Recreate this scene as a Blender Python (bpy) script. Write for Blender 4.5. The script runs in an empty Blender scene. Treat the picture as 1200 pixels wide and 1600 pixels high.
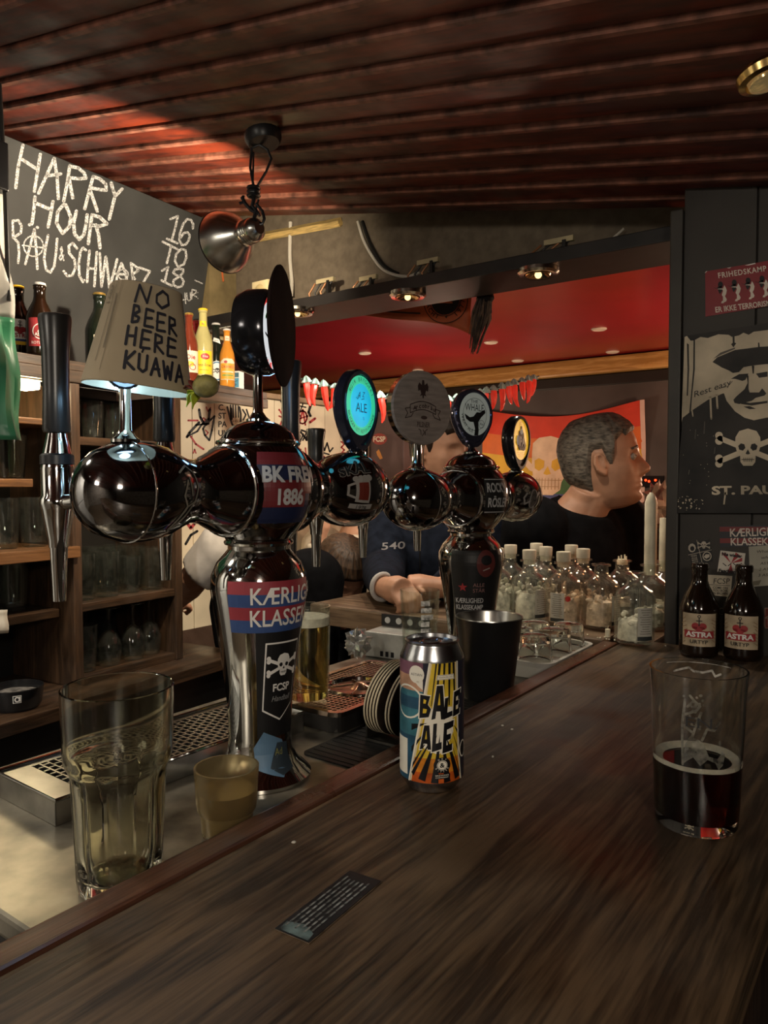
import bpy, bmesh, math, random
from mathutils import Vector as V, Matrix
from mathutils.geometry import tessellate_polygon
random.seed(7)
PI = math.pi
C = bpy.context.scene.collection
sc = bpy.context.scene

# ------------------------------------------------------------------ camera, world, exposure
FPX = 1155.0
PITCH = math.atan(45 / FPX); YAW = math.atan(834 / FPX)
CAM = V((0, 0, 1.41))
cd = bpy.data.cameras.new('camera'); cam = bpy.data.objects.new('camera', cd); C.objects.link(cam)
cam.location = CAM; cam.rotation_euler = (PI / 2 - PITCH, 0, YAW)
cd.sensor_fit = 'VERTICAL'; cd.sensor_height = 36; cd.lens = FPX / 1600 * 36
cd.clip_start = 0.02; cd.clip_end = 60
sc.camera = cam
sc.view_settings.view_transform = 'Standard'; sc.view_settings.look = 'None'
sc.view_settings.gamma = 1; sc.view_settings.use_curve_mapping = False
sc.view_settings.exposure = 0.0
w = bpy.data.worlds.new('world'); sc.world = w; w.use_nodes = True
w.node_tree.nodes['Background'].inputs[0].default_value = (0.9, 0.75, 0.6, 1)
w.node_tree.nodes['Background'].inputs[1].default_value = 0.005
sc.cycles.max_bounces = 14; sc.cycles.transmission_bounces = 12; sc.cycles.glossy_bounces = 5
sc.cycles.sample_clamp_indirect = 3.0
sc.cycles.caustics_refractive = True

def lamp(name, kind, loc, energy, col=(1, .8, .55), size=.05, aim=None, spot=None, blend=.4):
    d = bpy.data.lights.new(name, kind); d.energy = energy; d.color = col
    if kind == 'AREA': d.size = size
    else: d.shadow_soft_size = size
    if spot: d.spot_size = math.radians(spot); d.spot_blend = blend
    o = bpy.data.objects.new(name, d); C.objects.link(o); o.location = loc
    if aim is not None:
        o.rotation_euler = (V(aim) - V(loc)).to_track_quat('-Z', 'Y').to_euler()
    return o

# unseen fill lamps added to brighten the bar, behind and beside the viewer
lamp('aisle_fill', 'SPOT', (-1.3, .15, 1.98), 17.0, (1, .9, .74), .05, (-1.15, .5, 0), 120, .6)
lamp('aisle_fill', 'SPOT', (-1.2, -.6, 1.93), 48.0, (1, .92, .78), .05, (-1.6, -.5, .3), 140, .6)  # added to light the white reflector mirrored in the chrome
lamp('bounce_fill', 'SPOT', (-.4, -1.5, 1.8), 60, (1, .92, .82), .08, (-.6, -2.6, 1.15), 130, .7)  # added; its bounce off the rear wall brightens the chrome
lamp('customer_fill', 'AREA', (0.55, -0.5, 1.74), 9.0, (1, .88, .72), .22, (-.4, .6, 1.0))
lamp('rear_fill', 'AREA', (-.75, -1.3, 2.0), 9.0, (1, .9, .76), .3, (-.62, .8, 1.2))
# the far room
lamp('far_room_lamp', 'POINT', (-.35, 3.4, 1.55), 30, (1, .62, .4), .1)
lamp('far_room_lamp', 'POINT', (-2.2, 3.4, 1.5), 16, (1, .72, .5), .1)
lamp('far_wall_lamp', 'POINT', (0.15, 2.4, 1.45), 9, (1, .5, .25), .06)
lamp('graffiti_lamp', 'SPOT', (-1.15, 2.0, 1.88), 32, (1, .88, .7), .04, (-2.05, 2.15, 1.45), 120, .6)

# ------------------------------------------------------------------ view geometry, used only to read places off the photograph
_R = V((math.cos(YAW), math.sin(YAW), 0))
_F = V((-math.sin(YAW) * math.cos(PITCH), math.cos(YAW) * math.cos(PITCH), -math.sin(PITCH)))
_U = _R.cross(_F)
def ray(x, y): return _F + _R * ((x - 600) / FPX) + _U * ((800 - y) / FPX)
def onz(x, y, z):
    d = ray(x, y); return CAM + d * ((z - CAM.z) / d.z)
def atd(x, y, dep): return CAM + ray(x, y) * dep
def onp(x, y, p, n):
    d = ray(x, y); n = V(n); return CAM + d * ((V(p) - CAM).dot(n) / d.dot(n))
def onY(x, y, Y): return onp(x, y, (0, Y, 0), (0, 1, 0))
def onX(x, y, X): return onp(x, y, (X, 0, 0), (1, 0, 0))

# ------------------------------------------------------------------ materials
MATS = {}
def mat(name, col, rough=.5, metal=0., var=.15, scale=12., bump=0., trans=0., ior=1.45, emit=0., ecol=None, stretch=(1, 1, 1), col2=None, coat=0., alpha=1., detail=4., sheen=0., spec=.5):
    if name in MATS: return MATS[name]
    m = bpy.data.materials.new(name); m.use_nodes = True; nt = m.node_tree; N = nt.nodes; L = nt.links
    b = N['Principled BSDF']
    b.inputs['Roughness'].default_value = rough; b.inputs['Metallic'].default_value = metal
    b.inputs['IOR'].default_value = ior; b.inputs['Specular IOR Level'].default_value = spec
    if trans: b.inputs['Transmission Weight'].default_value = trans
    if coat: b.inputs['Coat Weight'].default_value = coat; b.inputs['Coat Roughness'].default_value = .12
    if alpha < 1: b.inputs['Alpha'].default_value = alpha
    if sheen: b.inputs['Sheen Weight'].default_value = sheen
    c1 = (*col, 1)
    b.inputs['Base Color'].default_value = c1
    if var > 0 or bump > 0:
        tc = N.new('ShaderNodeTexCoord'); mp = N.new('ShaderNodeMapping'); no = N.new('ShaderNodeTexNoise')
        mp.inputs['Scale'].default_value = stretch
        no.inputs['Scale'].default_value = scale; no.inputs['Detail'].default_value = detail
        L.new(tc.outputs['Object'], mp.inputs[0]); L.new(mp.outputs[0], no.inputs['Vector'])
        if var > 0:
            r = N.new('ShaderNodeValToRGB')
            c2 = col2 if col2 else tuple(max(0, x * (1 - var * 2.2)) for x in col)
            c0 = tuple(min(1, x * (1 + var)) for x in col)
            r.color_ramp.elements[0].color = (*c2, 1); r.color_ramp.elements[0].position = .32
            r.color_ramp.elements[1].color = (*c0, 1); r.color_ramp.elements[1].position = .68
            L.new(no.outputs['Fac'], r.inputs[0]); L.new(r.outputs[0], b.inputs['Base Color'])
        if bump > 0:
            bp = N.new('ShaderNodeBump'); bp.inputs['Strength'].default_value = bump; bp.inputs['Distance'].default_value = .003
            L.new(no.outputs['Fac'], bp.inputs['Height']); L.new(bp.outputs[0], b.inputs['Normal'])
    if emit:
        b.inputs['Emission Color'].default_value = (*(ecol or col), 1); b.inputs['Emission Strength'].default_value = emit
    MATS[name] = m
    return m

def wood(name, dark, light, rough=.35, axis='Y', scale=1., bumpy=.25, coat=.0):
    """oak-like grain running along an axis, with smears in the gloss"""
    if name in MATS: return MATS[name]
    m = bpy.data.materials.new(name); m.use_nodes = True; nt = m.node_tree; N = nt.nodes; L = nt.links
    b = N['Principled BSDF']
    tc = N.new('ShaderNodeTexCoord'); mp = N.new('ShaderNodeMapping')
    st = {'X': (1.2, 14, 14), 'Y': (20, 1.2, 20), 'Z': (14, 14, 1.2)}[axis]
    mp.inputs['Scale'].default_value = st
    L.new(tc.outputs['Object'], mp.inputs[0])
    n1 = N.new('ShaderNodeTexNoise'); n1.inputs['Scale'].default_value = 2.2 * scale; n1.inputs['Detail'].default_value = 7; n1.inputs['Distortion'].default_value = 1.3
    L.new(mp.outputs[0], n1.inputs['Vector'])
    n3 = N.new('ShaderNodeTexNoise'); n3.inputs['Scale'].default_value = 14 * scale; n3.inputs['Detail'].default_value = 3
    L.new(mp.outputs[0], n3.inputs['Vector'])
    mixn = N.new('ShaderNodeMath'); mixn.operation = 'MULTIPLY_ADD'; mixn.inputs[1].default_value = .55; L.new(n3.outputs['Fac'], mixn.inputs[0])
    L.new(n1.outputs['Fac'], mixn.inputs[2])
    r = N.new('ShaderNodeValToRGB')
    r.color_ramp.elements[0].color = (*dark, 1); r.color_ramp.elements[0].position = .66
    r.color_ramp.elements[1].color = (*light, 1); r.color_ramp.elements[1].position = .92
    L.new(mixn.outputs[0], r.inputs[0]); L.new(r.outputs[0], b.inputs['Base Color'])
    n2 = N.new('ShaderNodeTexNoise'); n2.inputs['Scale'].default_value = 9; n2.inputs['Detail'].default_value = 6
    L.new(tc.outputs['Object'], n2.inputs['Vector'])
    mr = N.new('ShaderNodeMapRange'); mr.inputs[1].default_value = .35; mr.inputs[2].default_value = .7
    mr.inputs[3].default_value = rough * .75; mr.inputs[4].default_value = min(1, rough * 1.5)
    L.new(n2.outputs['Fac'], mr.inputs[0]); L.new(mr.outputs[0], b.inputs['Roughness'])
    bp = N.new('ShaderNodeBump'); bp.inputs['Strength'].default_value = bumpy; bp.inputs['Distance'].default_value = .002
    L.new(mixn.outputs[0], bp.inputs['Height']); L.new(bp.outputs[0], b.inputs['Normal'])
    if coat: b.inputs['Coat Weight'].default_value = coat; b.inputs['Coat Roughness'].default_value = .2
    MATS[name] = m
    return m

CHROME = mat('chrome', (.62, .62, .6), .07, 1, 0)
DCHROME = mat('dark_chrome', (.30, .29, .29), .08, 1, .08, 20)
STEEL = mat('brushed_steel', (.5, .49, .46), .28, 1, .12, 30, .02)
BLACKP = mat('black_plastic', (.012, .012, .013), .35, 0, .1)
HANDLE = mat('handle_black', (.02, .019, .018), .3, 0, .1)
BLACK = mat('matt_black', (.008, .008, .009), .8, 0, .1, spec=.15)
GLASS = mat('clear_glass', (.95, .96, .93), .02, 0, 0, trans=1, ior=1.45)
SMEAR = mat('smeared_glass', (.86, .88, .8), .07, 0, 0, trans=1, ior=1.45)
AMBERG = mat('amber_frosted_glass', (.62, .5, .28), .22, 0, 0, trans=.9, ior=1.4)
BROWNG = mat('brown_bottle_glass', (.012, .006, .003), .06, 0, .1, coat=.4)
WHITE = mat('white_print', (.8, .78, .74), .6, 0, .04, 40)
CREAM = mat('cream_print', (.7, .62, .46), .6, 0, .08, 30)
RED = mat('red_print', (.35, .03, .035), .5, 0, .06, 30)
BLUE = mat('blue_print', (.02, .04, .16), .5, 0, .06, 30)
INK = mat('black_ink', (.008, .008, .01), .6, 0, 0)
GREY = mat('grey_print', (.3, .3, .3), .5, 0, .05)
YELLOW = mat('yellow_print', (.75, .45, .03), .5, 0, .06, 30)
CHALK = mat('chalk', (.82, .82, .78), .95, 0, .35, 260, .2, detail=2)
PAPER = mat('note_paper', (.55, .53, .46), .8, 0, .08, 20)
WAX = mat('candle_wax', (.78, .72, .55), .5, 0, .1, 25)
SKIN = mat('skin', (.46, .24, .15), .5, 0, .08, 25)

def thin_glass(name, tint, haze=.007, rough=.03, ior=1.5):
    """blown glass thin enough to let light straight through: clear with a Fresnel gloss and a little haze"""
    m = bpy.data.materials.new(name); m.use_nodes = True; nt = m.node_tree; N = nt.nodes; L = nt.links
    for n in list(N): N.remove(n)
    out = N.new('ShaderNodeOutputMaterial'); tr = N.new('ShaderNodeBsdfTransparent'); gl = N.new('ShaderNodeBsdfGlossy'); df = N.new('ShaderNodeBsdfDiffuse')
    lw = N.new('ShaderNodeLayerWeight'); lw.inputs[0].default_value = .5
    pw = N.new('ShaderNodeMath'); pw.operation = 'POWER'; pw.inputs[1].default_value = 3.2; L.new(lw.outputs['Facing'], pw.inputs[0])
    fr = N.new('ShaderNodeMath'); fr.operation = 'MULTIPLY_ADD'; fr.inputs[1].default_value = .62; fr.inputs[2].default_value = .045; L.new(pw.outputs[0], fr.inputs[0])
    tr.inputs[0].default_value = (*tint, 1); gl.inputs[0].default_value = (.95, .97, .95, 1); gl.inputs['Roughness'].default_value = rough
    df.inputs[0].default_value = (.7, .7, .66, 1)
    tc = N.new('ShaderNodeTexCoord'); no = N.new('ShaderNodeTexNoise'); no.inputs['Scale'].default_value = 60; no.inputs['Detail'].default_value = 5
    L.new(tc.outputs['Object'], no.inputs['Vector'])
    mr = N.new('ShaderNodeMapRange'); mr.inputs[1].default_value = .35; mr.inputs[2].default_value = .75; mr.inputs[3].default_value = haze * .4; mr.inputs[4].default_value = haze * 2.2
    L.new(no.outputs['Fac'], mr.inputs[0])
    m1 = N.new('ShaderNodeMixShader'); m2 = N.new('ShaderNodeMixShader')
    L.new(mr.outputs[0], m1.inputs[0]); L.new(tr.outputs[0], m1.inputs[1]); L.new(df.outputs[0], m1.inputs[2])
    L.new(fr.outputs[0], m2.inputs[0]); L.new(m1.outputs[0], m2.inputs[1]); L.new(gl.outputs[0], m2.inputs[2])
    L.new(m2.outputs[0], out.inputs[0]); MATS[name] = m
    return m
THIN = thin_glass('thin_clear_glass', (.93, .95, .92))
THINW = thin_glass('thin_bottle_glass', (.96, .965, .94), .025)
THINR = thin_glass('thin_tinted_glass', (.97, .92, .87), .025)
# ------------------------------------------------------------------ mesh builder
class MB:
    def __init__(s): s.v = []; s.f = []; s.m = []; s.s = []
    def add(s, vs, fs, mi=0, sm=False, M=None):
        o = len(s.v)
        s.v += [tuple(M @ V(p)) if M else tuple(p) for p in vs]
        for f in fs: s.f.append(tuple(i + o for i in f)); s.m.append(mi); s.s.append(sm)
        return s
    def box(s, lo, hi, mi=0, M=None):
        (a, b, c), (d, e, f) = lo, hi
        vs = [(a, b, c), (d, b, c), (d, e, c), (a, e, c), (a, b, f), (d, b, f), (d, e, f), (a, e, f)]
        return s.add(vs, [(0, 3, 2, 1), (4, 5, 6, 7), (0, 1, 5, 4), (1, 2, 6, 5), (2, 3, 7, 6), (3, 0, 4, 7)], mi, False, M)
    def lathe(s, prof, seg=32, M=None, mi=0, rf=None, closed=False):
        """profile of (r, z); rf(angle, z) scales the radius"""
        vs = []; fs = []; n = len(prof); rows = []
        for r, z in prof:
            if r < 1e-6: rows.append([len(vs)]); vs.append((0, 0, z))
            else:
                row = []
                for k in range(seg):
                    a = 2 * PI * k / seg; q = r * (rf(a, z) if rf else 1)
                    row.append(len(vs)); vs.append((q * math.cos(a), q * math.sin(a), z))
                rows.append(row)
        prs = [(i, i + 1) for i in range(n - 1)] + ([(n - 1, 0)] if closed else [])
        for i, j in prs:
            A, B = rows[i], rows[j]
            for k in range(seg):
                k2 = (k + 1) % seg
                if len(A) == 1 and len(B) == 1: continue
                if len(A) == 1: fs.append((A[0], B[k2], B[k]))
                elif len(B) == 1: fs.append((A[k], A[k2], B[0]))
                else: fs.append((A[k], A[k2], B[k2], B[k]))
        return s.add(vs, fs, mi, True, M)
    def tube(s, pts, r, seg=8, mi=0, cap=True, M=None):
        pts = [V(p) for p in pts]; n = len(pts); vs = []; fs = []
        rr = r if isinstance(r, (list, tuple)) else [r] * n
        up = None
        for i, p in enumerate(pts):
            t = (pts[min(i + 1, n - 1)] - pts[max(i - 1, 0)]).normalized()
            if up is None: up = V((0, 0, 1)) if abs(t.z) < .9 else V((1, 0, 0))
            a = t.cross(up)
            if a.length < 1e-6: a = t.cross(V((1, 0, 0)))
            a.normalize(); b = a.cross(t).normalized(); up = b
            for k in range(seg):
                q = 2 * PI * k / seg
                vs.append(p + (a * math.cos(q) + b * math.sin(q)) * rr[i])
        for i in range(n - 1):
            for k in range(seg):
                k2 = (k + 1) % seg
                fs.append((i * seg + k, i * seg + k2, (i + 1) * seg + k2, (i + 1) * seg + k))
        if cap:
            fs.append(tuple(range(seg))[::-1]); fs.append(tuple(range((n - 1) * seg, n * seg)))
        return s.add(vs, fs, mi, True, M)
    def ball(s, c, r, su=16, sv=10, mi=0, M=None):
        r = r if isinstance(r, (list, tuple)) else (r, r, r)
        vs = [(c[0], c[1], c[2] + r[2])]; fs = []
        for j in range(1, sv):
            for k in range(su):
                t = PI * j / sv; a = 2 * PI * k / su
                vs.append((c[0] + r[0] * math.sin(t) * math.cos(a), c[1] + r[1] * math.sin(t) * math.sin(a), c[2] + r[2] * math.cos(t)))
        vs.append((c[0], c[1], c[2] - r[2])); last = len(vs) - 1
        for k in range(su):
            k2 = (k + 1) % su
            fs.append((0, 1 + k, 1 + k2)); fs.append((last, 1 + (sv - 2) * su + k2, 1 + (sv - 2) * su + k))
            for j in range(sv - 2):
                fs.append((1 + j * su + k, 1 + (j + 1) * su + k, 1 + (j + 1) * su + k2, 1 + j * su + k2))
        return s.add(vs, fs, mi, True, M)
    def ring(s, R, r, M=None, mi=0, seg=32, q=8):
        return s.lathe([(R + r * math.cos(2 * PI * k / q), r * math.sin(2 * PI * k / q)) for k in range(q)], seg, M, mi, closed=True)
    def grid(s, fn, nu, nv, mi=0, sm=True, keep=None):
        vs = [fn(i / nu, j / nv) for j in range(nv + 1) for i in range(nu + 1)]; fs = []
        for j in range(nv):
            for i in range(nu):
                if keep is None or keep((i + .5) / nu, (j + .5) / nv):
                    a = j * (nu + 1) + i; fs.append((a, a + 1, a + nu + 2, a + nu + 1))
        return s.add(vs, fs, mi, sm)
    def prism(s, poly, z0, z1, M=None, mi=0):
        n = len(poly); vs = [(x, y, z0) for x, y in poly] + [(x, y, z1) for x, y in poly]
        fs = [tuple(range(n))[::-1], tuple(range(n, 2 * n))] + [(i, (i + 1) % n, n + (i + 1) % n, n + i) for i in range(n)]
        return s.add(vs, fs, mi, False, M)
    def build(s, name, mats, parent=None, bevel=0., loc=None, fix=True, thick=0.):
        me = bpy.data.meshes.new(name)
        me.from_pydata(s.v, [], s.f)
        mats = mats if isinstance(mats, (list, tuple)) else [mats]
        for m in mats: me.materials.append(m)
        me.polygons.foreach_set('material_index', s.m)
        me.polygons.foreach_set('use_smooth', s.s)
        if fix or bevel:
            bm = bmesh.new(); bm.from_mesh(me)
            bmesh.ops.remove_doubles(bm, verts=bm.verts, dist=1e-6)
            if fix: bmesh.ops.recalc_face_normals(bm, faces=bm.faces)
            if bevel:
                es = [e for e in bm.edges if len(e.link_faces) == 2 and e.calc_face_angle(0) > .6]
                bmesh.ops.bevel(bm, geom=es, offset=bevel, segments=2, profile=.6, affect='EDGES', clamp_overlap=True)
            bm.to_mesh(me); bm.free()
        if any(s.s): me.set_sharp_from_angle(angle=math.radians(38))
        o = bpy.data.objects.new(name, me); C.objects.link(o)
        if parent is not None: o.parent = parent
        if loc is not None: o.location = loc
        if thick:
            md = o.modifiers.new('solid', 'SOLIDIFY'); md.thickness = thick; md.offset = 0
        return o

def place(x=0, y=0, z=0, rz=0., rx=0., ry=0.):
    return Matrix.Translation((x, y, z)) @ Matrix.Rotation(rz, 4, 'Z') @ Matrix.Rotation(rx, 4, 'X') @ Matrix.Rotation(ry, 4, 'Y')
def tag(o, label, cat, group=None, kind=None):
    if label: o['label'] = label
    if cat: o['category'] = cat
    if group: o['group'] = group
    if kind: o['kind'] = kind
    return o
def thing(name, loc, label, cat, group=None, rz=0.):
    o = bpy.data.objects.new(name, None); C.objects.link(o); o.location = loc; o.rotation_euler = (0, 0, rz)
    o.empty_display_size = .02
    return tag(o, label, cat, group)
def struct(o): o['kind'] = 'structure'; return o
def dup(root, loc, label, rz=None, group=None):
    r = root.copy(); C.objects.link(r); r.location = loc
    if rz is not None: r.rotation_euler = (0, 0, rz)
    r['label'] = label
    if group: r['group'] = group
    for ch in list(root.children):
        c = ch.copy(); C.objects.link(c); c.parent = r
        for g in list(ch.children):
            d = g.copy(); C.objects.link(d); d.parent = c
    return r

# ------------------------------------------------------------------ flat print: polygons, strokes and words laid on a surface
def interp(tab, x):
    if x <= tab[0][0]: return tab[0][1]
    for (a, p), (b, q) in zip(tab, tab[1:]):
        if x <= b: return p + (q - p) * (x - a) / (b - a) if b > a else q
    return tab[-1][1]
_TXT = {}
def text_tris(s, bold=0., spacing=1.):
    k = (s, bold, spacing)
    if k not in _TXT:
        cu = bpy.data.curves.new('t', 'FONT'); cu.body = s; cu.size = 1; cu.offset = bold; cu.resolution_u = 3; cu.space_character = spacing
        o = bpy.data.objects.new('t', cu); C.objects.link(o)
        dg = bpy.context.evaluated_depsgraph_get(); me = bpy.data.meshes.new_from_object(o.evaluated_get(dg))
        me.calc_loop_triangles()
        vs = [(v.co.x, v.co.y) for v in me.vertices]; ts = [tuple(t.vertices) for t in me.loop_triangles]
        bpy.data.objects.remove(o); bpy.data.curves.remove(cu); bpy.data.meshes.remove(me)
        _TXT[k] = (vs, ts)
    return _TXT[k]
class DC:
    """2-D artwork; y grows upward unless flip (photo-like y down)"""
    def __init__(s, flip=False): s.t = []; s.flip = flip
    def tri(s, vs, ts, mi, la): s.t.append((vs, ts, mi, la))
    def poly(s, pts, mi=0, la=0):
        pts = [tuple(p) for p in pts]
        ts = tessellate_polygon([[V((x, y, 0)) for x, y in pts]])
        s.tri(pts, ts, mi, la); return s
    def rect(s, x0, y0, x1, y1, mi=0, la=0): return s.poly([(x0, y0), (x1, y0), (x1, y1), (x0, y1)], mi, la)
    def ell(s, cx, cy, rx, ry=None, mi=0, la=0, n=20, rot=0):
        ry = rx if ry is None else ry; c, q = math.cos(rot), math.sin(rot)
        pts = []
        for k in range(n):
            a = 2 * PI * k / n; x, y = rx * math.cos(a), ry * math.sin(a)
            pts.append((cx + x * c - y * q, cy + x * q + y * c))
        return s.poly(pts, mi, la)
    def stroke(s, pts, w, mi=0, la=0, closed=False):
        pts = [tuple(p) for p in pts]
        if closed: pts = pts + [pts[0]]
        for (x0, y0), (x1, y1) in zip(pts, pts[1:]):
            L = math.hypot(x1 - x0, y1 - y0)
            if L < 1e-9: continue
            nx, ny = -(y1 - y0) / L * w / 2, (x1 - x0) / L * w / 2
            s.tri([(x0 + nx, y0 + ny), (x0 - nx, y0 - ny), (x1 - nx, y1 - ny), (x1 + nx, y1 + ny)], [(0, 1, 2), (0, 2, 3)], mi, la)
        for x, y in pts: s.tri([(x + w / 2 * math.cos(PI * k / 4), y + w / 2 * math.sin(PI * k / 4)) for k in range(8)], [(0, k, k + 1) for k in range(1, 7)], mi, la)
        return s
    def circ(s, cx, cy, r, w, mi=0, la=0, n=24, ry=None):
        ry = ry or r
        return s.stroke([(cx + r * math.cos(2 * PI * k / n), cy + ry * math.sin(2 * PI * k / n)) for k in range(n)], w, mi, la, True)
    def text(s, txt, x, y, h, mi=0, la=0, sx=1., rot=0., bold=0., align='L', shear=0., spacing=1., width=None):
        """h: height of a capital"""
        if s.flip: rot = -rot
        vs, ts = text_tris(txt, bold, spacing); k = h / .70
        if not vs: return s
        x0 = min(v[0] for v in vs); x1 = max(v[0] for v in vs)
        if width: sx = width / ((x1 - x0) * k)
        ox = {'L': x0, 'C': (x0 + x1) / 2, 'R': x1}[align]; c, q = math.cos(rot), math.sin(rot); fl = -1 if s.flip else 1
        out = []
        for a, b in vs:
            X = (a - ox) * k * sx + shear * b * k; Y = b * k
            px = X * c - Y * q; py = X * q + Y * c
            out.append((x + px, y + fl * py))
        s.tri(out, ts, mi, la); return s
    def arctext(s, txt, cx, cy, r, h, a0, a1, mi=0, la=0, inside=False, bold=0.):
        n = len(txt)
        for i, ch in enumerate(txt):
            if ch == ' ': continue
            a = a0 + (a1 - a0) * (i + .5) / n
            rot = (a + PI / 2) if inside else (a - PI / 2)
            x, y = cx + r * math.cos(a), cy + r * math.sin(a)
            s.text(ch, x, y, h, mi, la, rot=rot, align='C', bold=bold)
        return s
    def build(s, name, mats, fn, parent=None, off=.0004, du=None, dv=None, thick=0.):
        bm = bmesh.new()
        for vs, ts, mi, la in s.t:
            bv = [bm.verts.new((x, y, la)) for x, y in vs]
            for t in ts:
                if len(set(t)) < 3: continue
                a, b, c = (vs[i] for i in t)
                if abs((b[0] - a[0]) * (c[1] - a[1]) - (b[1] - a[1]) * (c[0] - a[0])) < 1e-14: continue
                try: f = bm.faces.new([bv[i] for i in t]); f.material_index = mi
                except ValueError: pass
        loose = [v for v in bm.verts if not v.link_faces]
        bmesh.ops.delete(bm, geom=loose, context='VERTS')
        for ax, d in ((0, du), (1, dv)):
            if not d: continue
            lo = min(v.co[ax] for v in bm.verts); hi = max(v.co[ax] for v in bm.verts)
            k = lo + d
            no = (1, 0, 0) if ax == 0 else (0, 1, 0)
            while k < hi:
                co = (k, 0, 0) if ax == 0 else (0, k, 0)
                bmesh.ops.bisect_plane(bm, geom=bm.verts[:] + bm.edges[:] + bm.faces[:], plane_co=co, plane_no=no, dist=1e-7)
                k += d
        for v in bm.verts: v.co = fn(v.co.x, v.co.y, (v.co.z + 1) * off)
        # faces look towards growing offset
        for f in bm.faces:
            f.normal_update()
        me = bpy.data.meshes.new(name)
        mats = mats if isinstance(mats, (list, tuple)) else [mats]
        for m in mats: me.materials.append(m)
        bm.to_mesh(me); bm.free()
        o = bpy.data.objects.new(name, me); C.objects.link(o)
        if parent is not None: o.parent = parent
        return o
def on_plane(p, n, inv=None):
    """photo points laid on the plane through p with normal n (facing the room)"""
    n = V(n).normalized(); p = V(p)
    if (CAM - p).dot(n) < 0: n = -n
    return lambda x, y, o: (onp(x, y, p, n) + n * o) if inv is None else inv @ (onp(x, y, p, n) + n * o)
def flatmap(M): return lambda x, y, o: M @ V((x, y, o))
def lathemap(tab, a0, sign=1, rref=None, cx=0, cy=0):
    """tab: [(z, r)] ; x runs round the surface, y is height"""
    R0 = rref or max(r for z, r in tab)
    def fn(x, y, o):
        r = interp(tab, y) + o; a = a0 + sign * x / R0
        return V((cx + r * math.cos(a), cy + r * math.sin(a), y))
    return fn
def skull(d, cx, cy, s, li, dk, la=1, bones=True, tilt=0.):
    f = -1 if d.flip else 1
    def P(pts): return [(cx + x * s, cy + f * y * s) for x, y in pts]
    if bones:
        for sg in (1, -1):
            a, b = (-1.35, .55 * sg), (1.35, -.55 * sg)
            d.stroke(P([a, b]), .26 * s, li, la)
            for e, q in ((a, -1), (b, 1)):
                d.ell(cx + (e[0] + .05 * q) * s, cy + f * (e[1] + .13) * s, .19 * s, None, li, la, 12)
                d.ell(cx + (e[0] + .05 * q) * s, cy + f * (e[1] - .13) * s, .19 * s, None, li, la, 12)
    d.poly(P([(-.62, .25), (-.6, .6), (-.42, .9), (0, 1.02), (.42, .9), (.6, .6), (.62, .25), (.55, -.05), (.38, -.22), (.36, -.6), (.22, -.78), (-.22, -.78), (-.36, -.6), (-.38, -.22), (-.55, -.05)]), li, la + 1)
    for sg in (-1, 1):
        d.poly(P([(sg * .12, .08), (sg * .17, .26), (sg * .34, .3), (sg * .47, .18), (sg * .42, -.0), (sg * .24, -.05)]), dk, la + 2)
    d.poly(P([(0, .02), (.11, -.2), (.03, -.23), (-.03, -.23), (-.11, -.2)]), dk, la + 2)
    for k in range(-2, 3): d.stroke(P([(k * .1, -.4), (k * .09, -.58)]), .03 * s, dk, la + 2)
    d.stroke(P([(-.3, -.48), (.3, -.48)]), .035 * s, dk, la + 2)
    return d
def keep(o, p):
    """parent o without moving it"""
    o.parent = p
    o.matrix_parent_inverse = (Matrix.Translation(p.location) @ p.rotation_euler.to_matrix().to_4x4()).inverted()
    return o

# ================================================================== THE SETTING
fl = MB().box((-4.2, -2.6, -.1), (2.2, 4.4, 0)).build('floor', wood('floor_boards', (.10, .07, .045), (.2, .15, .10), .4)); struct(fl)
DARKW = mat('dark_grey_wall_paint', (.036, .031, .026), .55, 0, .12, 6, .06)
BROWNW = mat('brown_wall_paint', (.34, .30, .25), .7, 0, .2, 5, .1)

# --- sloping plank ceiling: falls away from the chalkboard wall
PC = atd(335, 345, 2.35)                                   # far corner of the ceiling at the chalkboard
SL = .194
def zc(x): return PC.z + .019 - SL * (x - PC.x)
ceil_mat = wood('red_varnished_plank', (.052, .0075, .003), (.15, .019, .005), .42, 'X', .5, .06)
lip_mat = mat('lit_plank_edge', (.22, .085, .055), .5, 0, .35, 30, .1)  # paler colour stands for the light caught by the lips
ceil = MB().box((-2.3, -2.6, 0), (2.2, PC.y, .03))
# the backing board above the planks, sloped
vs = []
for x in (-2.3, 2.2):
    for y in (-2.6, PC.y):
        for dz in (.03, .06): vs.append((x, y, zc(x) + dz))
ceiling = MB().add(vs, [(0, 1, 3, 2), (4, 6, 7, 5), (0, 4, 5, 1), (2, 3, 7, 6), (0, 2, 6, 4), (1, 5, 7, 3)]).build('ceiling', mat('ceiling_backing', (.02, .008, .005), .7, 0, .1))
struct(ceiling)
ys = [-2.6, -2.2, -1.8, -1.4, -1.0, -.62, -.3, -.02, .2, .36, .47, .565, .655, .735, .815, .895, .98, 1.065, 1.15, 1.24, 1.33, 1.43, 1.53, PC.y]
for k in range(len(ys) - 1):
    y0, y1 = ys[k] + .002, ys[k + 1] - .002
    j = random.uniform(-.002, .002)
    prof = [(y0, .03), (y0, -.013), (y0 + .002, -.016), (y0 + .012, -.016), (y0 + .014, -.009 + j), (y1, -.008 + j), (y1, .03)]
    xs = [-2.25, 2.15]; v = []; n = len(prof)
    for x in xs: v += [(x, y, zc(x) + dz) for y, dz in prof]
    fs = [tuple(range(n)), tuple(range(n, 2 * n))[::-1]] + [(i, (i + 1) % n, n + (i + 1) % n, n + i) for i in range(n)]
    mb = MB().add(v, fs)
    for q in (len(fs) - n + 0, len(fs) - n + 1, len(fs) - n + 2): mb.m[q] = 1
    mb.build('plank', [ceil_mat, lip_mat], ceiling)

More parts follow.
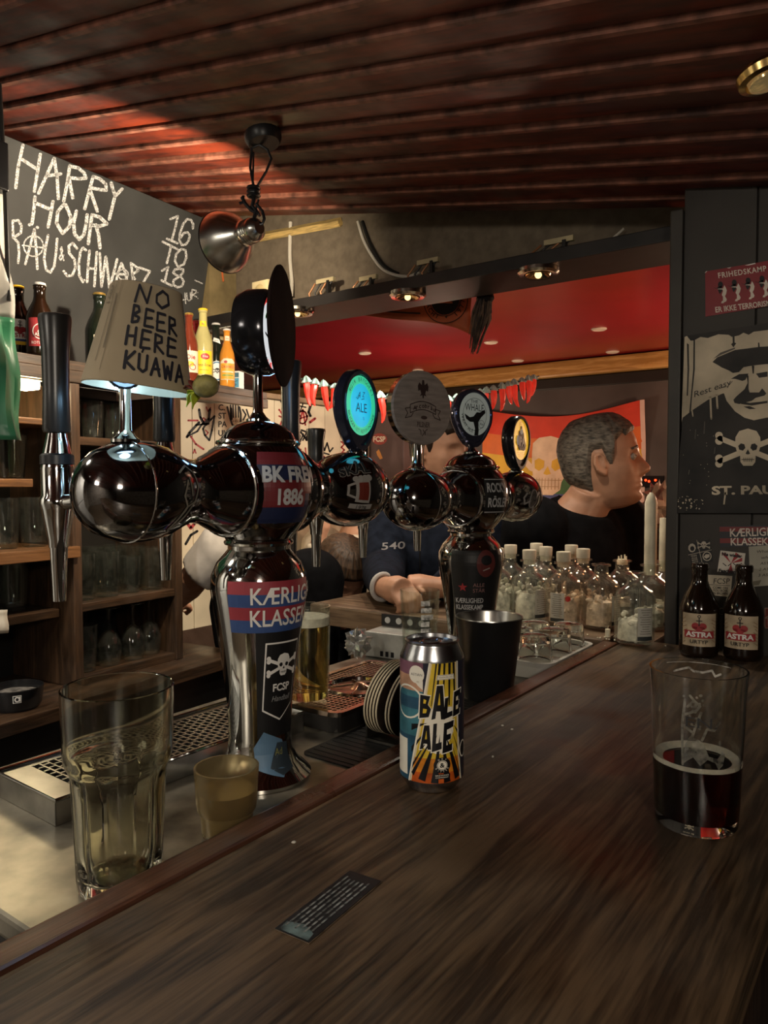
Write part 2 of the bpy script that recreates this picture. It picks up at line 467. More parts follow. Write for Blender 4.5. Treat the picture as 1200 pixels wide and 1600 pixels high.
# --- the hollow above the hanging beam
cav = MB().box((-1.88, 1.74, 1.93), (-.36, 1.77, 2.5))
wu = cav.build('wall_back', mat('rough_brown_plaster', (.17, .135, .095), .9, 0, .1, 40, .5)); struct(wu)
o = MB().box((-1.90, PC.y + .005, 1.88), (-1.865, 1.738, 2.5)).build('wall_side', mat('yellowed_plaster', (.25, .19, .09), .9, 0, .25, 9, .4)); struct(o)
a, b = onY(372, 377, 1.73), onY(532, 347, 1.73)
o = MB().tube([a, b], .014, 4).build('trim_1', mat('raw_pine_batten', (.62, .43, .16), .6, 0, .2, 20, .1, stretch=(1, 8, 8))); struct(o)

# --- wall with the posters, standing across the end of the counter
WY = 1.5
wr = MB().box((-.372, WY, 0), (2.2, WY + .1, 2.4)).build('wall_right', DARKW, bevel=.002); struct(wr)
for x in (-.245, -.02, .21):                      # the boards of its panelling
    MB().box((x, WY - .005, 1.0), (x + .222, WY, 2.2)).build('panel', DARKW, wr, bevel=.0015)
o = MB().box((-.396, WY - .018, 0), (-.3725, WY + .10, 1.93)).build('trim_2', mat('post_paint', (.042, .037, .031), .5, 0, .15, 8, .05), bevel=.003); struct(o)
MB().box((-.372, WY - .009, 1.0), (-.247, WY, 2.2)).build('panel', DARKW, wr, bevel=.0015)

# --- walls that close the room
o = MB().box((-4.2, 4.2, 0), (2.2, 4.3, 2.6)).build('wall_far', mat('far_wall_paint', (.045, .037, .035), .5, 0, .25, 2.5, .05)); struct(o)
o2 = o
o = MB().box((2.2, -2.6, 0), (2.3, 4.3, 2.6)).build('wall_street', BROWNW); struct(o)
o = MB().box((-4.2, -2.7, 0), (2.2, -2.6, 2.6)).build('wall_front', BROWNW); struct(o)
o = MB().box((-4.3, -2.6, 0), (-4.2, 4.3, 2.6)).build('wall_snug', BROWNW); struct(o)
o = MB().box((-2.4, -2.6, 0), (-2.3, 1.6, 2.6)).build('wall_left', mat('bar_wall_paint', (.60, .56, .48), .7, 0, .2, 5, .1)); struct(o)
# wooden rails and dull panes on the far wall
for x0, x1, z0, z1 in ((-2.6, -1.02, 1.3, 2.0), (-.96, -.02, 1.3, 2.0), (.04, .8, 1.3, 2.0)):
    MB().box((x0, 4.185, z0), (x1, 4.2, z1)).build('panel', mat('dull_grey_panel', (.10, .09, .085), .3, 0, .2, 2, .03), o2, bevel=.004)
for x in (-.99, .01):
    MB().box((x - .022, 4.165, 1.2), (x + .022, 4.2, 2.04)).build('post', mat('stained_rail', (.10, .05, .025), .4, 0, .2, 8), o2, bevel=.003)
o = MB().box((-4.2, 4.13, 2.035), (2.2, 4.2, 2.125)).build('trim_3', wood('honey_wood', (.36, .19, .05), (.56, .33, .11), .35, 'X'), bevel=.012); struct(o)
o = MB().box((-4.2, 4.17, 1.97), (2.2, 4.2, 2.03)).build('trim_4', mat('dark_rail', (.015, .012, .01), .5, 0, .1), bevel=.004); struct(o)
# red ceiling of the far room
rc = MB().grid(lambda u, v: (-4.2 + 6.4 * u, 1.78 + 2.42 * v, 2.135), 24, 16).build('ceiling', mat('glossy_red_ceiling', (.30, .010, .018), .28, 0, .1, 3, .05), thick=.01); struct(rc)
for x, y in ((570, 550), (653, 577), (767, 533), (936, 512), (957, 548), (809, 562)):
    p = onz(x, y, 2.135)
    MB().lathe([(0, -.001), (.018, -.003), (.03, -.006), (.036, -.002), (.036, .004)], 16, place(p.x, p.y, 2.129)).build('spotlight_rim', mat('rim_white', (.75, .66, .55), .3, 0, 0), rc)

# --- graffiti wall: white boards drawn over in red and black
GX = -2.05
gw = MB().box((GX - .06, 1.6, .9), (GX - .012, 2.72, 1.755)).build('wall_graffiti', mat('board_backing', (.3, .25, .18), .7, 0, .1)); struct(gw)
GB = mat('cream_board', (.62, .53, .38), .6, 0, .08, 6)
for k in range(11):
    y = 1.6 + .1015 * k
    MB().box((GX - .012, y, .9), (GX, y + .099, 1.735)).build('board', GB, gw, bevel=.001)
MB().box((GX - .012, 1.6, 1.737), (GX + .02, 2.72, 1.757)).build('ledge', mat('ledge_wood', (.3, .2, .12), .5, 0, .2), gw, bevel=.003)
gm = on_plane((GX, 0, 0), (1, 0, 0))
d = DC(True)
B = lambda pts, w=4: d.stroke(pts, w, 0)
Rr = lambda pts, w=4: d.stroke(pts, w, 1)
# figure with a heart
B([(311, 640), (313, 652), (318, 662), (326, 655), (328, 640)]); B([(311, 660), (296, 676), (292, 683)], 4); B([(306, 664), (326, 662)], 3)
B([(322, 664), (330, 655), (335, 650), (331, 672), (327, 688), (320, 680), (317, 670), (322, 662)], 3)
B([(292, 682), (308, 674), (316, 662)], 3); Rr([(294, 657), (309, 657)], 3); Rr([(298, 682), (306, 694), (318, 702)], 3)
Rr([(315, 655), (318, 659), (321, 655), (318, 653), (315, 655)], 2); Rr([(321, 672), (325, 676), (322, 680)], 2); Rr([(322, 636), (325, 643), (329, 637)], 2); Rr([(302, 708), (304, 702), (306, 708)], 2)
for t, y in (('C.', 641), ('ST', 654), ('PA', 667), ('ULI', 681)): d.text(t, 341, y, 9, 0, 1, sx=.9, bold=.02)
# hand
B([(355, 636), (360, 655), (363, 664), (370, 667), (376, 662), (376, 646), (374, 636)], 3)
for x in (360, 364, 368, 372): B([(x, 633), (x + .5, 652)], 2.2)
B([(361, 638), (362, 655)], 3); B([(379, 640), (384, 648), (380, 656)], 2.5); B([(385, 640), (389, 652)], 2.5)
for x in (364, 367, 370): d.ell(x, 658, .8, None, 0, 1, 8)
# web, star, anarchy sign, flames, eyes, zigzags
for a in range(8):
    q = a * PI / 4 + .2; B([(458, 632), (458 + 20 * math.cos(q), 632 + 22 * math.sin(q))], 2.2)
for r in (8, 15):
    d.circ(458, 632, r, 1.8, 0, 0, 8, r * 1.1)
d.circ(472.5, 652, 7, 2.6, 1, 0, 18, 10); Rr([(467, 664), (473, 640), (477, 664)], 2.6); Rr([(465, 655), (481, 650)], 2.4)
Rr([(436, 640), (440, 646), (446, 642), (440, 652), (436, 650)], 2.5); Rr([(436, 668), (440, 658), (442, 668), (447, 660), (446, 672), (450, 668)], 2.2)
B([(485, 634), (482, 644), (485, 650)], 4); Rr([(484, 660), (492, 654)], 4)
B([(455, 664), (459, 678), (463, 690), (452, 684)], 2.4); Rr([(456, 665), (459, 672)], 4); B([(470, 675), (479, 688), (481, 676), (471, 672)], 3)
for k in range(5): B([(458 + 5 * k, 700 - 4 * k), (464 + 5 * k, 684 - 3 * k)], 2.4)
Rr([(477, 700), (479, 720)], 2); Rr([(463, 702), (466, 710), (470, 702)], 2)
B([(503, 690), (507, 704), (511, 692), (515, 706), (520, 700)], 2.4); B([(502, 690), (500, 706), (514, 710)], 2.4); Rr([(506, 714), (508, 722)], 4); Rr([(500, 712), (502, 718)], 4)
for k in range(3): Rr([(533, 690 + 9 * k), (538, 694 + 9 * k), (534, 698 + 9 * k)], 2.4)
Rr([(293, 818), (298, 825), (304, 818)], 5); B([(290, 850), (298, 836), (308, 830)], 4); Rr([(515, 830), (525, 836)], 5)
d.build('drawing', [INK, RED], gm, gw, .0006)
# brown pillar with stickers
pl = MB().box((-2.045, 2.725, 0), (-1.86, 2.95, 1.735)).build('pillar_brown', mat('pillar_brown', (.085, .05, .045), .6, 0, .15, 5), bevel=.006); pl.name = 'wall_pillar'; struct(pl)
pm = on_plane((0, 2.725, 0), (0, -1, 0))
d = DC(True); d.ell(593, 686, 12, 9, 0, 0, 14); d.text('FCSP', 593, 690, 8, 1, 1, align='C', bold=.03, width=19)
d.poly([(588, 706), (592, 702), (595, 708), (598, 716), (594, 718), (590, 712)], 2); d.ell(589, 742, 8, 7, 0); d.ell(588, 743, 3, 4, 3, 1); d.rect(584, 806, 596, 818, 3)
d.build('sticker', [mat('dull_red_print', (.30, .05, .04), .6, 0, .1), CREAM, mat('orange_print', (.5, .2, .05), .6, 0, 0), mat('pink_print', (.45, .2, .16), .6, 0, 0)], pm, pl, .0008)

# ================================================================== COUNTER
BT = 1.10
bar = thing('bar_counter', (-.29, .4, 0), 'long dark oak bar counter with worn glossy top in the foreground', 'counter')
bar_wood = wood('dark_oak', (.027, .0155, .0075), (.105, .064, .033), .44, 'Y', .9, .4, .08)
redwood = wood('reddish_edge', (.045, .016, .009), (.10, .040, .022), .32, 'Y', 1.3, .3, .2)
o = MB().box((-.466, -1.0, BT - .04), (-.082, WY - .0195, BT)).build('worktop', bar_wood, bevel=.010); keep(o, bar)
o = MB().box((-.498, -1.0, BT - .04), (-.4675, 1.428, BT - .0005)).build('edge_strip', redwood, bevel=.004); keep(o, bar)
o = MB().box((-.45, -1.0, 0), (-.12, WY - .0195, BT - .0405)).build('front', wood('front_panel', (.02, .01, .006), (.05, .026, .014), .5, 'Z')); keep(o, bar)
# lower service shelf behind the counter
ws = thing('service_shelf', (-.66, .8, 0), 'stained steel work surface behind the counter carrying the beer towers', 'counter')
steel_top = mat('stained_steel_top', (.20, .18, .14), .3, .5, .4, 14, .08, detail=9)
o = MB().box((-.90, .29, 1.045), (-.4985, 1.428, 1.065)).build('top', steel_top, bevel=.004); keep(o, ws)
o = MB().box((-.84, .30, 0), (-.50, 1.42, 1.0445)).build('front', mat('black_laminate', (.01, .01, .01), .4, 0, .1)); keep(o, ws)
# counter across the end
rt = thing('bar_return', (-.9, 1.54, 0), 'wooden counter section running across behind the service shelf', 'counter')
oak2 = wood('worn_oak', (.075, .045, .026), (.19, .125, .075), .42, 'X', 1., .3)
o = MB().box((-1.27, 1.43, BT - .052), (-.499, 1.76, BT)).box((-.4985, 1.4825, BT - .052), (-.414, 1.76, BT - .0004)).build('worktop', oak2, bevel=.006); keep(o, rt)
for x in (-1.16, -.56):
    o = MB().box((x, 1.46, 0), (x + .05, 1.74, BT - .0525)).build('leg', oak2, bevel=.003); keep(o, rt)
o = MB().box((-1.0, 1.60, .1), (-.56, 1.62, BT - .0525)).build('panel', BLACK); keep(o, rt)

# ================================================================== HANGING BEAM WITH SPOTLIGHTS
beam = thing('ceiling_beam', (-1.15, 1.635, 1.91), 'black board hung below the planks carrying spotlights and cables', 'beam')
BM = mat('black_stained_board', (.018, .015, .014), .5, 0, .3, 10, .3)
o = MB().box((-1.86, 1.55, 1.895), (-.363, 1.72, 1.925)).build('board', BM, bevel=.002); keep(o, beam)
o = MB().box((-1.86, 1.70, 1.926), (-.363, 1.72, 1.945)).build('rail', BM, bevel=.002); keep(o, beam)
p = onz(350, 508, 1.895)
o = MB().box((-1.84, 1.585, 1.891), (-1.62, 1.70, 1.8945)).build('speckled_patch', mat('speckled_paint', (.5, .48, .42), .7, 0, .5, 60, .2)); keep(o, beam); o['label'] = 'speckled white paint on the underside'
def downlight(x, y, lit, label, zz=1.895):
    p = onz(x, y, zz - .012)
    t = thing('spotlight', (p.x, p.y, zz - .0008), label, 'spotlight', 'spotlights under the black beam')
    MB().lathe([(.030, -.002), (.032, -.012), (.042, -.013), (.047, -.008), (.047, 0), (.036, 0)], 28).build('rim', mat('nickel_rim', (.55, .5, .42), .18, 1, .1), t)
    MB().lathe([(0, -.0035), (.014, -.005), (.0275, -.014), (.029, -.012), (.027, -.001), (0, -.0005)], 24).build('reflector', mat('brass_reflector', (.75, .55, .25), .15, 1, .1), t)
    MB().ball((0, 0, -.012), .008, 12, 8).build('bulb', mat('filament', (1, .7, .3), .4, 0, 0, emit=lit), t)
    return p
for x, y, e, l in ((465, 490, 2, 'small round spotlight nearest the socket box on the beam'), (637, 464, .5, 'small round spotlight midway along the black beam'), (841, 429, .35, 'small round spotlight nearest the dark post on the beam')):
    p = downlight(x, y, e, l)
    lamp('spot_glow', 'SPOT', (p.x, p.y, 1.872), 10, (1, .88, .70), .02, (p.x, p.y - .02, 0), 110, .7)
# cables and boxes on the beam
p = atd(415, 463, 2.12)
sb = MB().box((p.x - .032, p.y - .022, 1.9255), (p.x + .032, p.y + .022, 1.985)).ball((p.x, p.y - .024, 1.955), (.02, .004, .02), 16, 8, 1).build('socket_box', [mat('aged_plastic', (.62, .52, .3), .5, 0, .1, 20), mat('aged_plastic_face', (.5, .4, .2), .5, 0, .1)], bevel=.004)
tag(sb, 'yellowed plastic socket box on top of the beam', 'socket')
def cable(pts, r, m, label, name='cable'):
    q = []
    P = [V(p) for p in pts]
    for i in range(len(P) - 1):
        a = P[max(i - 1, 0)]; b = P[i]; c = P[i + 1]; d_ = P[min(i + 2, len(P) - 1)]
        for k in range(6):
            t = k / 6
            q.append(.5 * ((2 * b) + (c - a) * t + (2 * a - 5 * b + 4 * c - d_) * t * t + (3 * b - a - 3 * c + d_) * t ** 3))
    q.append(P[-1])
    o = MB().tube(q, r, 8).build(name, m); tag(o, label, 'cable'); return o
whitec = mat('white_cable', (.6, .56, .48), .5, 0, .05); blackc = mat('black_cable', (.012, .011, .01), .5, 0, 0)
cable([onY(454, 347, 1.732), onY(453, 400, 1.732), onY(456, 440, 1.728), onY(455, 462, 1.71)], .006, whitec, 'straight white cable down the brown plaster above the beam')
cable([onY(559, 346, 1.732), onY(570, 380, 1.732), onY(592, 415, 1.728), onY(612, 428, 1.70), onY(638, 432, 1.69), onY(655, 425, 1.69)], .0045, whitec, 'curved white cable slanting down to the middle spotlight')
cable([onY(566, 346, 1.735), onY(580, 385, 1.73), onY(600, 415, 1.725), onY(622, 428, 1.715)], .005, blackc, 'black cable beside the curved white cable')
cable([onX(340, 370, -1.862), onX(344, 400, -1.86), onX(349, 440, -1.858)], .003, mat('orange_cord', (.6, .13, .03), .6, 0, .1), 'thin orange cord in the plaster corner', 'cord')
cable([onY(371, 382, 1.73), onY(364, 420, 1.73), onY(350, 472, 1.715)], .0045, mat('yellow_cord', (.72, .6, .1), .6, 0, .1), 'yellow cord hanging in the corner by the pine batten', 'cord')
cable([onY(905, 393, 1.73), onY(930, 387, 1.70), onY(955, 374, 1.72), onY(975, 357, 1.72)], .003, whitec, 'thin pale wire loop near the dark post')
for cx, cy, s, l in ((508, 440, 1, 'wire connector clump beside the straight white cable'), (575, 436, .9, 'black wire loop resting on the beam'), (668, 410, 1, 'wire connector clump over the middle spotlight'), (872, 378, 1.1, 'wire connector clump nearest the dark post')):
    p = onY(cx, cy, 1.66); k = MB()
    z0 = 1.9255
    top = max(z0 + .03, p.z)
    k.box((p.x - .03 * s, p.y - .006, top - .004), (p.x + .035 * s, p.y + .006, top + .008), 1)
    for q in range(4):
        dx = -.05 + .022 * q
        k.tube([(p.x + dx * s, p.y + .004 * q, z0 + .003), (p.x + (dx - .012) * s, p.y, (z0 + top) / 2 + .008), (p.x + (dx + .012) * s, p.y, top)], .0028, 6, 0 if q % 2 else 2)
    k.box((p.x + .012 * s, p.y - .01, z0 + .0005), (p.x + .02 * s, p.y + .004, top), 0)
    tag(k.build('wire_connector', [blackc, mat('pale_connector', (.5, .42, .25), .5, 0, .1), mat('copper_wire', (.35, .15, .06), .4, .3, .1)]), l, 'connector')
# ================================================================== BACK BAR (left), turned a little to the counter
B0 = atd(280, 900, 2.0); B0.z = 0
EY = V((-.090, .9959, 0)); EX = V((.9959, .090, 0))
BM4 = Matrix(((EX.x, EY.x, 0, B0.x), (EX.y, EY.y, 0, B0.y), (0, 0, 1, 0), (0, 0, 0, 1)))      # local: x towards the room, y along, z up
BI = BM4.inverted()
def bb(px, py, depth=0.):
    """photo point -> local (y, z) on the vertical plane 'depth' behind the front of the shelves"""
    q = BI @ onp(px, py, B0 - EX * depth, EX); return q.y, q.z
shelfwood = wood('shelf_wood', (.022, .012, .006), (.065, .034, .017), .45, 'Y', 1., .3)
edgewood = wood('orange_shelf_edge', (.09, .040, .014), (.19, .085, .030), .4, 'Y', 1., .2)
upw = wood('upright_wood', (.028, .015, .008), (.07, .037, .019), .45, 'Z', 1., .3)
darkback = mat('dark_shelf_back', (.012, .010, .008), .6, 0, .3, 5, .1)
bk = thing('back_bar_shelving', B0, 'dark wooden back bar shelving full of glasses behind the beer taps', 'shelving')
bk.rotation_euler = (0, 0, math.atan2(EX.y, EX.x))
YM = bb(122, 900)[0]                     # the upright between the two bays
D = .24
zt = bb(60, 555)[1]; z749 = bb(30, 748)[1]; z862 = bb(60, 858)[1]; z960 = bb(50, 958, .05)[1]; z655 = bb(85, 655)[1]
zr1 = bb(200, 690, .08)[1]; zr2 = bb(200, 932)[1]; zr3 = bb(200, 1058)[1]; zcnt = bb(60, 1112, -.09)[1]
ytop = bb(398, 628, .05)[0]
def lb(x0, y0, z0, x1, y1, z1, name, m, par=bk, bev=.002): return MB().box((x0, y0, z0), (x1, y1, z1)).build(name, m, par, bev)
lb(-D, -.95, zt - .022, .0, ytop, zt, 'shelf', shelfwood)
lb(-.012, -.95, zt - .05, .004, ytop, zt - .0225, 'lip', shelfwood)
lb(-D, -.95, z749 - .018, -.015, YM - .10, z749, 'shelf', edgewood)
lb(-D, YM - .16, z655 - .014, -.01, YM - .012, z655, 'shelf', edgewood)
lb(-D, -.95, z862 - .026, .012, YM - .0005, z862, 'shelf', edgewood)
lb(-D, -.95, z960 - .02, -.05, YM - .013, z960, 'shelf', shelfwood)
lb(-D, -.95, zcnt - .03, .10, .16, zcnt, 'counter_top', shelfwood)
lb(-D, -.95, 0, .07, .13, zcnt - .0305, 'cabinet_front', mat('black_cabinet', (.008, .007, .006), .5, 0, .2))
for z in (zr1, zr2): lb(-D, YM + .012, z - .020, -.004, -.012, z, 'shelf', shelfwood)
lb(-D, YM + .012, zcnt + .0005, -.004, -.012, zcnt + .02, 'shelf', shelfwood)
for y in (YM, 0): lb(-D, y - .012, zcnt + .0005, 0, y + .012, zt - .051, 'upright', upw)
lb(-D - .012, -.95, 0, -D - .0005, .0, zt - .023, 'back', darkback, bev=0)
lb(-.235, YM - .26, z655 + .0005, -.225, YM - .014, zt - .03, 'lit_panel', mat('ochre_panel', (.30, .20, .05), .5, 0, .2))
# small printed notes under the top shelf
def local(px, py, depth=0., dz=0.):
    y, z = bb(px, py, depth); return V((-depth, y, z))
# strip light under the top shelf: the lamp that lights the work surface
yl0, zl = bb(10, 600, .02); yl1, _ = bb(72, 600, .02)
st = thing('strip_light', BM4 @ V((-.05, (yl0 + yl1) / 2 - .1, zt - .0225)), 'glowing strip light below the bottle shelf behind the flag', 'light')
st.rotation_euler = bk.rotation_euler
L2 = (yl1 - yl0) / 2 + .1
MB().box((-.03, -L2, -.03), (.03, L2, 0)).build('housing', mat('fixture_white', (.7, .65, .5), .5, 0, .05), st, .003)
MB().box((-.026, -L2 + .01, -.05), (.026, L2 - .01, -.0305)).build('diffuser', mat('strip_diffuser', (1, .88, .6), .4, 0, 0, emit=40, ecol=(1, .80, .47)), st, .006)

# --- chalkboard leaning out at the top
p2 = atd(335, 345, 2.35); p1 = atd(10, 195, 410 * 2.35 / 560)
TX = (p2 - p1).normalized(); nrm = V((TX.y, -TX.x, 0)).normalized()
DN = (V((0, 0, -1)) * .98 - nrm * .20).normalized(); CN = TX.cross(DN).normalized()
if CN.dot(CAM - p2) < 0: CN = -CN
cb = thing('chalkboard', (p2 + p1) / 2, 'large grey chalkboard with chalk happy hour lettering leaning out under the ceiling', 'chalkboard')
hgt = (p2.z - zt) / abs(DN.z) - .012
a = p1 - TX * .9; b_ = p2
top_ = lambda q: q + DN * max(0, (q.z - (zc(q.x) - .024)) / abs(DN.z))
vs = [q - CN * t for t in (0, .014) for q in (top_(a), top_(b_), b_ + DN * hgt, a + DN * hgt)]
o = MB().add(vs, [(0, 1, 2, 3), (7, 6, 5, 4), (0, 4, 5, 1), (1, 5, 6, 2), (2, 6, 7, 3), (3, 7, 4, 0)]).build('slate', mat('chalkboard_slate', (.048, .049, .048), .7, 0, .45, 4, .05, col2=(.030, .031, .031)), None, .002); keep(o, cb)
CH = []
def line():
    global d
    d = DC(True); CH.append(d)
line()
def ck(scale, ox, oy, lines, w):
    for l in lines: d.stroke([(ox + x / scale, oy + y / scale) for x, y in l], w * 1.12, 0)
S1 = 5.333
big = [[(190, 250), (150, 430), (130, 605)], [(185, 370), (300, 445)], [(335, 325), (310, 480), (285, 635)],
 [(450, 360), (385, 505), (320, 650)], [(450, 360), (475, 520), (485, 695)], [(385, 505), (505, 490)],
 [(580, 420), (560, 560), (530, 715)], [(580, 425), (650, 440), (700, 480), (715, 525), (660, 530), (570, 520)], [(575, 530), (605, 690)],
 [(775, 510), (740, 640), (705, 780)], [(775, 510), (830, 530), (880, 575), (885, 625), (830, 620), (755, 605)], [(750, 625), (810, 800)],
 [(925, 565), (940, 620), (958, 670)], [(1015, 615), (955, 680), (930, 780), (910, 865)]]
ck(S1, 0, 180, big, 4.6)
line()
ck(S1, 0, 180, [[(290, 680), (280, 800), (265, 905)], [(290, 730), (430, 790)], [(440, 720), (420, 830), (400, 930)],
 [(530, 745), (480, 800), (470, 900), (520, 985), (575, 930), (590, 850), (545, 745), (530, 745)],
 [(635, 800), (612, 900), (620, 990), (660, 1035), (700, 990), (718, 900), (725, 830)],
 [(765, 830), (750, 940), (735, 1070)], [(765, 830), (830, 850), (890, 905), (830, 925), (760, 915)], [(800, 915), (820, 1000), (832, 1105)]], 4.8)
line()
ck(S1, 0, 180, [[(105, 885), (108, 1020)], [(105, 880), (150, 875), (178, 920), (172, 980), (112, 1020), (150, 1060), (158, 1140), (150, 1230)],
 [(285, 950), (250, 1090), (210, 1240)], [(285, 950), (300, 1110), (310, 1280)],
 [(400, 1000), (378, 1100), (366, 1200), (385, 1290), (420, 1310), (450, 1260), (465, 1150), (475, 1030)],
 [(640, 1110), (605, 1065), (572, 1090), (575, 1150), (618, 1200), (628, 1270), (600, 1335), (560, 1340), (530, 1300)],
 [(715, 1125), (690, 1105), (668, 1140), (655, 1240), (660, 1340), (690, 1390), (700, 1375)],
 [(745, 1130), (732, 1260), (725, 1390)], [(735, 1275), (800, 1280)], [(805, 1140), (795, 1280), (785, 1425)],
 [(830, 1150), (845, 1430)], [(845, 1430), (880, 1180)], [(885, 1190), (910, 1440)], [(910, 1440), (950, 1300), (975, 1200)]], 3.6)
ck(S1, 0, 180, [[(185, 1085), (365, 1105)], [(278 + 82 * math.cos(k * PI / 9), 1090 + 86 * math.sin(k * PI / 9)) for k in [0]] + [], [(520, 1205), (498, 1190), (500, 1165), (522, 1130), (515, 1100), (502, 1110), (508, 1150), (530, 1205)]] and
   [[(185, 1085), (365, 1105)], [(278 + 82 * math.cos(k * PI / 9), 1090 + 86 * math.sin(k * PI / 9)) for k in range(19)], [(530, 1165), (505, 1208), (492, 1190), (520, 1130), (512, 1098), (502, 1115), (530, 1210)]], 2.0)
d.ell(245 / S1, 180 + 912 / S1, 2.6, None, 0, 0, 10); d.ell(310 / S1, 180 + 935 / S1, 2.6, None, 0, 0, 10)
ck(5, 180, 320, [[(48, 455), (25, 520), (5, 595)], [(48, 455), (75, 525), (90, 590)], [(0, 540), (95, 545)], [(122, 455), (140, 590)], [(122, 455), (170, 490), (178, 515), (128, 545)], [(128, 545), (152, 580)], [(188, 490), (270, 520), (245, 560), (222, 600)]], 3.4)
ck(5, 180, 320, [[(62 + 40 * math.cos(k * PI / 7), 545 + 40 * math.sin(k * PI / 7)) for k in range(15)]], 1.6)
line()
ck(5, 180, 320, [[(430, 112), (488, 88)], [(488, 90), (468, 180), (442, 275)], [(402, 265), (485, 300)], [(605, 185), (608, 150), (590, 118), (560, 112), (530, 150), (505, 225), (500, 275), (520, 315), (550, 310), (572, 280), (582, 240), (565, 215), (535, 220), (508, 260)],
 [(370, 288), (490, 350)], [(435, 320), (420, 390), (402, 455)], [(515, 345), (475, 385), (465, 440), (490, 485), (535, 465), (555, 410), (548, 355), (515, 345)],
 [(365, 515), (415, 485)], [(412, 488), (400, 540), (385, 605)], [(360, 590), (440, 632)],
 [(500, 500), (465, 505), (452, 530), (475, 550), (515, 565), (535, 600), (520, 635), (485, 645), (452, 625), (455, 590), (500, 560), (530, 530), (530, 505), (500, 500)]], 3.2)
line()
ck(5, 180, 320, [[(455, 718), (505, 700)], [(480, 710), (478, 795)], [(503, 700), (520, 780)], [(515, 748), (550, 738)], [(543, 690), (550, 770)], [(558, 690), (560, 735), (575, 750), (590, 740), (586, 685)], [(597, 735), (600, 662)], [(600, 662), (632, 670), (628, 690), (603, 702), (635, 720)], [(622, 590), (680, 615)]], 1.7)
d.ell(309, 457, 1, None, 0, 0, 8); d.ell(309, 466, 1, None, 0, 0, 8)
for q in CH:
    o = q.build('chalk_writing', CHALK, on_plane(p2, CN), None, .0006); keep(o, cb); o['kind'] = 'stuff'

# --- glass vessels -------------------------------------------------------------------------------
def vessel(outer, floor_t, wall, seg=24):
    """closed glass wall from an outer profile [(r, z)]"""
    inner = [(max(r - wall, .002), max(z, outer[0][1] + floor_t)) for r, z in reversed(outer)]
    inner = [q for i, q in enumerate(inner) if i == 0 or q[1] < inner[i - 1][1] - 1e-6]
    return [(0, outer[0][1])] + outer + inner + [(0, outer[0][1] + floor_t)]
THING = {}
def glass(kind, loc, label, group=None, rz=0.):
    if kind in THING:
        return dup(THING[kind], loc, label, rz, group)
    t = thing({'tall': 'beer_glass', 'low': 'tumbler', 'wine': 'stemmed_glass', 'beaker': 'tumbler', 'tulip': 'stemmed_glass'}[kind], loc, label, 'glass', group, rz)
    if kind == 'tall': MB().lathe(vessel([(.025, 0), (.0275, .004), (.0305, .055), (.033, .113)], .011, .0022), 20).build('bowl', THIN, t)
    if kind == 'beaker': MB().lathe(vessel([(.021, 0), (.0235, .003), (.0265, .05), (.029, .095)], .008, .002), 20).build('bowl', THIN, t)
    if kind == 'low':      # upside down
        MB().lathe([(.030, 0), (.032, .002), (.0285, .068), (.026, .072), (0, .073), (0, .060), (.0255, .058), (.0295, .003)], 20, rf=lambda a, z: 1 + .015 * math.cos(8 * a) * (z > .01), closed=True).build('bowl', THIN, t)
    if kind in ('wine', 'tulip'):     # upside down
        k = .90 if kind == 'wine' else .92
        MB().lathe([(.028 * k, 0), (.034 * k, .03), (.034 * k, .05), (.022 * k, .085 * k), (.006, .098 * k), (0, .1 * k), (0, .094 * k), (.018 * k, .082 * k), (.0325 * k, .05), (.0325 * k, .03), (.0265 * k, .0)], 20, closed=True).build('bowl', THIN, t)
        MB().lathe([(0, .1 * k), (.005, .1 * k), (.0035, .12 * k), (.0038, .15 * k), (.008, .156 * k), (.030, .160 * k), (.031, .162 * k), (0, .163 * k)], 20).build('foot', THIN, t)
    THING[kind] = t
    return t
def on_shelf(px, depth, z, py=900):
    y, _ = bb(px, py, depth); return BM4 @ V((-depth, y, z + .0005))
N = ['first', 'second', 'third', 'fourth', 'fifth', 'sixth', 'seventh', 'eighth', 'ninth', 'tenth', 'eleventh', 'twelfth']
def at_shelf(y, depth, z): return BM4 @ V((-depth, y, z + .0006))
G1 = 'tall glasses on the orange shelf'
for i, l in enumerate(('tall clear glass on the orange shelf, right beside the upright', 'tall clear glass on the orange shelf, second from the upright', 'tall clear glass on the orange shelf, third from the upright', 'tall clear glass on the orange shelf, fourth from the upright', 'tall clear glass on the orange shelf, furthest from the upright')):
    glass('tall', at_shelf(YM - .062 - .073 * i, .07, z862), l, G1, i)
G2 = 'tall glasses on the shelf below'
for i, l in enumerate(('clear glass at the end of the lower dark shelf near the upright', 'clear glass on the lower dark shelf, second from its end', 'clear glass on the lower dark shelf by the white tag')):
    glass('tall', at_shelf(YM - .085 - .078 * i, .12, z960), l, G2, i + .4)
for i, l in enumerate(('small tumbler next to the upright on the uppermost inner shelf', 'small tumbler in the middle of the uppermost inner shelf', 'small tumbler under the paper cover on the uppermost inner shelf')):
    glass('beaker', at_shelf(YM + .048 + .068 * i, .09, zr1), l, 'tumblers on the uppermost inner shelf', i)
G3 = 'glasses packed on the middle inner shelf'
q = 0
WB_ = -YM                                     # width of the inner bay
for r_i, dp in enumerate((.050, .124, .196)):
    for c_i in range(4):
        y = YM + .050 + (WB_ - .100) * c_i / 3
        k_ = 'beaker' if (r_i + c_i) % 4 == 2 else 'tall'
        row_ = ('front', 'middle', 'back')[r_i]
        glass(k_, at_shelf(y, dp, zr2), f'{N[c_i]} glass from the upright in the {row_} row on the middle inner shelf', G3, q * .3); q += 1
G4 = 'glasses on the lowest inner shelf'
zl3 = zcnt + .02
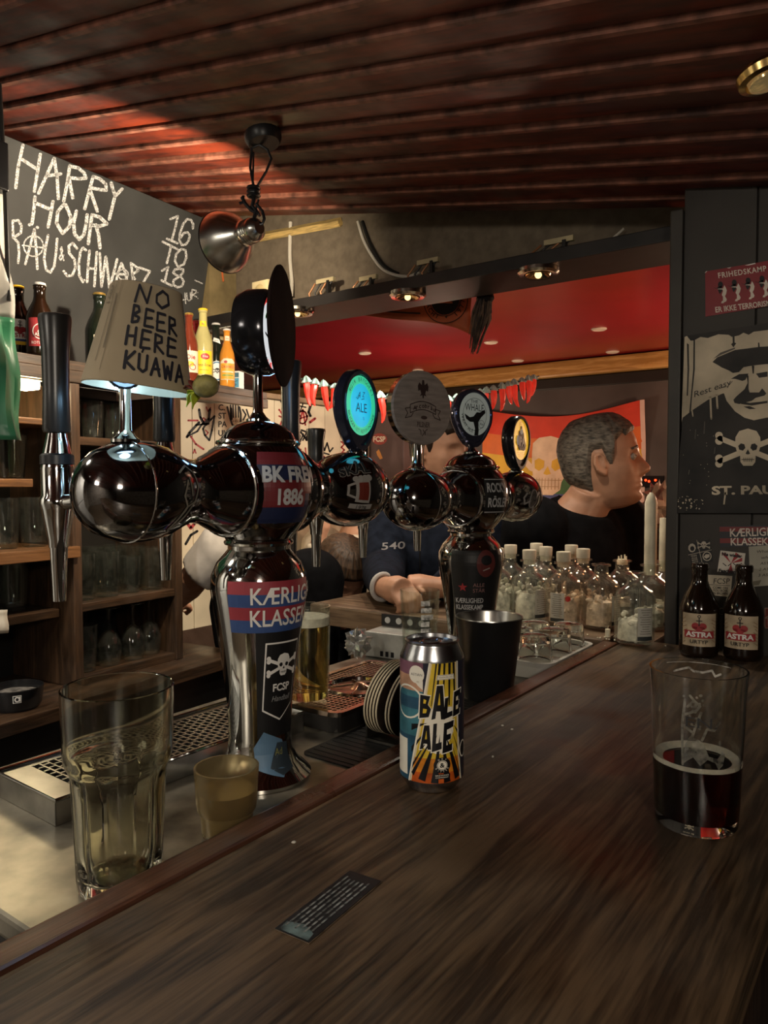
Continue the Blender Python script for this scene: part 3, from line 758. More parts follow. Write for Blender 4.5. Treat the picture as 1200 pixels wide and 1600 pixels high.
for y, dp, k_, l in ((.050, .05, 'tall', 'straight glass next to the upright on the lowest inner shelf'), (.050, .14, 'tall', 'straight glass at the back by the upright on the lowest inner shelf'), (.125, .05, 'wine', 'upended wine glass in the front row, first beside the straight glass'),
                     (.125, .14, 'wine', 'upended wine glass in the back row beside the straight glasses'), (.200, .05, 'wine', 'upended wine glass in the middle of the front row on the lowest inner shelf'), (.200, .15, 'tulip', 'upended tulip glass in the back row on the lowest inner shelf'), (WB_ - .052, .06, 'tulip', 'upended tulip glass at the far end of the lowest inner shelf')):
    glass(k_, at_shelf(YM + y, dp, zl3), l, G4)
# stacked plastic jugs behind the flag
p = on_shelf(14, .08, z749, 720)
for i in range(2):
    t = thing('plastic_cup', p + V((.004 * i, -.083 * i, 0)), ['clear plastic cup stack end below the green flag', 'clear plastic cup beside the flag hem, behind the other cup'][i], 'cup', 'plastic cups below the flag')
    MB().lathe(vessel([(.030, 0), (.031, .003), (.036, .06), (.039, .098)], .004, .002), 20).build('bowl', SMEAR, t)
# black bowl with small white emblem, and a paper tag
p = on_shelf(24, -.02, zcnt, 1070)
t = thing('black_bowl', p, 'black bowl with a white square emblem on the back counter', 'bowl')
prof = [(0, 0), (.045, 0), (.052, .01), (.056, .045), (.054, .046), (.049, .012), (.04, .006), (0, .006)]
MB().lathe(prof, 28).build('bowl', mat('gloss_black_plastic', (.01, .01, .011), .2, 0, .1), t)
MB().lathe([(0, .03), (.02, .034), (.046, .031), (.0485, .030), (.03, .02), (0, .02)], 20, rf=lambda a, z: 1 + .04 * math.sin(5 * a)).build('filling', mat('grey_crumbs', (.16, .15, .14), .8, 0, .4, 80, .8), t)
dd = DC(); dd.rect(-.008, .022, .008, .038, 0); dd.rect(-.0068, .0234, .0068, .0366, 1, 1); dd.ell(-.0, .03, .005, .0058, 0, 2, 14); dd.ell(0, .03, .0028, .0034, 1, 3, 12); dd.rect(.003, .025, .0062, .0356, 0, 2)
fa = math.atan2(-p.y, -p.x) - bk.rotation_euler.z * 0
dd.build('emblem', [WHITE, INK], lathemap([(.01, .0522), (.045, .0562)], fa + .05, 1, .054), t, .0004, du=.004)
p = local(5, 968, -.0)
tg = MB().grid(lambda u, v: (-.002 + .003 * math.sin(6 * v), p.y - .05 + .062 * u, p.z - .025 + .05 * v - .006 * u), 6, 6).build('paper_tag', PAPER, None, thick=.0006)
tg.matrix_world = BM4; tag(tg, 'creased white paper tag hanging from the dark shelf edge', 'tag')

# --- bottles on the top shelf
def bottle(kind, loc, label, rz=0., glassm=None, prof=None, cap=None, labels=None, h=.2, fill=None, group=None, cat='bottle', name='beer_bottle'):
    t = thing(name, loc, label, cat, group, rz)
    MB().lathe([(0, 0)] + prof + [(0, prof[-1][1])], 28).build('glass_body', glassm, t)
    zt_ = prof[-1][1]; rt_ = prof[-1][0]
    if cap: MB().lathe([(rt_ + .0008, zt_ - .004), (rt_ + .0018, zt_ - .003), (rt_ + .0012, zt_ + .0015), (rt_ - .002, zt_ + .003), (0, zt_ + .003)], 21, rf=lambda a, z: 1 + .04 * math.cos(21 * a) * (z < zt_)).build('cap', cap, t)
    if labels:
        for i, (dd, ms, a0) in enumerate(labels):
            dd.build('label' if i == 0 else 'neck_label', ms, lathemap([(z, r) for r, z in prof if True], a0 - rz, 1, max(r for r, z in prof)), t, .0006, du=.004)
    return t
LONG = [(.024, 0), (.027, .004), (.028, .01), (.028, .105), (.026, .12), (.018, .142), (.0125, .158), (.0115, .19), (.0135, .192), (.0135, .198), (.012, .2)]
STEIN = [(.028, 0), (.032, .004), (.0335, .01), (.0335, .082), (.0325, .09), (.026, .108), (.0165, .126), (.0138, .135), (.0132, .152), (.0148, .155), (.0148, .163), (.0132, .166)]
def facing(loc): return math.atan2(CAM.y - loc.y, CAM.x - loc.x)
def lab(w, h, z0, bg, items): # centred label
    dd = DC(); dd.rect(-w / 2, z0, w / 2, z0 + h, 0); items(dd); return dd
def topshelf(px, dp, kind, label, gm, cap, labels, sc_=1., prof=LONG):
    y, _ = bb(px, 580, dp); loc = BM4 @ V((-dp, y, zt + .0005))
    pr = [(r * sc_ * .92, z * sc_) for r, z in prof]
    a0 = facing(loc)
    lb_ = [(dd, ms, a0 + da) for dd, ms, da in labels]
    return bottle(kind, loc, label, 0, gm, pr, cap, lb_, group='bottles on the top shelf')
goldcap = mat('gold_cap', (.65, .45, .12), .3, .8, .1); yelcap = mat('yellow_cap', (.8, .5, .03), .4, 0, .05); whcap = mat('white_cap', (.7, .7, .68), .4, .2, .05)
LEMON = mat('cloudy_lemon_bottle', (.42, .38, .16), .1, 0, .1, coat=.4); REDB = mat('red_brown_bottle', (.16, .03, .015), .08, 0, .1, coat=.4); ORNG = mat('orange_soda_bottle', (.6, .24, .03), .08, 0, .1, coat=.4); DKGR = mat('black_bottle', (.008, .012, .008), .06, 0, .1, coat=.4)
# heart-and-anchor label
def anchorlabel(dd, z0, w, h, red=0):
    cx = 0
    dd.ell(-.0058, z0 + h * .60, .0064, .006, 1, 1, 14); dd.ell(.0058, z0 + h * .60, .0064, .006, 1, 1, 14)
    dd.poly([(-.0120, z0 + h * .58), (.0120, z0 + h * .58), (0, z0 + h * .40)], 1, 1)
    dd.stroke([(0, z0 + h * .62), (0, z0 + h * .84)], .0016, 2, 2); dd.stroke([(-.0042, z0 + h * .76), (.0042, z0 + h * .76)], .0016, 2, 2); dd.circ(0, z0 + h * .89, .0022, .0011, 2, 2, 10)
lb1 = DC(); lb1.rect(-.026, .03, .026, .088, 0); anchorlabel(lb1, .03, .052, .058); lb1.text('ASTRA', 0, .047, .009, 1, 1, align='C', bold=.03, width=.038); lb1.rect(-.026, .03, .026, .038, 3, 1); lb1.rect(-.026, .038, .026, .043, 4, 1)
topshelf(30, .10, 's', 'brown bottle with yellow cap and white heart label beside the flag', BROWNG, yelcap, [(lb1, [WHITE, RED, INK, YELLOW, BLUE], .1)], 1.0, STEIN)
lb2 = DC(); lb2.rect(-.026, .022, .026, .085, 0); lb2.circ(.002, .055, .017, .0022, 1, 1); lb2.text('A', .002, .047, .022, 1, 1, align='C'); lb2.rect(-.012, .043, .017, .053, 0, 2); lb2.text('ASTRA', .002, .0445, .007, 1, 3, align='C', width=.026, bold=.03); lb2.text('ROTLICHT', 0, .027, .006, 1, 1, align='C', width=.036)
topshelf(64, .035, 's', 'dark brown bottle with red label behind the black tap handle', BROWNG, whcap, [(lb2, [RED, WHITE], .0)], 1.0, STEIN)
topshelf(157, .06, 's', 'black bottle peeking out beside the paper cover', DKGR, goldcap, [(lab(.05, .05, .03, 0, lambda q: None), [CREAM], .3)], 1.12, STEIN)
lb3 = lab(.05, .06, .025, 0, lambda q: (q.text('Die', 0, .062, .012, 1, 1, align='C', bold=.02), q.ell(-.004, .048, .012, .008, 2, 1), q.circ(.004, .04, .008, .002, 1, 2)))
topshelf(296, .04, 'l', 'red brown soda bottle with gold cap and cream label beside the paper cover', REDB, goldcap, [(lb3, [CREAM, RED, YELLOW], .2)], .95)
topshelf(308, .14, 'l', 'slim red bottle behind the yellow labelled bottle', mat('red_slim_bottle', (.3, .02, .02), .1, 0, .1, coat=.3), mat('red_cap', (.4, .03, .03), .4, .2, 0), [], 1.02)
lb4 = lab(.05, .065, .025, 0, lambda q: (q.ell(.004, .074, .013, .009, 1, 1, 9), q.text('fritz', .004, .071, .006, 2, 2, align='C'), q.text('fritz-limo', 0, .046, .009, 3, 1, align='C', width=.042), q.stroke([(-.012, .036), (.012, .036)], .001, 3, 1)))
nk4 = DC(); nk4.rect(-.02, .160, .02, .176, 0); nk4.text('fritz', 0, .164, .007, 1, 1, align='C', bold=.02)
topshelf(318, .03, 'l', 'cloudy lemonade bottle with yellow cap and yellow label', LEMON, yelcap, [(lb4, [mat('label_yellow', (.8, .52, .02), .5, 0, .03), RED, WHITE, INK], .05), (nk4, [mat('label_yellow', (.8, .52, .02)), RED], 0.)], 1.05)
lb5 = DC(); lb5.ell(0, .055, .025, .03, 0, 0, 26); lb5.circ(0, .055, .0215, .004, 1, 1, 24, .026); lb5.ell(0, .055, .016, .019, 0, 1); skull(lb5, 0, .055, .009, 2, 0, 2)
nk5 = DC(); nk5.poly([(-.018, .146), (.018, .138), (.018, .152), (-.018, .158)], 0); nk5.text('tannenz', 0, .145, .006, 1, 1, align='C', width=.02)
topshelf(338, .10, 'l', 'black bottle with round white and blue skull label', DKGR, whcap, [(lb5, [WHITE, mat('label_blue', (.05, .16, .3), .5, 0, 0), INK], .1), (nk5, [WHITE, INK], .1)], 1.0)
lb6 = DC(); lb6.poly([(-.024, .022), (.024, .022), (.024, .075), (.012, .084), (-.012, .084), (-.024, .075)], 0); lb6.rect(-.022, .024, .022, .07, 1, 1); lb6.text('ORANGE', 0, .056, .008, 2, 2, align='C', width=.036); lb6.ell(-.006, .074, .005, .004, 3, 2); lb6.stroke([(-.015, .045), (.015, .045)], .004, 0, 2); lb6.stroke([(-.015, .035), (.015, .035)], .003, 4, 2)
nk6 = DC(); nk6.rect(-.016, .138, .016, .152, 0); nk6.text('soda', 0, .142, .006, 1, 1, align='C')
topshelf(355, .035, 'l', 'small orange soda bottle with cream and orange label', ORNG, whcap, [(lb6, [CREAM, mat('label_orange', (.7, .33, .03), .5, 0, 0), RED, RED, mat('label_green', (.1, .3, .08), .5, 0, 0)], .1), (nk6, [CREAM, RED], .1)], .86)
y, _ = bb(371, 600, .04)
t = thing('drink_carton', BM4 @ V((-.04, y, zt + .0005)), 'small pale blue drink carton at the end of the bottle shelf', 'carton', rz=math.radians(20))
MB().box((-.014, -.016, 0), (.014, .016, .055)).build('carton', mat('carton_white', (.7, .72, .7), .5, 0, .05), t, .001)
dd = DC(); dd.rect(-.013, .006, .013, .034, 0); dd.rect(-.013, .036, .013, .05, 1); dd.stroke([(-.008, .02), (.008, .026)], .003, 1, 1); dd.ell(0, .014, .006, .004, 1, 1)
dd.build('print', [mat('carton_blue', (.08, .28, .45), .5, 0, 0), mat('carton_teal', (.05, .14, .2), .5, 0, 0)], lambda x, y, o: V((x, -.016 - o, y)), t)
# --- hanging satin flag
fy, fz = bb(20, 300, -.22)
fg = thing('hanging_flag', BM4 @ V((.22, fy, 2.1)), 'white and green satin flag hanging in front of the bottle shelf', 'flag')
fg.rotation_euler = bk.rotation_euler
yr0 = bb(12, 300, -.22)[0]; yr1 = bb(39, 690, -.22)[0]; zf0 = bb(12, 303, -.22)[1]; zf1 = bb(25, 497, -.22)[1]; zf2 = bb(35, 688, -.22)[1]
def cloth(z0, z1):
    def fn(u, v):
        z = z0 + (z1 - z0) * v
        yr = yr0 + (yr1 - yr0) * (zf0 - z) / (zf0 - zf2)
        y = yr - .42 * (1 - u)
        x = .012 * math.sin(u * 21 + z * 5) + .008 * math.sin(u * 47 + 14 * z) + .006 * math.sin(z * 40 + u * 13)
        return (x, y - fy, z - 2.1 - .012 * (1 - u) * (v if z1 == zf2 else 0))
    return fn
satin_w = mat('white_satin', (.72, .70, .64), .35, 0, .08, 8, .2, sheen=.3); satin_g = mat('green_satin', (.03, .22, .10), .35, 0, .2, 10, .35, sheen=.3)
MB().grid(cloth(zf0, zf1), 40, 24).build('white_band', satin_w, fg, thick=.001)
MB().grid(cloth(zf1, zf2), 40, 24).build('green_band', satin_g, fg, thick=.001)
ph = yr0 - fy
MB().box((-.012, ph - .42, zf0 - 2.1), (.012, ph - .004, zf0 - 2.1 + .085)).build('dark_band', mat('black_satin', (.01, .01, .012), .4, 0, .1), fg, .003)
MB().tube([(0, ph - .002, zf2 - 2.1 + .25), (0, ph - .006, zf0 - 2.1 + .05), (0, ph - .012, .02)], .004, 8).build('cord', blackc, fg)

# --- tall white fridge out of view, added for the chrome to mirror
fr = thing('reflector_fridge', (-1.84, -.34, 0), 'tall white fridge with steel handle added out of view for the chrome to mirror', 'reflector_fridge')
FW = mat('reflector_white', (.72, .72, .69), .35, 0, .04)
MB().box((-.30, -.32, .05), (.25, .32, 1.85)).build('cabinet', FW, fr, .01)
MB().box((.252, -.315, .10), (.30, .315, 1.12)).build('door', FW, fr, .012)
MB().box((.252, -.315, 1.14), (.30, .315, 1.845)).build('door', FW, fr, .012)
for z0, z1 in ((.7, 1.05), (1.2, 1.5)): MB().tube([(.30, .27, z0), (.335, .27, z0 + .02), (.335, .27, z1 - .02), (.30, .27, z1)], .009, 10).build('handle', STEEL, fr)
for x in (-.26, .2):
    for y in (-.28, .28): MB().lathe([(0, 0), (.02, 0), (.02, .05), (0, .05)], 12, place(x, y, 0)).build('foot', BLACKP, fr)
# ================================================================== BEER TOWERS
WZ = 1.065; TXX = -.625
COL = [(.060, 0), (.060, .004), (.054, .010), (.044, .020), (.038, .034), (.0365, .05), (.038, .085), (.042, .12), (.048, .165), (.0535, .20), (.0565, .222), (.0555, .238), (.049, .253), (.040, .263), (.036, .268), (.036, .276)]
BODY = [(.036, .276), (.040, .282), (.049, .293), (.057, .306), (.0625, .322), (.0645, .338), (.0635, .352), (.059, .368), (.052, .381), (.046, .388), (.046, .394), (.043, .396), (.040, .402), (.031, .410), (.020, .415), (.010, .417), (0, .4175)]
AZ = .336
ARM = [(.050, .030), (.0505, .050), (.045, .066), (.037, .083), (.0335, .098), (.0345, .110), (.040, .124), (.0465, .140), (.050, .158), (.0505, .172), (.048, .190), (.0405, .208), (.0300, .220), (.0160, .2275), (0, .2295)]
def faucet(par, x, y, z, hl, dark=False, k=1.):
    """tap on the bartender's side; local origin at the barrel centre"""
    M = place(x, y, z)
    f = MB().lathe([(0, .062), (.0098, .062), (.0105, .058), (.0145, .040), (.0152, .036), (.0145, .033), (.016, .028), (.0165, .024), (.0165, -.005), (.0185, -.008), (.0185, -.014), (.0165, -.020), (.0105, -.052), (.0100, -.060), (.0092, -.06), (.0068, -.118), (.0045, -.118), (.0045, -.1), (0, -.1)], 24, M)
    f.tube([(x + .008, y, z - .012), (-.045, y, z - .006)], .008, 12)
    f = f.build('faucet', CHROME, par)
    MB().lathe([(0, .0625), (.0130, .0625), (.0142, .066), (.0132, .06 + hl * .35), (.0140, .06 + hl * .7), (.0168, .06 + hl - .004), (.0160, .06 + hl), (.013, .06 + hl + .001), (0, .06 + hl + .001)], 24, M).build('tap_handle', HANDLE, f)
    MB().lathe([(.0152, .030), (.0172, .0285), (.0172, .038), (.0148, .040)], 24, M).build('collar', BLACKP, f)
    return f
def tower(y0, label):
    t = thing('beer_tower', (TXX, y0, WZ + .0005), label, 'beer tower', 'chrome beer towers')
    MB().lathe([(0, 0)] + COL + [(0, .276)], 48).build('column', CHROME, t)
    b = MB().lathe([(0, .276)] + BODY, 48)
    b = b.build('body', DCHROME, t)
    MB().ring(.0465, .0028, place(0, 0, .391)).build('ring', CHROME, b)
    MB().ring(.0372, .0035, place(0, 0, .276)).build('ring', CHROME, b)
    for s in (-1, 1):
        M = Matrix.Translation((0, 0, AZ)) @ Matrix.Rotation(s * -PI / 2, 4, 'X')
        a = MB().lathe(ARM, 40, M).build('arm', DCHROME, t)
        MB().ring(.0500, .0022, M @ Matrix.Translation((0, 0, .052)), 0, 40).build('ring', CHROME, a)
        MB().ring(.0496, .0009, M @ Matrix.Translation((0, 0, .180)), 0, 40).build('seam', CHROME, a)
    return t
T1 = tower(.615, 'chrome beer tower nearest the viewer, with a striped red and blue sticker')
T2 = tower(1.122, 'chrome beer tower further along, behind the beer can')
for f in ((-.121, -.178, .0, .126), (-.172, 0, .0, .126), (-.121, .185, .0, .126)): faucet(T1, f[0], f[1], AZ + f[2], f[3])
T2.scale = (1, 1, .95)
for f in ((-.205, -.17), (-.235, 0), (-.225, .175)): faucet(T2, f[0], f[1], AZ - .005, .068)

# stickers on tower 1 (angles measured round the column; growing angle runs to the viewer's right)
A1 = math.atan2(-.615, .625); A2 = math.atan2(-1.122, .625)
def colz(v): return v
_c1 = lathemap([(z, r) for r, z in COL[1:]], A1, 1, .052)
cmap1 = lambda x, y, o: _c1(x - .0225, y, o)
d = DC()
x0, x1 = -.012, .090
zz = [.236, .2215, .207, .1925, .178]
def sag(x): return -.0
for i in range(4): d.rect(x0, zz[i + 1], x1, zz[i], i % 2)
d.text('KÆRLIGHED', .0135, .2105, .0185, 2, 1, sx=.78, bold=.012); d.text('KLASSEKAMP', .0125, .1855, .0185, 2, 1, sx=.78, bold=.012)
d.build('sticker', [mat('sticker_red', (.30, .035, .05), .5, 0, .06, 30), mat('sticker_blue', (.035, .075, .22), .5, 0, .06, 30), WHITE], cmap1, T1, .0004, du=.004, dv=.008)
d = DC()
d.rect(.018, .055, .085, .178, 0)
sh = [(.0295, .166), (.0795, .166), (.0785, .090), (.054, .0735), (.0255, .0865)]
d.poly(sh, 1, 1)
d.poly([(.0313, .1642), (.0777, .1642), (.0767, .0912), (.0540, .0757), (.0275, .0880)], 0, 2)
skull(d, .054, .138, .0145, 1, 0, 3)
d.text('FCSP', .054, .109, .0085, 1, 3, align='C', bold=.03, width=.027); d.text('Handball', .054, .097, .0065, 2, 3, align='C', shear=.35, width=.030)
d.build('sticker', [mat('sticker_black', (.010, .010, .011), .45, 0, .1), WHITE, GREY], cmap1, T1, .0005, du=.004, dv=.008)
d = DC(); d.poly([(.012, .044), (.028, .062), (.06, .050), (.07, .03), (.05, .012), (.016, .022)], 0); d.poly([(.040, .030), (.05, .048), (.07, .046), (.07, .018), (.05, .014), (.036, .022)], 1, 1); d.text('Ad', .045, .034, .008, 2, 2)
d.build('sticker', [mat('sticker_slate_blue', (.10, .19, .30), .5, 0, .1), mat('sticker_dim', (.03, .045, .06), .5, 0, .1), mat('sticker_olive', (.25, .25, .08), .5, 0, 0)], cmap1, T1, .0006, du=.004, dv=.006)
bm1 = lathemap([(z, r) for r, z in BODY[:-4]], A1, 1, .064)
d = DC()
d.rect(-.002, .365, .060, .379, 0); d.rect(-.002, .348, .075, .365, 1); d.rect(-.002, .333, .075, .348, 0) ; d.rect(-.002, .300, .070, .333, 1); d.rect(-.002, .318, .06, .336, 0, 1)
d.text('BK FREM', .004, .3465, .0165, 2, 2, sx=.86, bold=.04, shear=-.0); d.text('1886', .021, .3215, .0165, 2, 2, sx=.8, bold=.04)
d.build('sticker', [mat('dim_sticker_red', (.16, .018, .022), .45, 0, .1), mat('dim_sticker_blue', (.012, .018, .06), .45, 0, .1), mat('dim_white', (.5, .5, .5), .5, 0, .1)], bm1, T1, .0005, du=.005, dv=.005)
# stickers on the balls: artwork runs round the arm's own axis (arm axis is y)
def armmap(s, a0, R0=.0505):
    """x runs along the arm away from the body, y runs round it upwards, seen from the viewer's side"""
    tab = sorted([(z, r) for r, z in ARM])
    def fn(x, y, o):
        L = abs(x); r = interp(tab, L) + o; a = a0 + y / R0
        return V((r * math.cos(a), s * L, AZ + r * math.sin(a)))
    return fn
d = DC(); d.text('SKÅL', .112, .020, .016, 0, 1, align='L', bold=.03, shear=.1, width=.046)
d.rect(.130, -.022, .152, .012, 1, 1); d.rect(.134, -.018, .149, .006, 2, 2); d.stroke([(.130, .006), (.120, .003), (.119, -.012), (.130, -.016)], .0035, 1, 1)
for q in (.131, .138, .145, .151): d.ell(q, .012, .005, .0045, 1, 2, 10)
d.poly([(.124, -.034), (.158, -.030), (.158, -.023), (.124, -.026)], 1, 1); d.text('1978', .141, -.032, .006, 3, 3, align='C')
for s_ in [0]:
    d.build('sticker', [mat('dim_sticker_black', (.012, .012, .012), .5, 0, 0), mat('dim_cream', (.30, .28, .26), .5, 0, .1), mat('dim_beer', (.14, .02, .012), .5, 0, 0), INK], armmap(1, .08), T1, .0006, du=.004, dv=.004)
    d2 = DC(); d2.text('SKÅL', .112, .020, .016, 0, 0, align='L', bold=.055, shear=.1, width=.047)
    d2.build('sticker', [mat('dim_cream2', (.34, .30, .27), .5, 0, 0)], armmap(1, .08), T1, .0004, du=.004, dv=.004)
d = DC(); B_ = lambda p, w=.0022: d.stroke(p, w, 0)
B_([(-.150, .020), (-.138, .030), (-.126, .024), (-.122, .006), (-.128, -.012), (-.140, -.016), (-.146, -.004), (-.140, .012)]); B_([(-.128, -.012), (-.146, -.034), (-.154, -.042)], .003); B_([(-.140, -.016), (-.156, -.040), (-.154, -.045)], .003); B_([(-.136, .016), (-.133, -.004)], .0025)
d.build('sticker', [mat('dim_outline', (.22, .20, .16), .5, 0, 0)], lambda x, y, o: armmap(-1, .0)(abs(x), y, o), T1, .0006, du=.004, dv=.004)
# tower 2
_b2 = lathemap([(z, r) for r, z in BODY[:-4]], A2, 1, .064)
bm2 = lambda x, y, o: _b2(x + .011, y, o)
d = DC(); d.rect(.012, .310, .066, .372, 0); d.rect(.013, .3685, .065, .370, 1, 1); d.rect(.013, .3115, .065, .313, 1, 1); d.text("ROCK'N", .016, .3475, .0155, 1, 1, bold=.03, width=.046); d.text('RÖSLER', .018, .3215, .0155, 1, 1, bold=.03, width=.046)
d.build('sticker', [mat('dim_sticker_black', (.012, .012, .012)), mat('dim_white', (.5, .5, .5))], bm2, T2, .0005, du=.005, dv=.005)
d = DC()
d.ell(.150, -.004, .012, .020, 0, 0, 18, -.3); d.ell(.150, -.004, .0095, .0175, 1, 1, 18, -.3); d.stroke([(.140, -.008), (.128, -.016), (.124, -.002), (.132, .008)], .004, 0, 1); d.stroke([(.158, .0), (.168, .008)], .004, 0, 1); d.stroke([(.152, -.02), (.160, -.034)], .005, 0, 1); d.ell(.147, .004, .0014, None, 2, 3, 8); d.ell(.154, .002, .0014, None, 2, 3, 8); d.stroke([(.146, -.005), (.150, -.008), (.155, -.005)], .0012, 2, 3)
d.build('sticker', [mat('dim_cream', (.30, .28, .26)), mat('dim_taupe', (.10, .085, .075), .5, 0, .1), INK], armmap(1, .0), T2, .0006, du=.004, dv=.004)
_c2 = lathemap([(z, r) for r, z in COL[1:]], A2, 1, .052)
cmap2 = lambda x, y, o: _c2(x - .030, y, o)
d = DC(); d.rect(-.002, .02, .09, .245, 0); d.ell(.055, .222, .016, .024, 1, 1); d.ell(.055, .228, .009, .009, 0, 2); d.stroke([(.05, .21), (.06, .214)], .002, 2, 2)
st_ = [(.0165 + .0085 * (1 if k % 2 == 0 else .4) * math.sin(k * PI / 5), .180 + .0085 * (1 if k % 2 == 0 else .4) * math.cos(k * PI / 5)) for k in range(10)]
d.poly(st_, 3, 1); d.text('ALLE', .034, .181, .0065, 4, 1); d.text('STÅR', .034, .171, .0065, 4, 1); d.text('KÆRLIGHED', .002, .152, .0085, 5, 1, bold=.02, width=.052); d.text('KLASSEKAMP', .002, .140, .0085, 5, 1, bold=.02, width=.052)
d.ell(.022, .10, .024, .022, 6, 1, 18); d.ell(.02, .10, .012, .013, 7, 2, 14); d.poly([(.016, .108), (.021, .112), (.022, .102), (.018, .094), (.011, .092), (.015, .098)], 8, 3)
d.text('KLASSE', .03, .055, .008, 1, 1, rot=PI / 2, bold=.02)
d.build('sticker', [mat('sticker_black', (.010, .010, .011)), mat('dim_maroon', (.11, .022, .02), .5, 0, .1), mat('dim_cream', (.3, .28, .26)), RED, mat('dim_pinkish', (.3, .16, .15), .5, 0, 0), mat('dim_white', (.5, .5, .5)), mat('ember_dark', (.09, .016, .008), .5, 0, .3, 60), mat('ember', (.30, .05, .012), .5, 0, .3, 60), CREAM], cmap2, T2, .0005, du=.004, dv=.006)

# --- medallions (tap badges) on the towers
def medallion(par, y, z0, zcen, R, yaw, rim_m, depth=.018, drop=True, sx=1., stem_r=.006):
    """round badge on a stem; returns the frame of its face: x to the viewer's right, y up, z out"""
    f = V((math.cos(yaw), math.sin(yaw), 0)); r_ = V((-f.y, f.x, 0))
    M = Matrix(((r_.x, 0, f.x, 0), (r_.y, 0, f.y, y), (0, 1, 0, zcen), (0, 0, 0, 1)))
    h = zcen - z0
    m = MB()
    m.lathe([(.014, 0), (.014, .003), (.010, .006), (stem_r, .012), (stem_r * .9, h - R * .98), (stem_r, h - R * .9), (0, h - R * .9)], 20, place(0, y, z0 - .001))
    s = m.build('badge_stem', CHROME, par)
    k = MB()
    def rf(a, z):
        c = math.cos(a + PI / 2)                     # grows towards the bottom
        return 1 + (.30 * max(0, c) ** 6 if drop else 0)
    k.lathe([(0, -depth * .5), (R * .9, -depth * .5), (R, -depth * .2), (R, depth * .35), (R * .95, depth * .5), (R * .86, depth * .5), (R * .84, depth * .38), (0, depth * .38)], 40, M, 0, rf)
    k.build('badge_housing', rim_m, s)
    return s, M, depth * .38
HOUS = mat('badge_housing_dark', (.03, .03, .035), .15, .6, .1)
DT = .4165
# first ball: badge hidden under the paper cover, lit from inside
s, M, fz = medallion(T1, -.178, AZ + .049, AZ + .135, .028, math.radians(-35), HOUS)
MB().lathe([(.0, fz + .001), (.022, fz + .001), (.022, fz + .0025), (0, fz + .003)], 24, M).build('lit_face', mat('lit_badge_blue', (.5, .75, 1), .4, 0, 0, emit=6), s)
lamp('badge_glow', 'POINT', T1.location + M @ V((0, -.030, .034)), .2, (.38, .68, 1), .012)
lamp('badge_glow', 'POINT', T1.location + M @ V((.0, -.030, -.030)), .2, (.38, .68, 1), .012)
# body badge: lit drum face turned away, covered by a dark round board
YB = math.radians(30)
s, M, fz = medallion(T1, 0, DT, DT + .102, .049, YB, HOUS, .036, False)
d = DC(); d.ell(0, 0, .046, None, 0, 0, 40); d.ell(0, 0, .034, None, 1, 1, 36); d.ell(.004, .008, .012, .014, 2, 2); d.stroke([(-.02, -.004), (.014, -.012)], .003, 3, 2); d.stroke([(-.018, .014), (-.008, .024)], .004, 4, 2); d.ell(-.01, -.036, .008, None, 1, 2); d.ell(.012, -.036, .006, None, 1, 2); d.text('8', -.013, -.040, .008, 0, 3)
d.build('lit_face', [mat('lit_red', (.8, .05, .04), .4, 0, 0, emit=.55), mat('lit_white', (.85, .88, .9), .4, 0, 0, emit=.75), YELLOW, INK, mat('badge_green', (.1, .35, .12), .5, 0, 0)], lambda x, y, o: M @ V((x, y, fz + o)), s)
dk = thing('round_board', T1.location + V((0, 0, 0)), 'dark brown round board leaning edge-on against the red lit badge', 'coaster')
dk.location = T1.location + V((.0, .0, DT + .108))
yb2 = math.radians(31)
f = V((math.cos(yb2), math.sin(yb2), 0)); r_ = V((-f.y, f.x, 0))
Md = Matrix(((r_.x, 0, f.x, f.x * .030 - r_.x * .004), (r_.y, 0, f.y, f.y * .030 - r_.y * .004), (0, 1, 0, 0), (0, 0, 0, 1)))
MB().lathe([(0, -.003), (.062, -.003), (.0655, -.001), (.0655, .001), (.062, .003), (0, .003)], 48, Md, 0, lambda a, z: 1 + .05 * abs(math.sin(a)) ** 10).build('board', mat('dark_leather_brown', (.014, .008, .007), .9, 0, .2, 25, .1, spec=.1), dk)
MB().tube([Md @ V((0, 0, -.0035)), Md @ V((0, 0, -.014))], .006, 12).build('clip', BLACKP, dk)
# ALE badge
s, M, fz = medallion(T1, .185, AZ + .049, AZ + .114, .049, math.radians(8), mat('badge_navy', (.03, .035, .06), .12, .5, 0), .02)
d = DC(); d.ell(0, .0, .0405, None, 0, 0, 44); d.ell(0, 0, .0285, .0295, 1, 1, 40)
d.arctext('ÆGIR BRYGGERI', 0, 0, .0325, .0055, PI * .86, PI * .14, 2, 2); d.arctext('BRYGGERIET REFSVINDINGE', 0, 0, .0375, .005, PI * 1.08, PI * 1.92, 2, 2, True)
d.text('ALE', 0, -.009, .0125, 2, 2, align='C', bold=.0, width=.030); d.text('A', -.007, .010, .0085, 2, 2, align='C', shear=.4); d.text('Z', .005, .012, .007, 2, 2, align='C', shear=.3); d.stroke([(.000, .008), (.008, .010)], .0009, 2, 2); d.stroke([(-.014, .010), (-.010, .008), (-.006, .012)], .0009, 2, 2); d.text('.  %', .004, -.019, .004, 2, 2, align='C')
d.build('lit_face', [mat('lit_green', (.05, .8, .42), .4, 0, 0, emit=.5), mat('lit_cyan', (.0, .56, .86), .4, 0, .15, 20, emit=.6), mat('badge_ink', (.0, .05, .08), .5, 0, 0)], lambda x, y, o: M @ V((x, y, fz + o)), s)
lamp('badge_glow', 'POINT', T1.location + M @ V((0, .0, .03)), .015, (.1, .75, 1), .02)
lamp('badge_glow', 'POINT', T1.location + V((-.07, .10, DT + .06)), .10, (.25, .55, 1), .015)
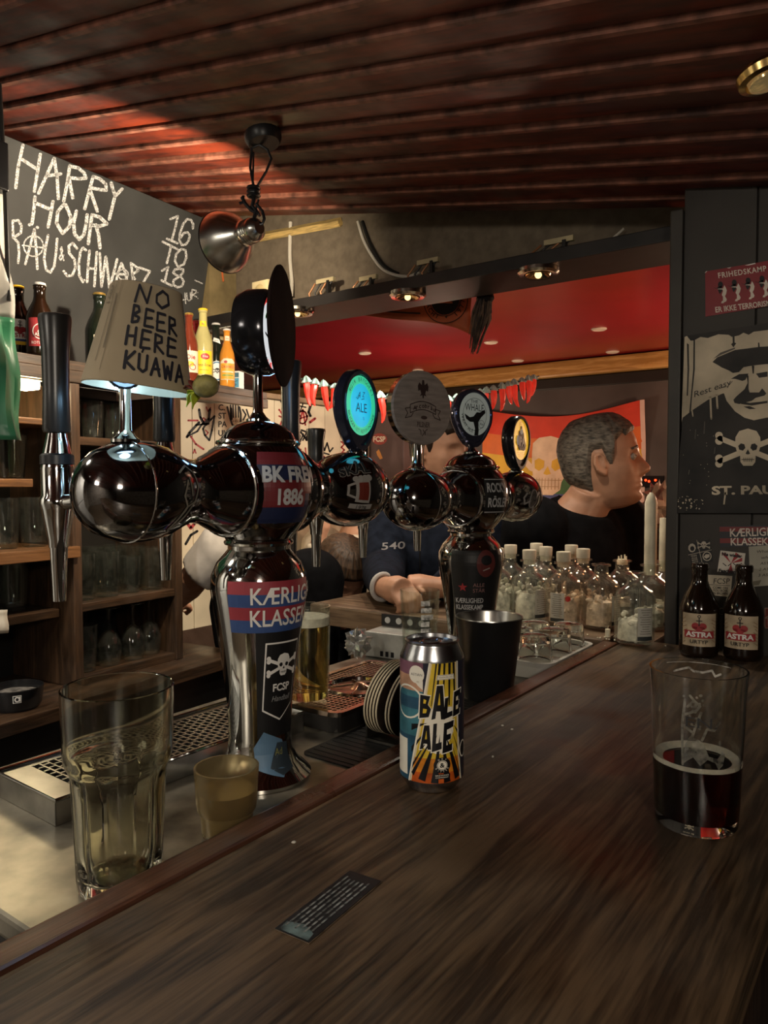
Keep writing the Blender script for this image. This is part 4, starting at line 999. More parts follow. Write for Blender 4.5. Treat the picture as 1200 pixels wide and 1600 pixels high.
# pilsner badge: a wooden disc
s, M, fz = medallion(T2, -.17, AZ + .049, AZ + .147, .0575, math.radians(-15), mat('polished_edge', (.6, .52, .4), .1, 1, 0), .02, False, stem_r=.008)
MB().lathe([(0, fz), (.0585, fz), (.0595, fz + .003), (.0585, fz + .006), (0, fz + .006)], 44, M).build('wooden_disc', mat('greyed_wood_disc', (.27, .22, .195), .7, 0, .12, 30, .3, stretch=(1, 1, 6)), s)
d = DC(); I = lambda p, w=.0013: d.stroke(p, w, 0)
# eagle
d.poly([(-.002, .044), (.002, .044), (.003, .036), (.008, .04), (.011, .034), (.010, .026), (.006, .028), (.004, .022), (.007, .018), (.002, .02), (.001, .015), (-.001, .015), (-.002, .02), (-.007, .018), (-.004, .022), (-.006, .028), (-.010, .026), (-.011, .034), (-.008, .04), (-.003, .036)], 0)
rib = [(-.026 + .0052 * k, .0035 + .0065 * math.sin(PI * k / 10)) for k in range(11)]
I(rib); I([(x, y - .013) for x, y in rib]); I([rib[0], (rib[0][0], rib[0][1] - .013)]); I([rib[-1], (rib[-1][0], rib[-1][1] - .013)])
for sg in (-1, 1): I([(sg * .026, -.001), (sg * .036, -.003), (sg * .031, -.010), (sg * .036, -.018), (sg * .024, -.015), (sg * .020, -.009)])
for i, ch in enumerate('Arcobräu'):
    x = -.0205 + .0059 * i; d.text(ch, x, -.0065 + .0065 * math.sin(PI * (x + .026) / .052), .0068, 0, 1, bold=.02)
d.ell(.002, -.0155, .0065, .003, 1, 0, 16)
d.text('PILSNER', .001, -.0305, .0078, 0, 0, align='C', bold=.01, width=.026)
for sg in (-1, 1): I([(sg * .009, -.034), (sg * .005, -.036), (sg * .004, -.043)])
I([(0, -.035), (.003, -.039), (-.002, -.045)])
d.build('print', [mat('burnt_ink', (.035, .018, .016), .6, 0, 0), mat('burnt_brown', (.06, .035, .03), .6, 0, 0)], lambda x, y, o: M @ V((x, y, fz + .006 + o)), s)
# whale badge
s, M, fz = medallion(T2, 0, DT, DT + .070, .046, math.radians(-14), mat('badge_blue_rim', (.10, .10, .16), .1, .8, 0), .02)
d = DC(); d.ell(0, 0, .0385, None, 0, 0, 40); d.circ(0, 0, .029, .0007, 1, 1, 36)
d.poly([(-.026, .0), (-.013, -.006), (-.004, -.004), (.004, .004), (.012, .004), (.024, .010), (.026, .004), (.015, -.005), (.008, -.014), (.009, -.028), (.008, -.0378), (-.002, -.0384), (.0, -.026), (-.004, -.014), (-.013, -.014), (-.022, -.009)], 1, 2)
d.text('WHALE', -.002, .006, .0125, 1, 3, align='C', bold=.0, width=.046); d.text('THE', -.002, .020, .006, 1, 2, align='C', width=.018)
d.arctext('WHEAT ALE', 0, 0, .0335, .006, PI * 1.02, PI * 1.45, 1, 2, True); d.circ(.016, -.017, .007, .0007, 1, 2, 16); d.text('Ale', .016, -.019, .005, 1, 2, align='C')
d.build('face', [mat('badge_pale_grey', (.42, .46, .42), .4, 0, .05, emit=.18), INK], lambda x, y, o: M @ V((x, y, fz + o)), s)
# yellow badge
s, M, fz = medallion(T2, .175, AZ + .049, AZ + .114, .048, math.radians(4), HOUS, .024)
d = DC(); d.ell(0, 0, .0405, None, 0, 0, 40); d.poly([(-.024, -.006), (-.014, .006), (-.012, .016), (-.004, .018), (-.003, .027), (.005, .027), (.007, .018), (.014, .014), (.018, .002), (.026, -.012), (.018, -.022), (-.012, -.02)], 1, 1)
d.ell(-.016, -.002, .008, .010, 2, 2); d.ell(.002, .016, .008, .006, 2, 2); d.text('IPA', .004, -.012, .017, 3, 3, align='C', bold=.05, width=.032); d.poly([(-.014, -.022), (.020, -.020), (.022, -.014), (-.012, -.016)], 1, 3); d.text('DRY HOP', .004, -.0205, .004, 3, 4, align='C', width=.026); d.text('JC', -.004, .029, .007, 4, 1, align='C', shear=.3)
for q in range(4): d.stroke([(-.018 + .003 * q, -.026 - .0035 * q), (.018 - .003 * q, -.026 - .0035 * q)], .0006, 4, 1)
d.build('face', [mat('badge_yellow', (.85, .48, .02), .4, 0, .05, emit=.5), INK, mat('badge_lightblue', (.2, .45, .62), .5, 0, 0), WHITE, mat('badge_ochre', (.45, .25, .02), .5, 0, 0)], lambda x, y, o: M @ V((x, y, fz + o)), s)

# --- paper cover with handwriting over the first badge
pc = thing('paper_cover', T1.location + V((.011, -.173, AZ + .099)), 'upturned paper bucket with handwritten no beer message covering a tap badge', 'paper bucket')
pc.rotation_euler = (Matrix.Rotation(YAW, 3, 'Z') @ Matrix.Rotation(math.radians(6.5), 3, 'Y')).to_euler()
PB = mat('paper_cover_board', (.33, .27, .18), .85, 0, .06, 8)
HC = .095
def sq(a, z): return 1 + .045 * math.cos(4 * a + .9)
c = MB().lathe([(.0510, 0), (.0517, .001), (.0513, .003), (.0335, HC), (.0325, HC + .0006), (0, HC + .0006), (0, HC - .0006), (.0325, HC - .0008), (.0503, .002)], 64, rf=sq, closed=True).build('bucket', PB, pc)
def pmap(x, y, o):
    R0 = .0513 - .0178 * (y - .003) / .097
    a = -PI / 2 + x / .046
    return V(((R0 * sq(a, y) + o) * math.cos(a), (R0 * sq(a, y) + o) * math.sin(a), y))
d = DC()
def hand(rows, w, mi=0):
    for txt, x, y, h, wd in rows:
        k = wd
        for ch in txt:
            for l in HF[ch]: d.stroke([(x + px * k * .78 + random.uniform(-.0003, .0003), y + py * h + random.uniform(-.0004, .0004)) for px, py in l], w, mi)
            x += k; y -= .0012
HF = {'N': [[(.05, 0), (.2, 1), (.75, .05), (.95, 1)]], 'O': [[(.5, 1), (.1, .7), (.1, .25), (.45, 0), (.9, .3), (.85, .8), (.5, 1)]], 'B': [[(.15, 1), (.15, 0), (.7, .1), (.8, .35), (.2, .5), (.75, .75), (.6, .97), (.15, 1)]],
 'E': [[(.95, .95), (.15, 1), (.1, 0), (.95, .02)], [(.1, .5), (.8, .52)]], 'R': [[(.15, 0), (.15, 1), (.8, .9), (.8, .6), (.15, .48), (.95, 0)]], 'H': [[(.1, 1), (.15, 0)], [(.85, 1), (.85, 0)], [(.15, .5), (.85, .52)]],
 'K': [[(.1, 1), (.15, 0)], [(.9, 1), (.15, .45), (.95, 0)]], 'U': [[(.1, 1), (.15, .2), (.5, 0), (.85, .2), (.9, 1)]], 'A': [[(.05, 0), (.5, 1), (.95, 0)], [(.2, .35), (.85, .38)]], 'W': [[(.0, 1), (.25, 0), (.5, .75), (.75, 0), (1, 1)]]}
hand([('NO', .004, .0760, .0160, .0225), ('BEER', .003, .0560, .0160, .0128), ('HERE', .001, .0355, .0165, .0130), ('KUAWA', .003, .0135, .0160, .0112)], .0026)
d.stroke([(.017, .0305), (.018, .0335)], .0018, 0)
d.stroke([(-.0215, .093), (-.0245, .018)], .0008, 1); d.rect(-.0185, .030, -.0165, .082, 1); d.circ(-.031, .084, .0045, .0012, 1, 0, 14, .006); d.circ(-.031, .084, .002, .001, 1, 0, 10); d.stroke([(-.036, .074), (-.026, .074)], .0008, 1); d.stroke([(-.0135, .094), (-.016, .01)], .0006, 2)
d.build('handwriting', [mat('marker_ink', (.006, .006, .014), .7, 0, 0), mat('faint_print', (.17, .14, .095), .8, 0, 0), mat('paper_crease', (.22, .18, .12), .8, 0, 0)], pmap, c, .0004, du=.003, dv=.02)
# crumpled bud with a leaf hanging at the cover's rim
p = atd(317, 604, .68)
bd = thing('wilted_bud', p, 'olive crumpled bud with lime green leaves at the rim of the paper cover', 'flower')
MB().ball((.004, 0, 0), (.0135, .011, .0105), 18, 12).build('bud', mat('olive_bud', (.27, .24, .08), .6, 0, .4, 60, .8), bd)
LIME = mat('lime_leaf', (.36, .42, .03), .5, 0, .2, 40)
for q in range(5):
    a = PI * .8 + q * .42; L = .018 + .004 * (q % 2)
    MB().grid(lambda u, v: (-.006 + L * u * math.cos(a), .006 * (v - .5) * math.sin(PI * min(1, u + .1)) * 2, L * u * math.sin(a) * 1.0 - .004 + .004 * math.sin(u * 3) - .002 * abs(v - .5)), 6, 4).build('leaf', LIME if q > 1 else mat('red_leaf', (.16, .03, .02), .6, 0, .2, 40), bd, thick=.0008)
MB().tube([(-.010, .004, .004), (-.020, .012, .012), (-.028, .02, .013)], .0018, 6).build('stem', LIME, bd)
# ================================================================== ON THE SERVICE SHELF
# --- drip trays
def tray1():
    x0, x1, y0, y1 = -.815, -.690, .400, .760
    t = thing('drip_tray', ((x0 + x1) / 2, (y0 + y1) / 2, WZ + .0005), 'long steel drip tray with slotted grille beside the nearest tower', 'drip tray', rz=math.radians(-1.5))
    hx, hy, h = (x1 - x0) / 2, (y1 - y0) / 2, .026
    m = MB().box((-hx, -hy, 0), (hx, hy, .002)).box((-hx, -hy, .002), (-hx + .0015, hy, h)).box((hx - .0015, -hy, .002), (hx, hy, h)).box((-hx, -hy, .002), (hx, -hy + .0015, h)).box((-hx, hy - .0015, .002), (hx, hy, h))
    m.build('pan', STEEL, t)
    MB().tube([(-hx, -hy, h), (hx, -hy, h), (hx, hy, h), (-hx, hy, h), (-hx, -hy, h)], .0022, 8).build('rim', CHROME, t)
    MB().box((-hx + .002, -hy + .002, .0035), (hx - .002, hy - .002, .006)).build('tray_floor', BLACK, t)
    g = MB(); z0, z1 = .0228, .0242
    fw = .012
    g.box((-hx + .002, -hy + .002, z0), (hx - .002, -hy + .034, z1)); g.box((-hx + .002, hy - fw, z0), (hx - .002, hy - .002, z1))
    g.box((-hx + .002, -hy + .0341, z0), (-hx + fw, hy - fw - .0001, z1)); g.box((hx - fw, -hy + .0341, z0), (hx - .002, hy - fw - .0001, z1))
    ny = 34; ys_ = [-hy + .034 + (2 * hy - .034 - fw) * k / ny for k in range(ny + 1)]
    nx = 8; W = 2 * (hx - fw)
    for k in range(1, ny): g.box((-hx + fw + .0001, ys_[k] - .0011, z0), (hx - fw - .0001, ys_[k] + .0011, z1))
    for k in range(ny):
        for q in range(nx):
            xx = -hx + fw + W * (q + (.5 if k % 2 else 1)) / nx
            if abs(xx) < hx - fw - .002: g.box((xx - .0013, ys_[k] + .0012, z0), (xx + .0013, ys_[k + 1] - .0012, z1))
    g = g.build('grille', STEEL, t); g['kind'] = 'stuff'
    return t
tray1()
def rrect(hx, hy, r, n=6):
    pts = []
    for cx, cy, a0 in ((hx - r, hy - r, 0), (-hx + r, hy - r, PI / 2), (-hx + r, -hy + r, PI), (hx - r, -hy + r, 1.5 * PI)):
        for k in range(n + 1):
            a = a0 + PI / 2 * k / n; pts.append((cx + r * math.cos(a), cy + r * math.sin(a)))
    return pts
def tray2():
    x0, x1, y0, y1 = -.795, -.635, .775, 1.055
    t = thing('drip_tray', ((x0 + x1) / 2, (y0 + y1) / 2, WZ + .0005), 'rounded copper toned drip tray with a glass rinser holding the full beer', 'drip tray')
    hx, hy, h = .078, .14, .028
    MB().prism(rrect(hx, hy, .018), 0, .0215).build('pan', mat('dark_tray_side', (.03, .028, .026), .35, .4, .1), t)
    COP = mat('coppery_steel', (.62, .50, .40), .2, 1, .12, 30)
    o = rrect(hx + .001, hy + .001, .019); i_ = rrect(hx - .008, hy - .008, .012)
    m = MB(); n = len(o)
    vs = [(x, y, .0215) for x, y in o] + [(x, y, h) for x, y in o] + [(x, y, h) for x, y in i_] + [(x, y, .0215) for x, y in i_]
    fs = []
    for k in range(n):
        k2 = (k + 1) % n
        for a in range(3): fs.append((a * n + k, a * n + k2, (a + 1) * n + k2, (a + 1) * n + k))
    m.add(vs, fs); m.build('rim', COP, t)
    g = MB(); z0, z1 = .0235, .0258; step = .0085
    cx, cy, R = .012, -.005, .052       # the rinser opening
    def spans(lo, hi, c, fixed):
        a = R * R - (fixed - c[1]) ** 2
        if a <= 0: return [(lo, hi)]
        r = math.sqrt(a); return [(lo, c[0] - r), (c[0] + r, hi)]
    k = -hx + .012
    while k < hx - .008:
        for a, b in spans(-hy + .008, hy - .008, (cy, cx), k):
            if b - a > .004: g.box((k - .0011, a, z0), (k + .0011, b, z1))
        k += step
    k = -hy + .012
    while k < hy - .008:
        for a, b in spans(-hx + .008, hx - .008, (cx, cy), k):
            if b - a > .004: g.box((a, k - .0011, z0 + .0002), (b, k + .0011, z1 + .0003))
        k += step
    g = g.build('grille', COP, t); g['kind'] = 'stuff'
    MB().lathe([(R, .0222), (R + .0035, .0222), (R + .0035, .0275), (R, .0285), (R - .002, .0275), (R - .004, .0222)], 40, place(cx, cy, 0), closed=True).build('rinser_ring', CHROME, t)
    r = MB().lathe([(0, .0218), (R - .003, .0218), (R - .003, .0226), (.016, .0236), (.010, .030), (.004, .033), (0, .0335)], 30, place(cx, cy, 0)).build('rinser', mat('rinser_copper', (.45, .25, .16), .3, 1, .2, 40), t)
    for q in range(5):
        a = q * 2 * PI / 5
        MB().tube([(cx + .008 * math.cos(a), cy + .008 * math.sin(a), .029), (cx + (R - .006) * math.cos(a), cy + (R - .006) * math.sin(a), .0245)], .0018, 6).build('rinser_arm', COP, r)
tray2()
# --- full beer on the second tray
def beer(name, loc, label, outer, wall, base, fill, foam, liq, foamm, group=None, gm=None):
    gm = gm or THIN
    t = thing(name, loc, label, 'beer glass', group)
    MB().lathe(vessel(outer, base, wall, 40), 40).build('glass', gm, t)
    tab = [(z, r) for r, z in outer]; zb = outer[0][1] + base
    n = 8
    prof = [(0, zb - .0002)] + [(interp(tab, zb + (fill - zb) * k / n) - wall + .0004, zb - .0002 + (fill - zb) * k / n) for k in range(n + 1)] + [(0, fill)]
    MB().lathe(prof, 40).build('beer', liq, t)
    if foam: 
        r = interp(tab, fill) - wall + .0003
        MB().lathe([(0, fill + .0002), (r, fill + .0002), (interp(tab, fill + foam) - wall + .0003, fill + foam), (r * .9, fill + foam + .001), (0, fill + foam)], 40).build('foam', foamm, t)
    return t
LAGER = mat('lager', (.98, .72, .22), .0, 0, 0, trans=1, ior=1.33)
FOAM = mat('beer_foam', (.80, .74, .60), .9, 0, .08, 120, .3)
pb = onz(480, 1098, WZ + .0275)
beer('beer_glass', (pb.x, pb.y, WZ + .0288), 'full glass of golden lager with white foam on the drip tray', [(.0285, 0), (.0305, .003), (.0325, .06), (.034, .14)], .0018, .009, .113, .012, LAGER, FOAM)
# --- empty glass and tin behind the second tower
p = onz(651, 1020, WZ)
t = thing('pint_glass', (-.735, 1.13, WZ + .0005), 'empty pint glass with white print behind the second tower', 'glass')
pro = [(.0275, 0), (.0295, .004), (.033, .08), (.0365, .150)]
MB().lathe(vessel(pro, .010, .0022), 30).build('glass', THIN, t)
d = DC(); a_ = math.atan2(-1.13, .735)
for q in range(9): d.rect(.002, .125 - q * .0125, .018 + .004 * (q % 3), .134 - q * .0125, 0)
d.build('print', [mat('worn_white_print', (.5, .5, .48), .7, 0, .6, 140, col2=(.05, .05, .05))], lathemap([(z, r) for r, z in pro], a_, 1, .034), t, .0004, du=.004)
tn = thing('metal_caddy', (-.836, 1.205, WZ + .0005), 'grey metal caddy with round holes behind the drip tray', 'caddy', rz=math.radians(6))
MB().box((-.055, -.035, 0), (.055, .035, .05)).build('box', mat('grey_metal', (.33, .33, .31), .45, .5, .1, 30), tn, .002)
pn = MB().box((-.055, .030, .0505), (.055, .034, .075)).build('back_plate', mat('dark_metal', (.03, .03, .03), .4, .5, .1), tn)
for q in range(4): MB().lathe([(0, -.001), (.0065, -.001), (.0065, .0012), (0, .0012)], 14, place(-.04 + .026 * q, .0297, .063, 0, PI / 2)).build('hole', mat('pale_hole', (.45, .45, .44), .5, .3, 0), pn)
for q in range(3): MB().box((-.02 + .012 * q, -.0362, .004), (-.014 + .012 * q, -.0352, .014)).build('slot', BLACK, tn)
fo = thing('plastic_wrapper', (-.885 + .0, 1.39, WZ), 'crumpled clear plastic wrapper beside the metal caddy', 'wrapper')
fo.location = (-.868, 1.115, WZ + .012)
def crump(u, v):
    a, b = 2 * PI * u, PI * v; r = .022 + .006 * math.sin(5 * a + 3 * b) + .005 * math.sin(9 * b - 4 * a)
    return (r * math.sin(b) * math.cos(a), r * math.sin(b) * math.sin(a), .026 + r * math.cos(b))
MB().grid(crump, 16, 10, sm=False).build('wrapper', mat('foil', (.6, .6, .58), .15, .8, .1), fo)
# --- black ice bucket
pk = (-.5525, 1.053, WZ + .0005)
bkt = thing('ice_bucket', pk, 'black tapered metal ice bucket with steel inside beside the second tower', 'bucket')
MB().lathe([(0, 0), (.036, 0), (.0375, .002), (.0525, .128), (.0535, .130), (.0535, .131), (.051, .1305)], 44).build('outside', mat('black_bucket_paint', (.014, .014, .015), .38, .2, .1), bkt)
MB().lathe([(0, .004), (.035, .004), (.0510, .1300), (.0518, .132), (.0536, .1325), (.0540, .131)], 44).build('lining', STEEL, bkt)
# --- white tray of upturned tumblers
wt = thing('serving_tray', (-.582, 1.312, WZ + .0005), 'white rounded tray carrying upturned tumblers in front of the wax bottles', 'tray')
ho = rrect(.070, .112, .025); 
MB().prism(ho, 0, .020).build('base', mat('white_tray', (.55, .54, .5), .3, 0, .05), wt)
hi = rrect(.065, .107, .021); n = len(ho)
vs = [(x, y, .020) for x, y in ho] + [(x * 1.03, y * 1.02, .029) for x, y in ho] + [(x, y, .029) for x, y in hi] + [(x, y, .0202) for x, y in hi]; fs = []
for k in range(n):
    k2 = (k + 1) % n
    for a in range(3): fs.append((a * n + k, a * n + k2, (a + 1) * n + k2, (a + 1) * n + k))
MB().add(vs, fs).build('rim', mat('white_tray'  , (.55, .54, .5)), wt)
tum = [(-.560, 1.245, 'upturned tumbler at the front of the white tray'), (-.552, 1.318, 'upturned tumbler by the rim of the white tray nearest the counter'), (-.6115, 1.285, 'upturned tumbler in the middle of the white tray behind the ice bucket'), (-.612, 1.360, 'upturned tumbler at the back of the white tray'), (-.628, 1.2125 + .0, 'upturned tumbler half hidden by the ice bucket')]
tum[4] = (-.552, 1.3845, 'upturned tumbler at the far corner of the white tray')
for i, (x, y, l) in enumerate(tum):
    p = V((x, y, 0))
    if 'tum' not in THING:
        t = thing('tumbler', (p.x, p.y, WZ + .0212), l, 'glass', 'tumblers on the white tray')
        MB().lathe([(.030, 0), (.0325, .002), (.0318, .010), (.0290, .044), (.0265, .048), (0, .0485), (0, .036), (.0255, .034), (.0298, .004)], 24, rf=lambda a, z: 1 + .02 * math.cos(10 * a) * (z > .008) * (z < .044), closed=True).build('bowl', GLASS, t)
        THING['tum'] = t
    else: dup(THING['tum'], (p.x, p.y, WZ + .0212), l)
# --- faceted beer glass, nearest the viewer, on the service shelf
gl = (-.548, .372, WZ + .0005)
t = thing('beer_glass', gl, 'tall empty faceted beer glass at the near end of the service shelf', 'glass')
H = .172
out = [(.031, 0), (.0345, .003), (.0355, .010), (.0360, .03), (.0385, .085), (.0392, .098), (.0405, .104), (.0432, .109), (.0445, .114), (.0450, .125), (.0462, H)]
inn = [(.0440, H), (.0428, .125), (.0418, .112), (.0375, .103), (.0352, .095), (.0325, .04), (.031, .020), (.027, .0125), (0, .0115)]
def fac(a, z): return 1 + (.055 * abs(math.cos(5.5 * a)) ** .7 if .004 < z < .101 else 0) - (.045 if .004 < z < .101 else 0)
oo = []
for (r0, z0), (r1, z1) in zip(out, out[1:]):
    for k in range(4 if z1 - z0 > .02 else 1):
        q = k / (4 if z1 - z0 > .02 else 1); oo.append((r0 + (r1 - r0) * q, z0 + (z1 - z0) * q))
m = MB().lathe([(0, 0)] + oo + [out[-1], (.0455, H + .0008), (.0446, H + .0006)] + inn, 88, rf=fac)
m.build('glass', mat('cloudy_beer_glass', (.88, .88, .76), .035, 0, 0, trans=1, ior=1.48), t)
# --- amber tumbler
ag = (-.5425, .488, WZ + .0005)
t = thing('amber_tumbler', ag, 'small frosted amber tumbler between the faceted glass and the tower', 'glass')
MB().lathe(vessel([(.022, 0), (.0245, .003), (.0255, .022), (.0285, .027), (.0295, .034), (.0315, .068)], .006, .002), 36).build('glass', AMBERG, t)
MB().lathe([(0, .0062), (.0228, .0062), (.0265, .034), (.027, .045), (0, .045)], 30).build('residue', mat('milky_residue', (.38, .31, .17), .4, 0, .15, 30), t)

# ================================================================== ON THE COUNTER
# --- beer can
cn = thing('beer_can', (-.400, .638, BT + .0005), 'tall illustrated beer can with jagged black lettering on the counter edge', 'can')
CANP = [(0, .004), (.020, .003), (.0235, 0), (.0255, .0008), (.0285, .006), (.0325, .013), (.0328, .016), (.0328, .146), (.0322, .150), (.0272, .162), (.0268, .1635), (.0276, .1645), (.0278, .166), (.0268, .1672), (.0256, .1668), (.0250, .163), (0, .1625)]
MB().lathe(CANP, 56).build('shell', mat('can_aluminium', (.55, .56, .58), .22, 1, .06, 30), cn)
MB().ring(.009, .0018, Matrix.Translation((.002, -.006, .1648)) @ Matrix.Diagonal((1, 1.3, .6, 1)), 0, 20, 6).box((-.003, -.004, .1634), (.006, .010, .1645)).build('pull_tab', mat('tab_metal', (.5, .5, .52), .2, 1, 0), cn)
MB().lathe([(0, .16255), (.008, .1627), (.008, .1630), (0, .1631)], 18, place(-.004, .013, 0)).build('opening', BLACK, cn)
ac = math.atan2(-.633, .406) + .08
cn.scale = (1, 1, .905)
d = DC()
zl0, zl1 = .0145, .1465
# sky side and burst side
SKYS = [((.02, .05, .12), 0), ((.025, .10, .16), .35), ((.10, .16, .18), .6), ((.30, .16, .16), .75), ((.12, .05, .14), 1.0)]
cm = [mat('can_night', (.02, .02, .035), .35, 0, 0), mat('can_blue', (.02, .08, .14), .35, 0, .2, 40), mat('can_teal', (.05, .19, .24), .35, 0, .2, 40), mat('can_mauve', (.22, .09, .13), .35, 0, .2, 40), mat('can_cream', (.78, .66, .42), .35, 0, .08, 60), mat('can_yellow', (.72, .50, .04), .35, 0, .12, 60), mat('can_orange', (.66, .22, .015), .35, 0, .2, 60), mat('can_redorange', (.50, .09, .012), .35, 0, .2, 60), mat('can_ink', (.006, .006, .008), .35, 0, 0), mat('can_white', (.85, .80, .68), .35, 0, 0), mat('can_peach', (.6, .33, .2), .35, 0, .2, 40)]
Wc = PI * .0328
d.rect(-Wc, zl0, Wc, zl1, 0)
for z0, z1, k in ((.0145, .065, 1), (.065, .095, 2), (.095, .115, 2), (.115, .132, 10), (.132, .1465, 3)): d.rect(-.062, z0, -.012, z1, k, 1)
d.rect(-.062, .095, -.014, .108, 1, 2)
# beam of the burst: wedge with rays
d.poly([(-.0265, zl0), (-.013, .090), (-.0045, zl1), (.024, zl1), (.026, .09), (.033, zl0)], 4, 3)
d.poly([(-.0245, zl0), (-.011, .090), (-.0028, zl1), (.022, zl1), (.024, .09), (.030, zl0)], 5, 4)
d.poly([(-.0245, zl0), (-.0205, .042), (.027, .042), (.030, zl0)], 6, 5); d.poly([(-.0245, zl0), (-.0228, .026), (.0285, .026), (.030, zl0)], 7, 6)
fx, fz = .0065, .083
for q in range(16):
    a = -PI * .96 + q * PI * .92 / 15; wq = .055
    p1_ = (fx + .014 * math.cos(a), fz + .014 * math.sin(a))
    L = .0685 if True else 0
    ex, ez = math.cos(a), math.sin(a)
    L = min(L, (fz - zl0) / max(.05, -ez))
    e0 = (fx + L * math.cos(a - wq), fz + L * math.sin(a - wq)); e1 = (fx + L * math.cos(a + wq), fz + L * math.sin(a + wq))
    cl = lambda e: (max(-.0245, min(.030, e[0])), max(zl0, e[1]))
    if abs(ex) < .62 or q % 2 == 0: d.poly([p1_, cl(e0), cl(e1)], 8, 7)
for x0, x1, w_ in ((.0005, -.004, .0016), (.0035, .000, .0026), (.0085, .0075, .0022), (.0135, .0140, .003), (.0185, .021, .0028)):
    d.poly([(x0, zl1), (x0 + w_, zl1), (x1 + w_ * .5, .100), (x1, .100)], 8, 7)
d.poly([(-.014, .055), (-.010, .085), (.002, .100), (.018, .098), (.020, .07), (.012, .055), (.004, .046)], 9, 6)
# diagonal frame strokes and speech bubble
d.stroke([(-.0275, zl0), (-.014, .088), (-.0052, zl1)], .0018, 9, 8); d.stroke([(.0325, zl0), (.027, .045), (.025, zl1)], .0016, 9, 8)
d.ell(-.019, .1335, .0085, .0098, 9, 8, 20); d.poly([(-.021, .126), (-.012, .127), (-.012, .117), (-.017, .121)], 9, 8); d.text('ASTIAN', -.019, .132, .0028, 8, 9, align='C', width=.0125)
d.circ(-.030, .102, .018, .002, 9, 7, 24); d.circ(.036, .047, .006, .0016, 9, 9, 16, .009); d.ell(.036, .047, .005, .008, 8, 8)
d.poly([(.001, .1285), (.002, .134), (.020, .134), (.021, .1285)], 9, 9); d.poly([(.0016, .1290), (.0025, .1335), (.0195, .1335), (.0204, .1290)], 8, 10); d.poly([(.0021, .1293), (.0028, .1332), (.0192, .1332), (.0199, .1293)], 9, 11); d.text('SESSION IPA | 4.5%', .011, .1305, .0016, 8, 12, align='C', width=.0150)
# jagged words
JL = {'B': [[(0, 0), (0, 1), (.75, .9), (.6, .55), (.85, .35), (.7, .02)], [(.25, .62), (.28, .8), (.48, .74), (.42, .6)], [(.25, .2), (.26, .4), (.55, .36), (.5, .2)]],
      'A': [[(0, 0), (.3, 1.02), (.72, 1.0), (.95, -.05), (.66, -.03), (.6, .22), (.32, .24), (.27, .02)], [(.4, .42), (.5, .8), (.58, .42)]],
      'L': [[(.05, 1), (0, 0), (.85, .05), (.82, .3), (.32, .28), (.36, 1)]],
      'E': [[(.05, 1), (0, 0), (.8, .02), (.8, .25), (.3, .24), (.3, .4), (.65, .42), (.65, .6), (.3, .6), (.3, .76), (.85, .8), (.88, 1.02)]]}
def jag(ch, x, y, w_, h, sh=0., grow=0., rise=0.):
    for i, poly in enumerate(JL[ch]):
        if grow and i: continue
        P_ = []
        for px, py in poly:
            gx = (px - .45) * grow / max(w_, 1e-6) * 2.0; gy = (py - .5) * grow / max(h, 1e-6) * 2.0
            P_.append((x + (px + gx) * w_ + sh * (py + gy), y + (py + gy) * h + rise * px))
        d.poly(P_, 9 if grow else (8 if i == 0 else 5), 10 if grow else 11 + (i > 0))
words = [('B', -.0155, .0860, .0135, .026), ('A', -.0035, .0850, .0145, .036), ('L', .0085, .0850, .0120, .023), ('E', .0190, .0865, .0125, .027), ('A', -.0150, .0515, .0120, .026), ('L', -.0030, .0495, .0115, .031), ('E', .0075, .0475, .0135, .033)]
for g_ in (.0013, 0):
    for ch, x, y, w_, h in words: jag(ch, x, y, w_, h, .001, g_, .002)
# emblem
d.ell(.0075, .0345, .0088, None, 8, 13, 24); d.circ(.0075, .0345, .0052, .0005, 9, 14, 20); d.ell(.0075, .0345, .0045, None, 9, 14, 18); d.text('&', .0075, .0322, .005, 8, 15, align='C', bold=.03)
d.arctext('DRY', .0075, .0345, .0062, .0018, PI * .75, PI * .25, 9, 14); d.arctext('BITTER', .0075, .0345, .0078, .0018, PI * 1.1, PI * 1.9, 9, 14, True)
d.rect(-.001, .0195, .0160, .0248, 8, 13); d.text('BREWING', .0075, .0226, .0015, 9, 14, align='C', width=.0135); d.text('COMPANY', .0075, .0203, .0015, 9, 14, align='C', width=.0135)
d.rect(-.052, .02, -.030, .06, 9, 4)
d.build('label', cm, lathemap([(0, .0328), (.2, .0328)], ac, 1, .0328), cn, .00004, du=.003)
# --- pint glass of dark beer
pp = (-.158, .706, BT + .0005)
pg = beer('beer_glass', pp, 'pint glass a third full of dark ale with foam traces on the counter', [(.0335, 0), (.0355, .003), (.0365, .02), (.0405, .122), (.0420, .142)], .0018, .011, .058, 0, mat('dark_ale', (.09, .010, .003), .0, 0, 0, trans=1, ior=1.34), FOAM, gm=GLASS)
tab = [(0, .0335), (.003, .0355), (.02, .0365), (.122, .0405), (.142, .0420)]
ri = lambda z: interp(tab, z) - .0018
MB().lathe([(ri(.058) - .007, .0583), (ri(.058) + .0002, .0583), (ri(.062), .0625), (ri(.060) - .0015, .0615), (ri(.058) - .006, .0595)], 44, None, 0, lambda a, z: 1 + .01 * math.sin(7 * a), closed=True).build('foam_ring', FOAM, pg)
ap = math.atan2(-.706, .158)
d = DC()
d.poly([(-.012, .064), (-.010, .082), (-.006, .090), (.002, .088), (.006, .084), (.010, .074), (.018, .072), (.021, .078), (.025, .076), (.023, .066), (.019, .062), (.016, .068), (.009, .071), (.003, .065), (-.003, .072), (-.008, .068)], 0)
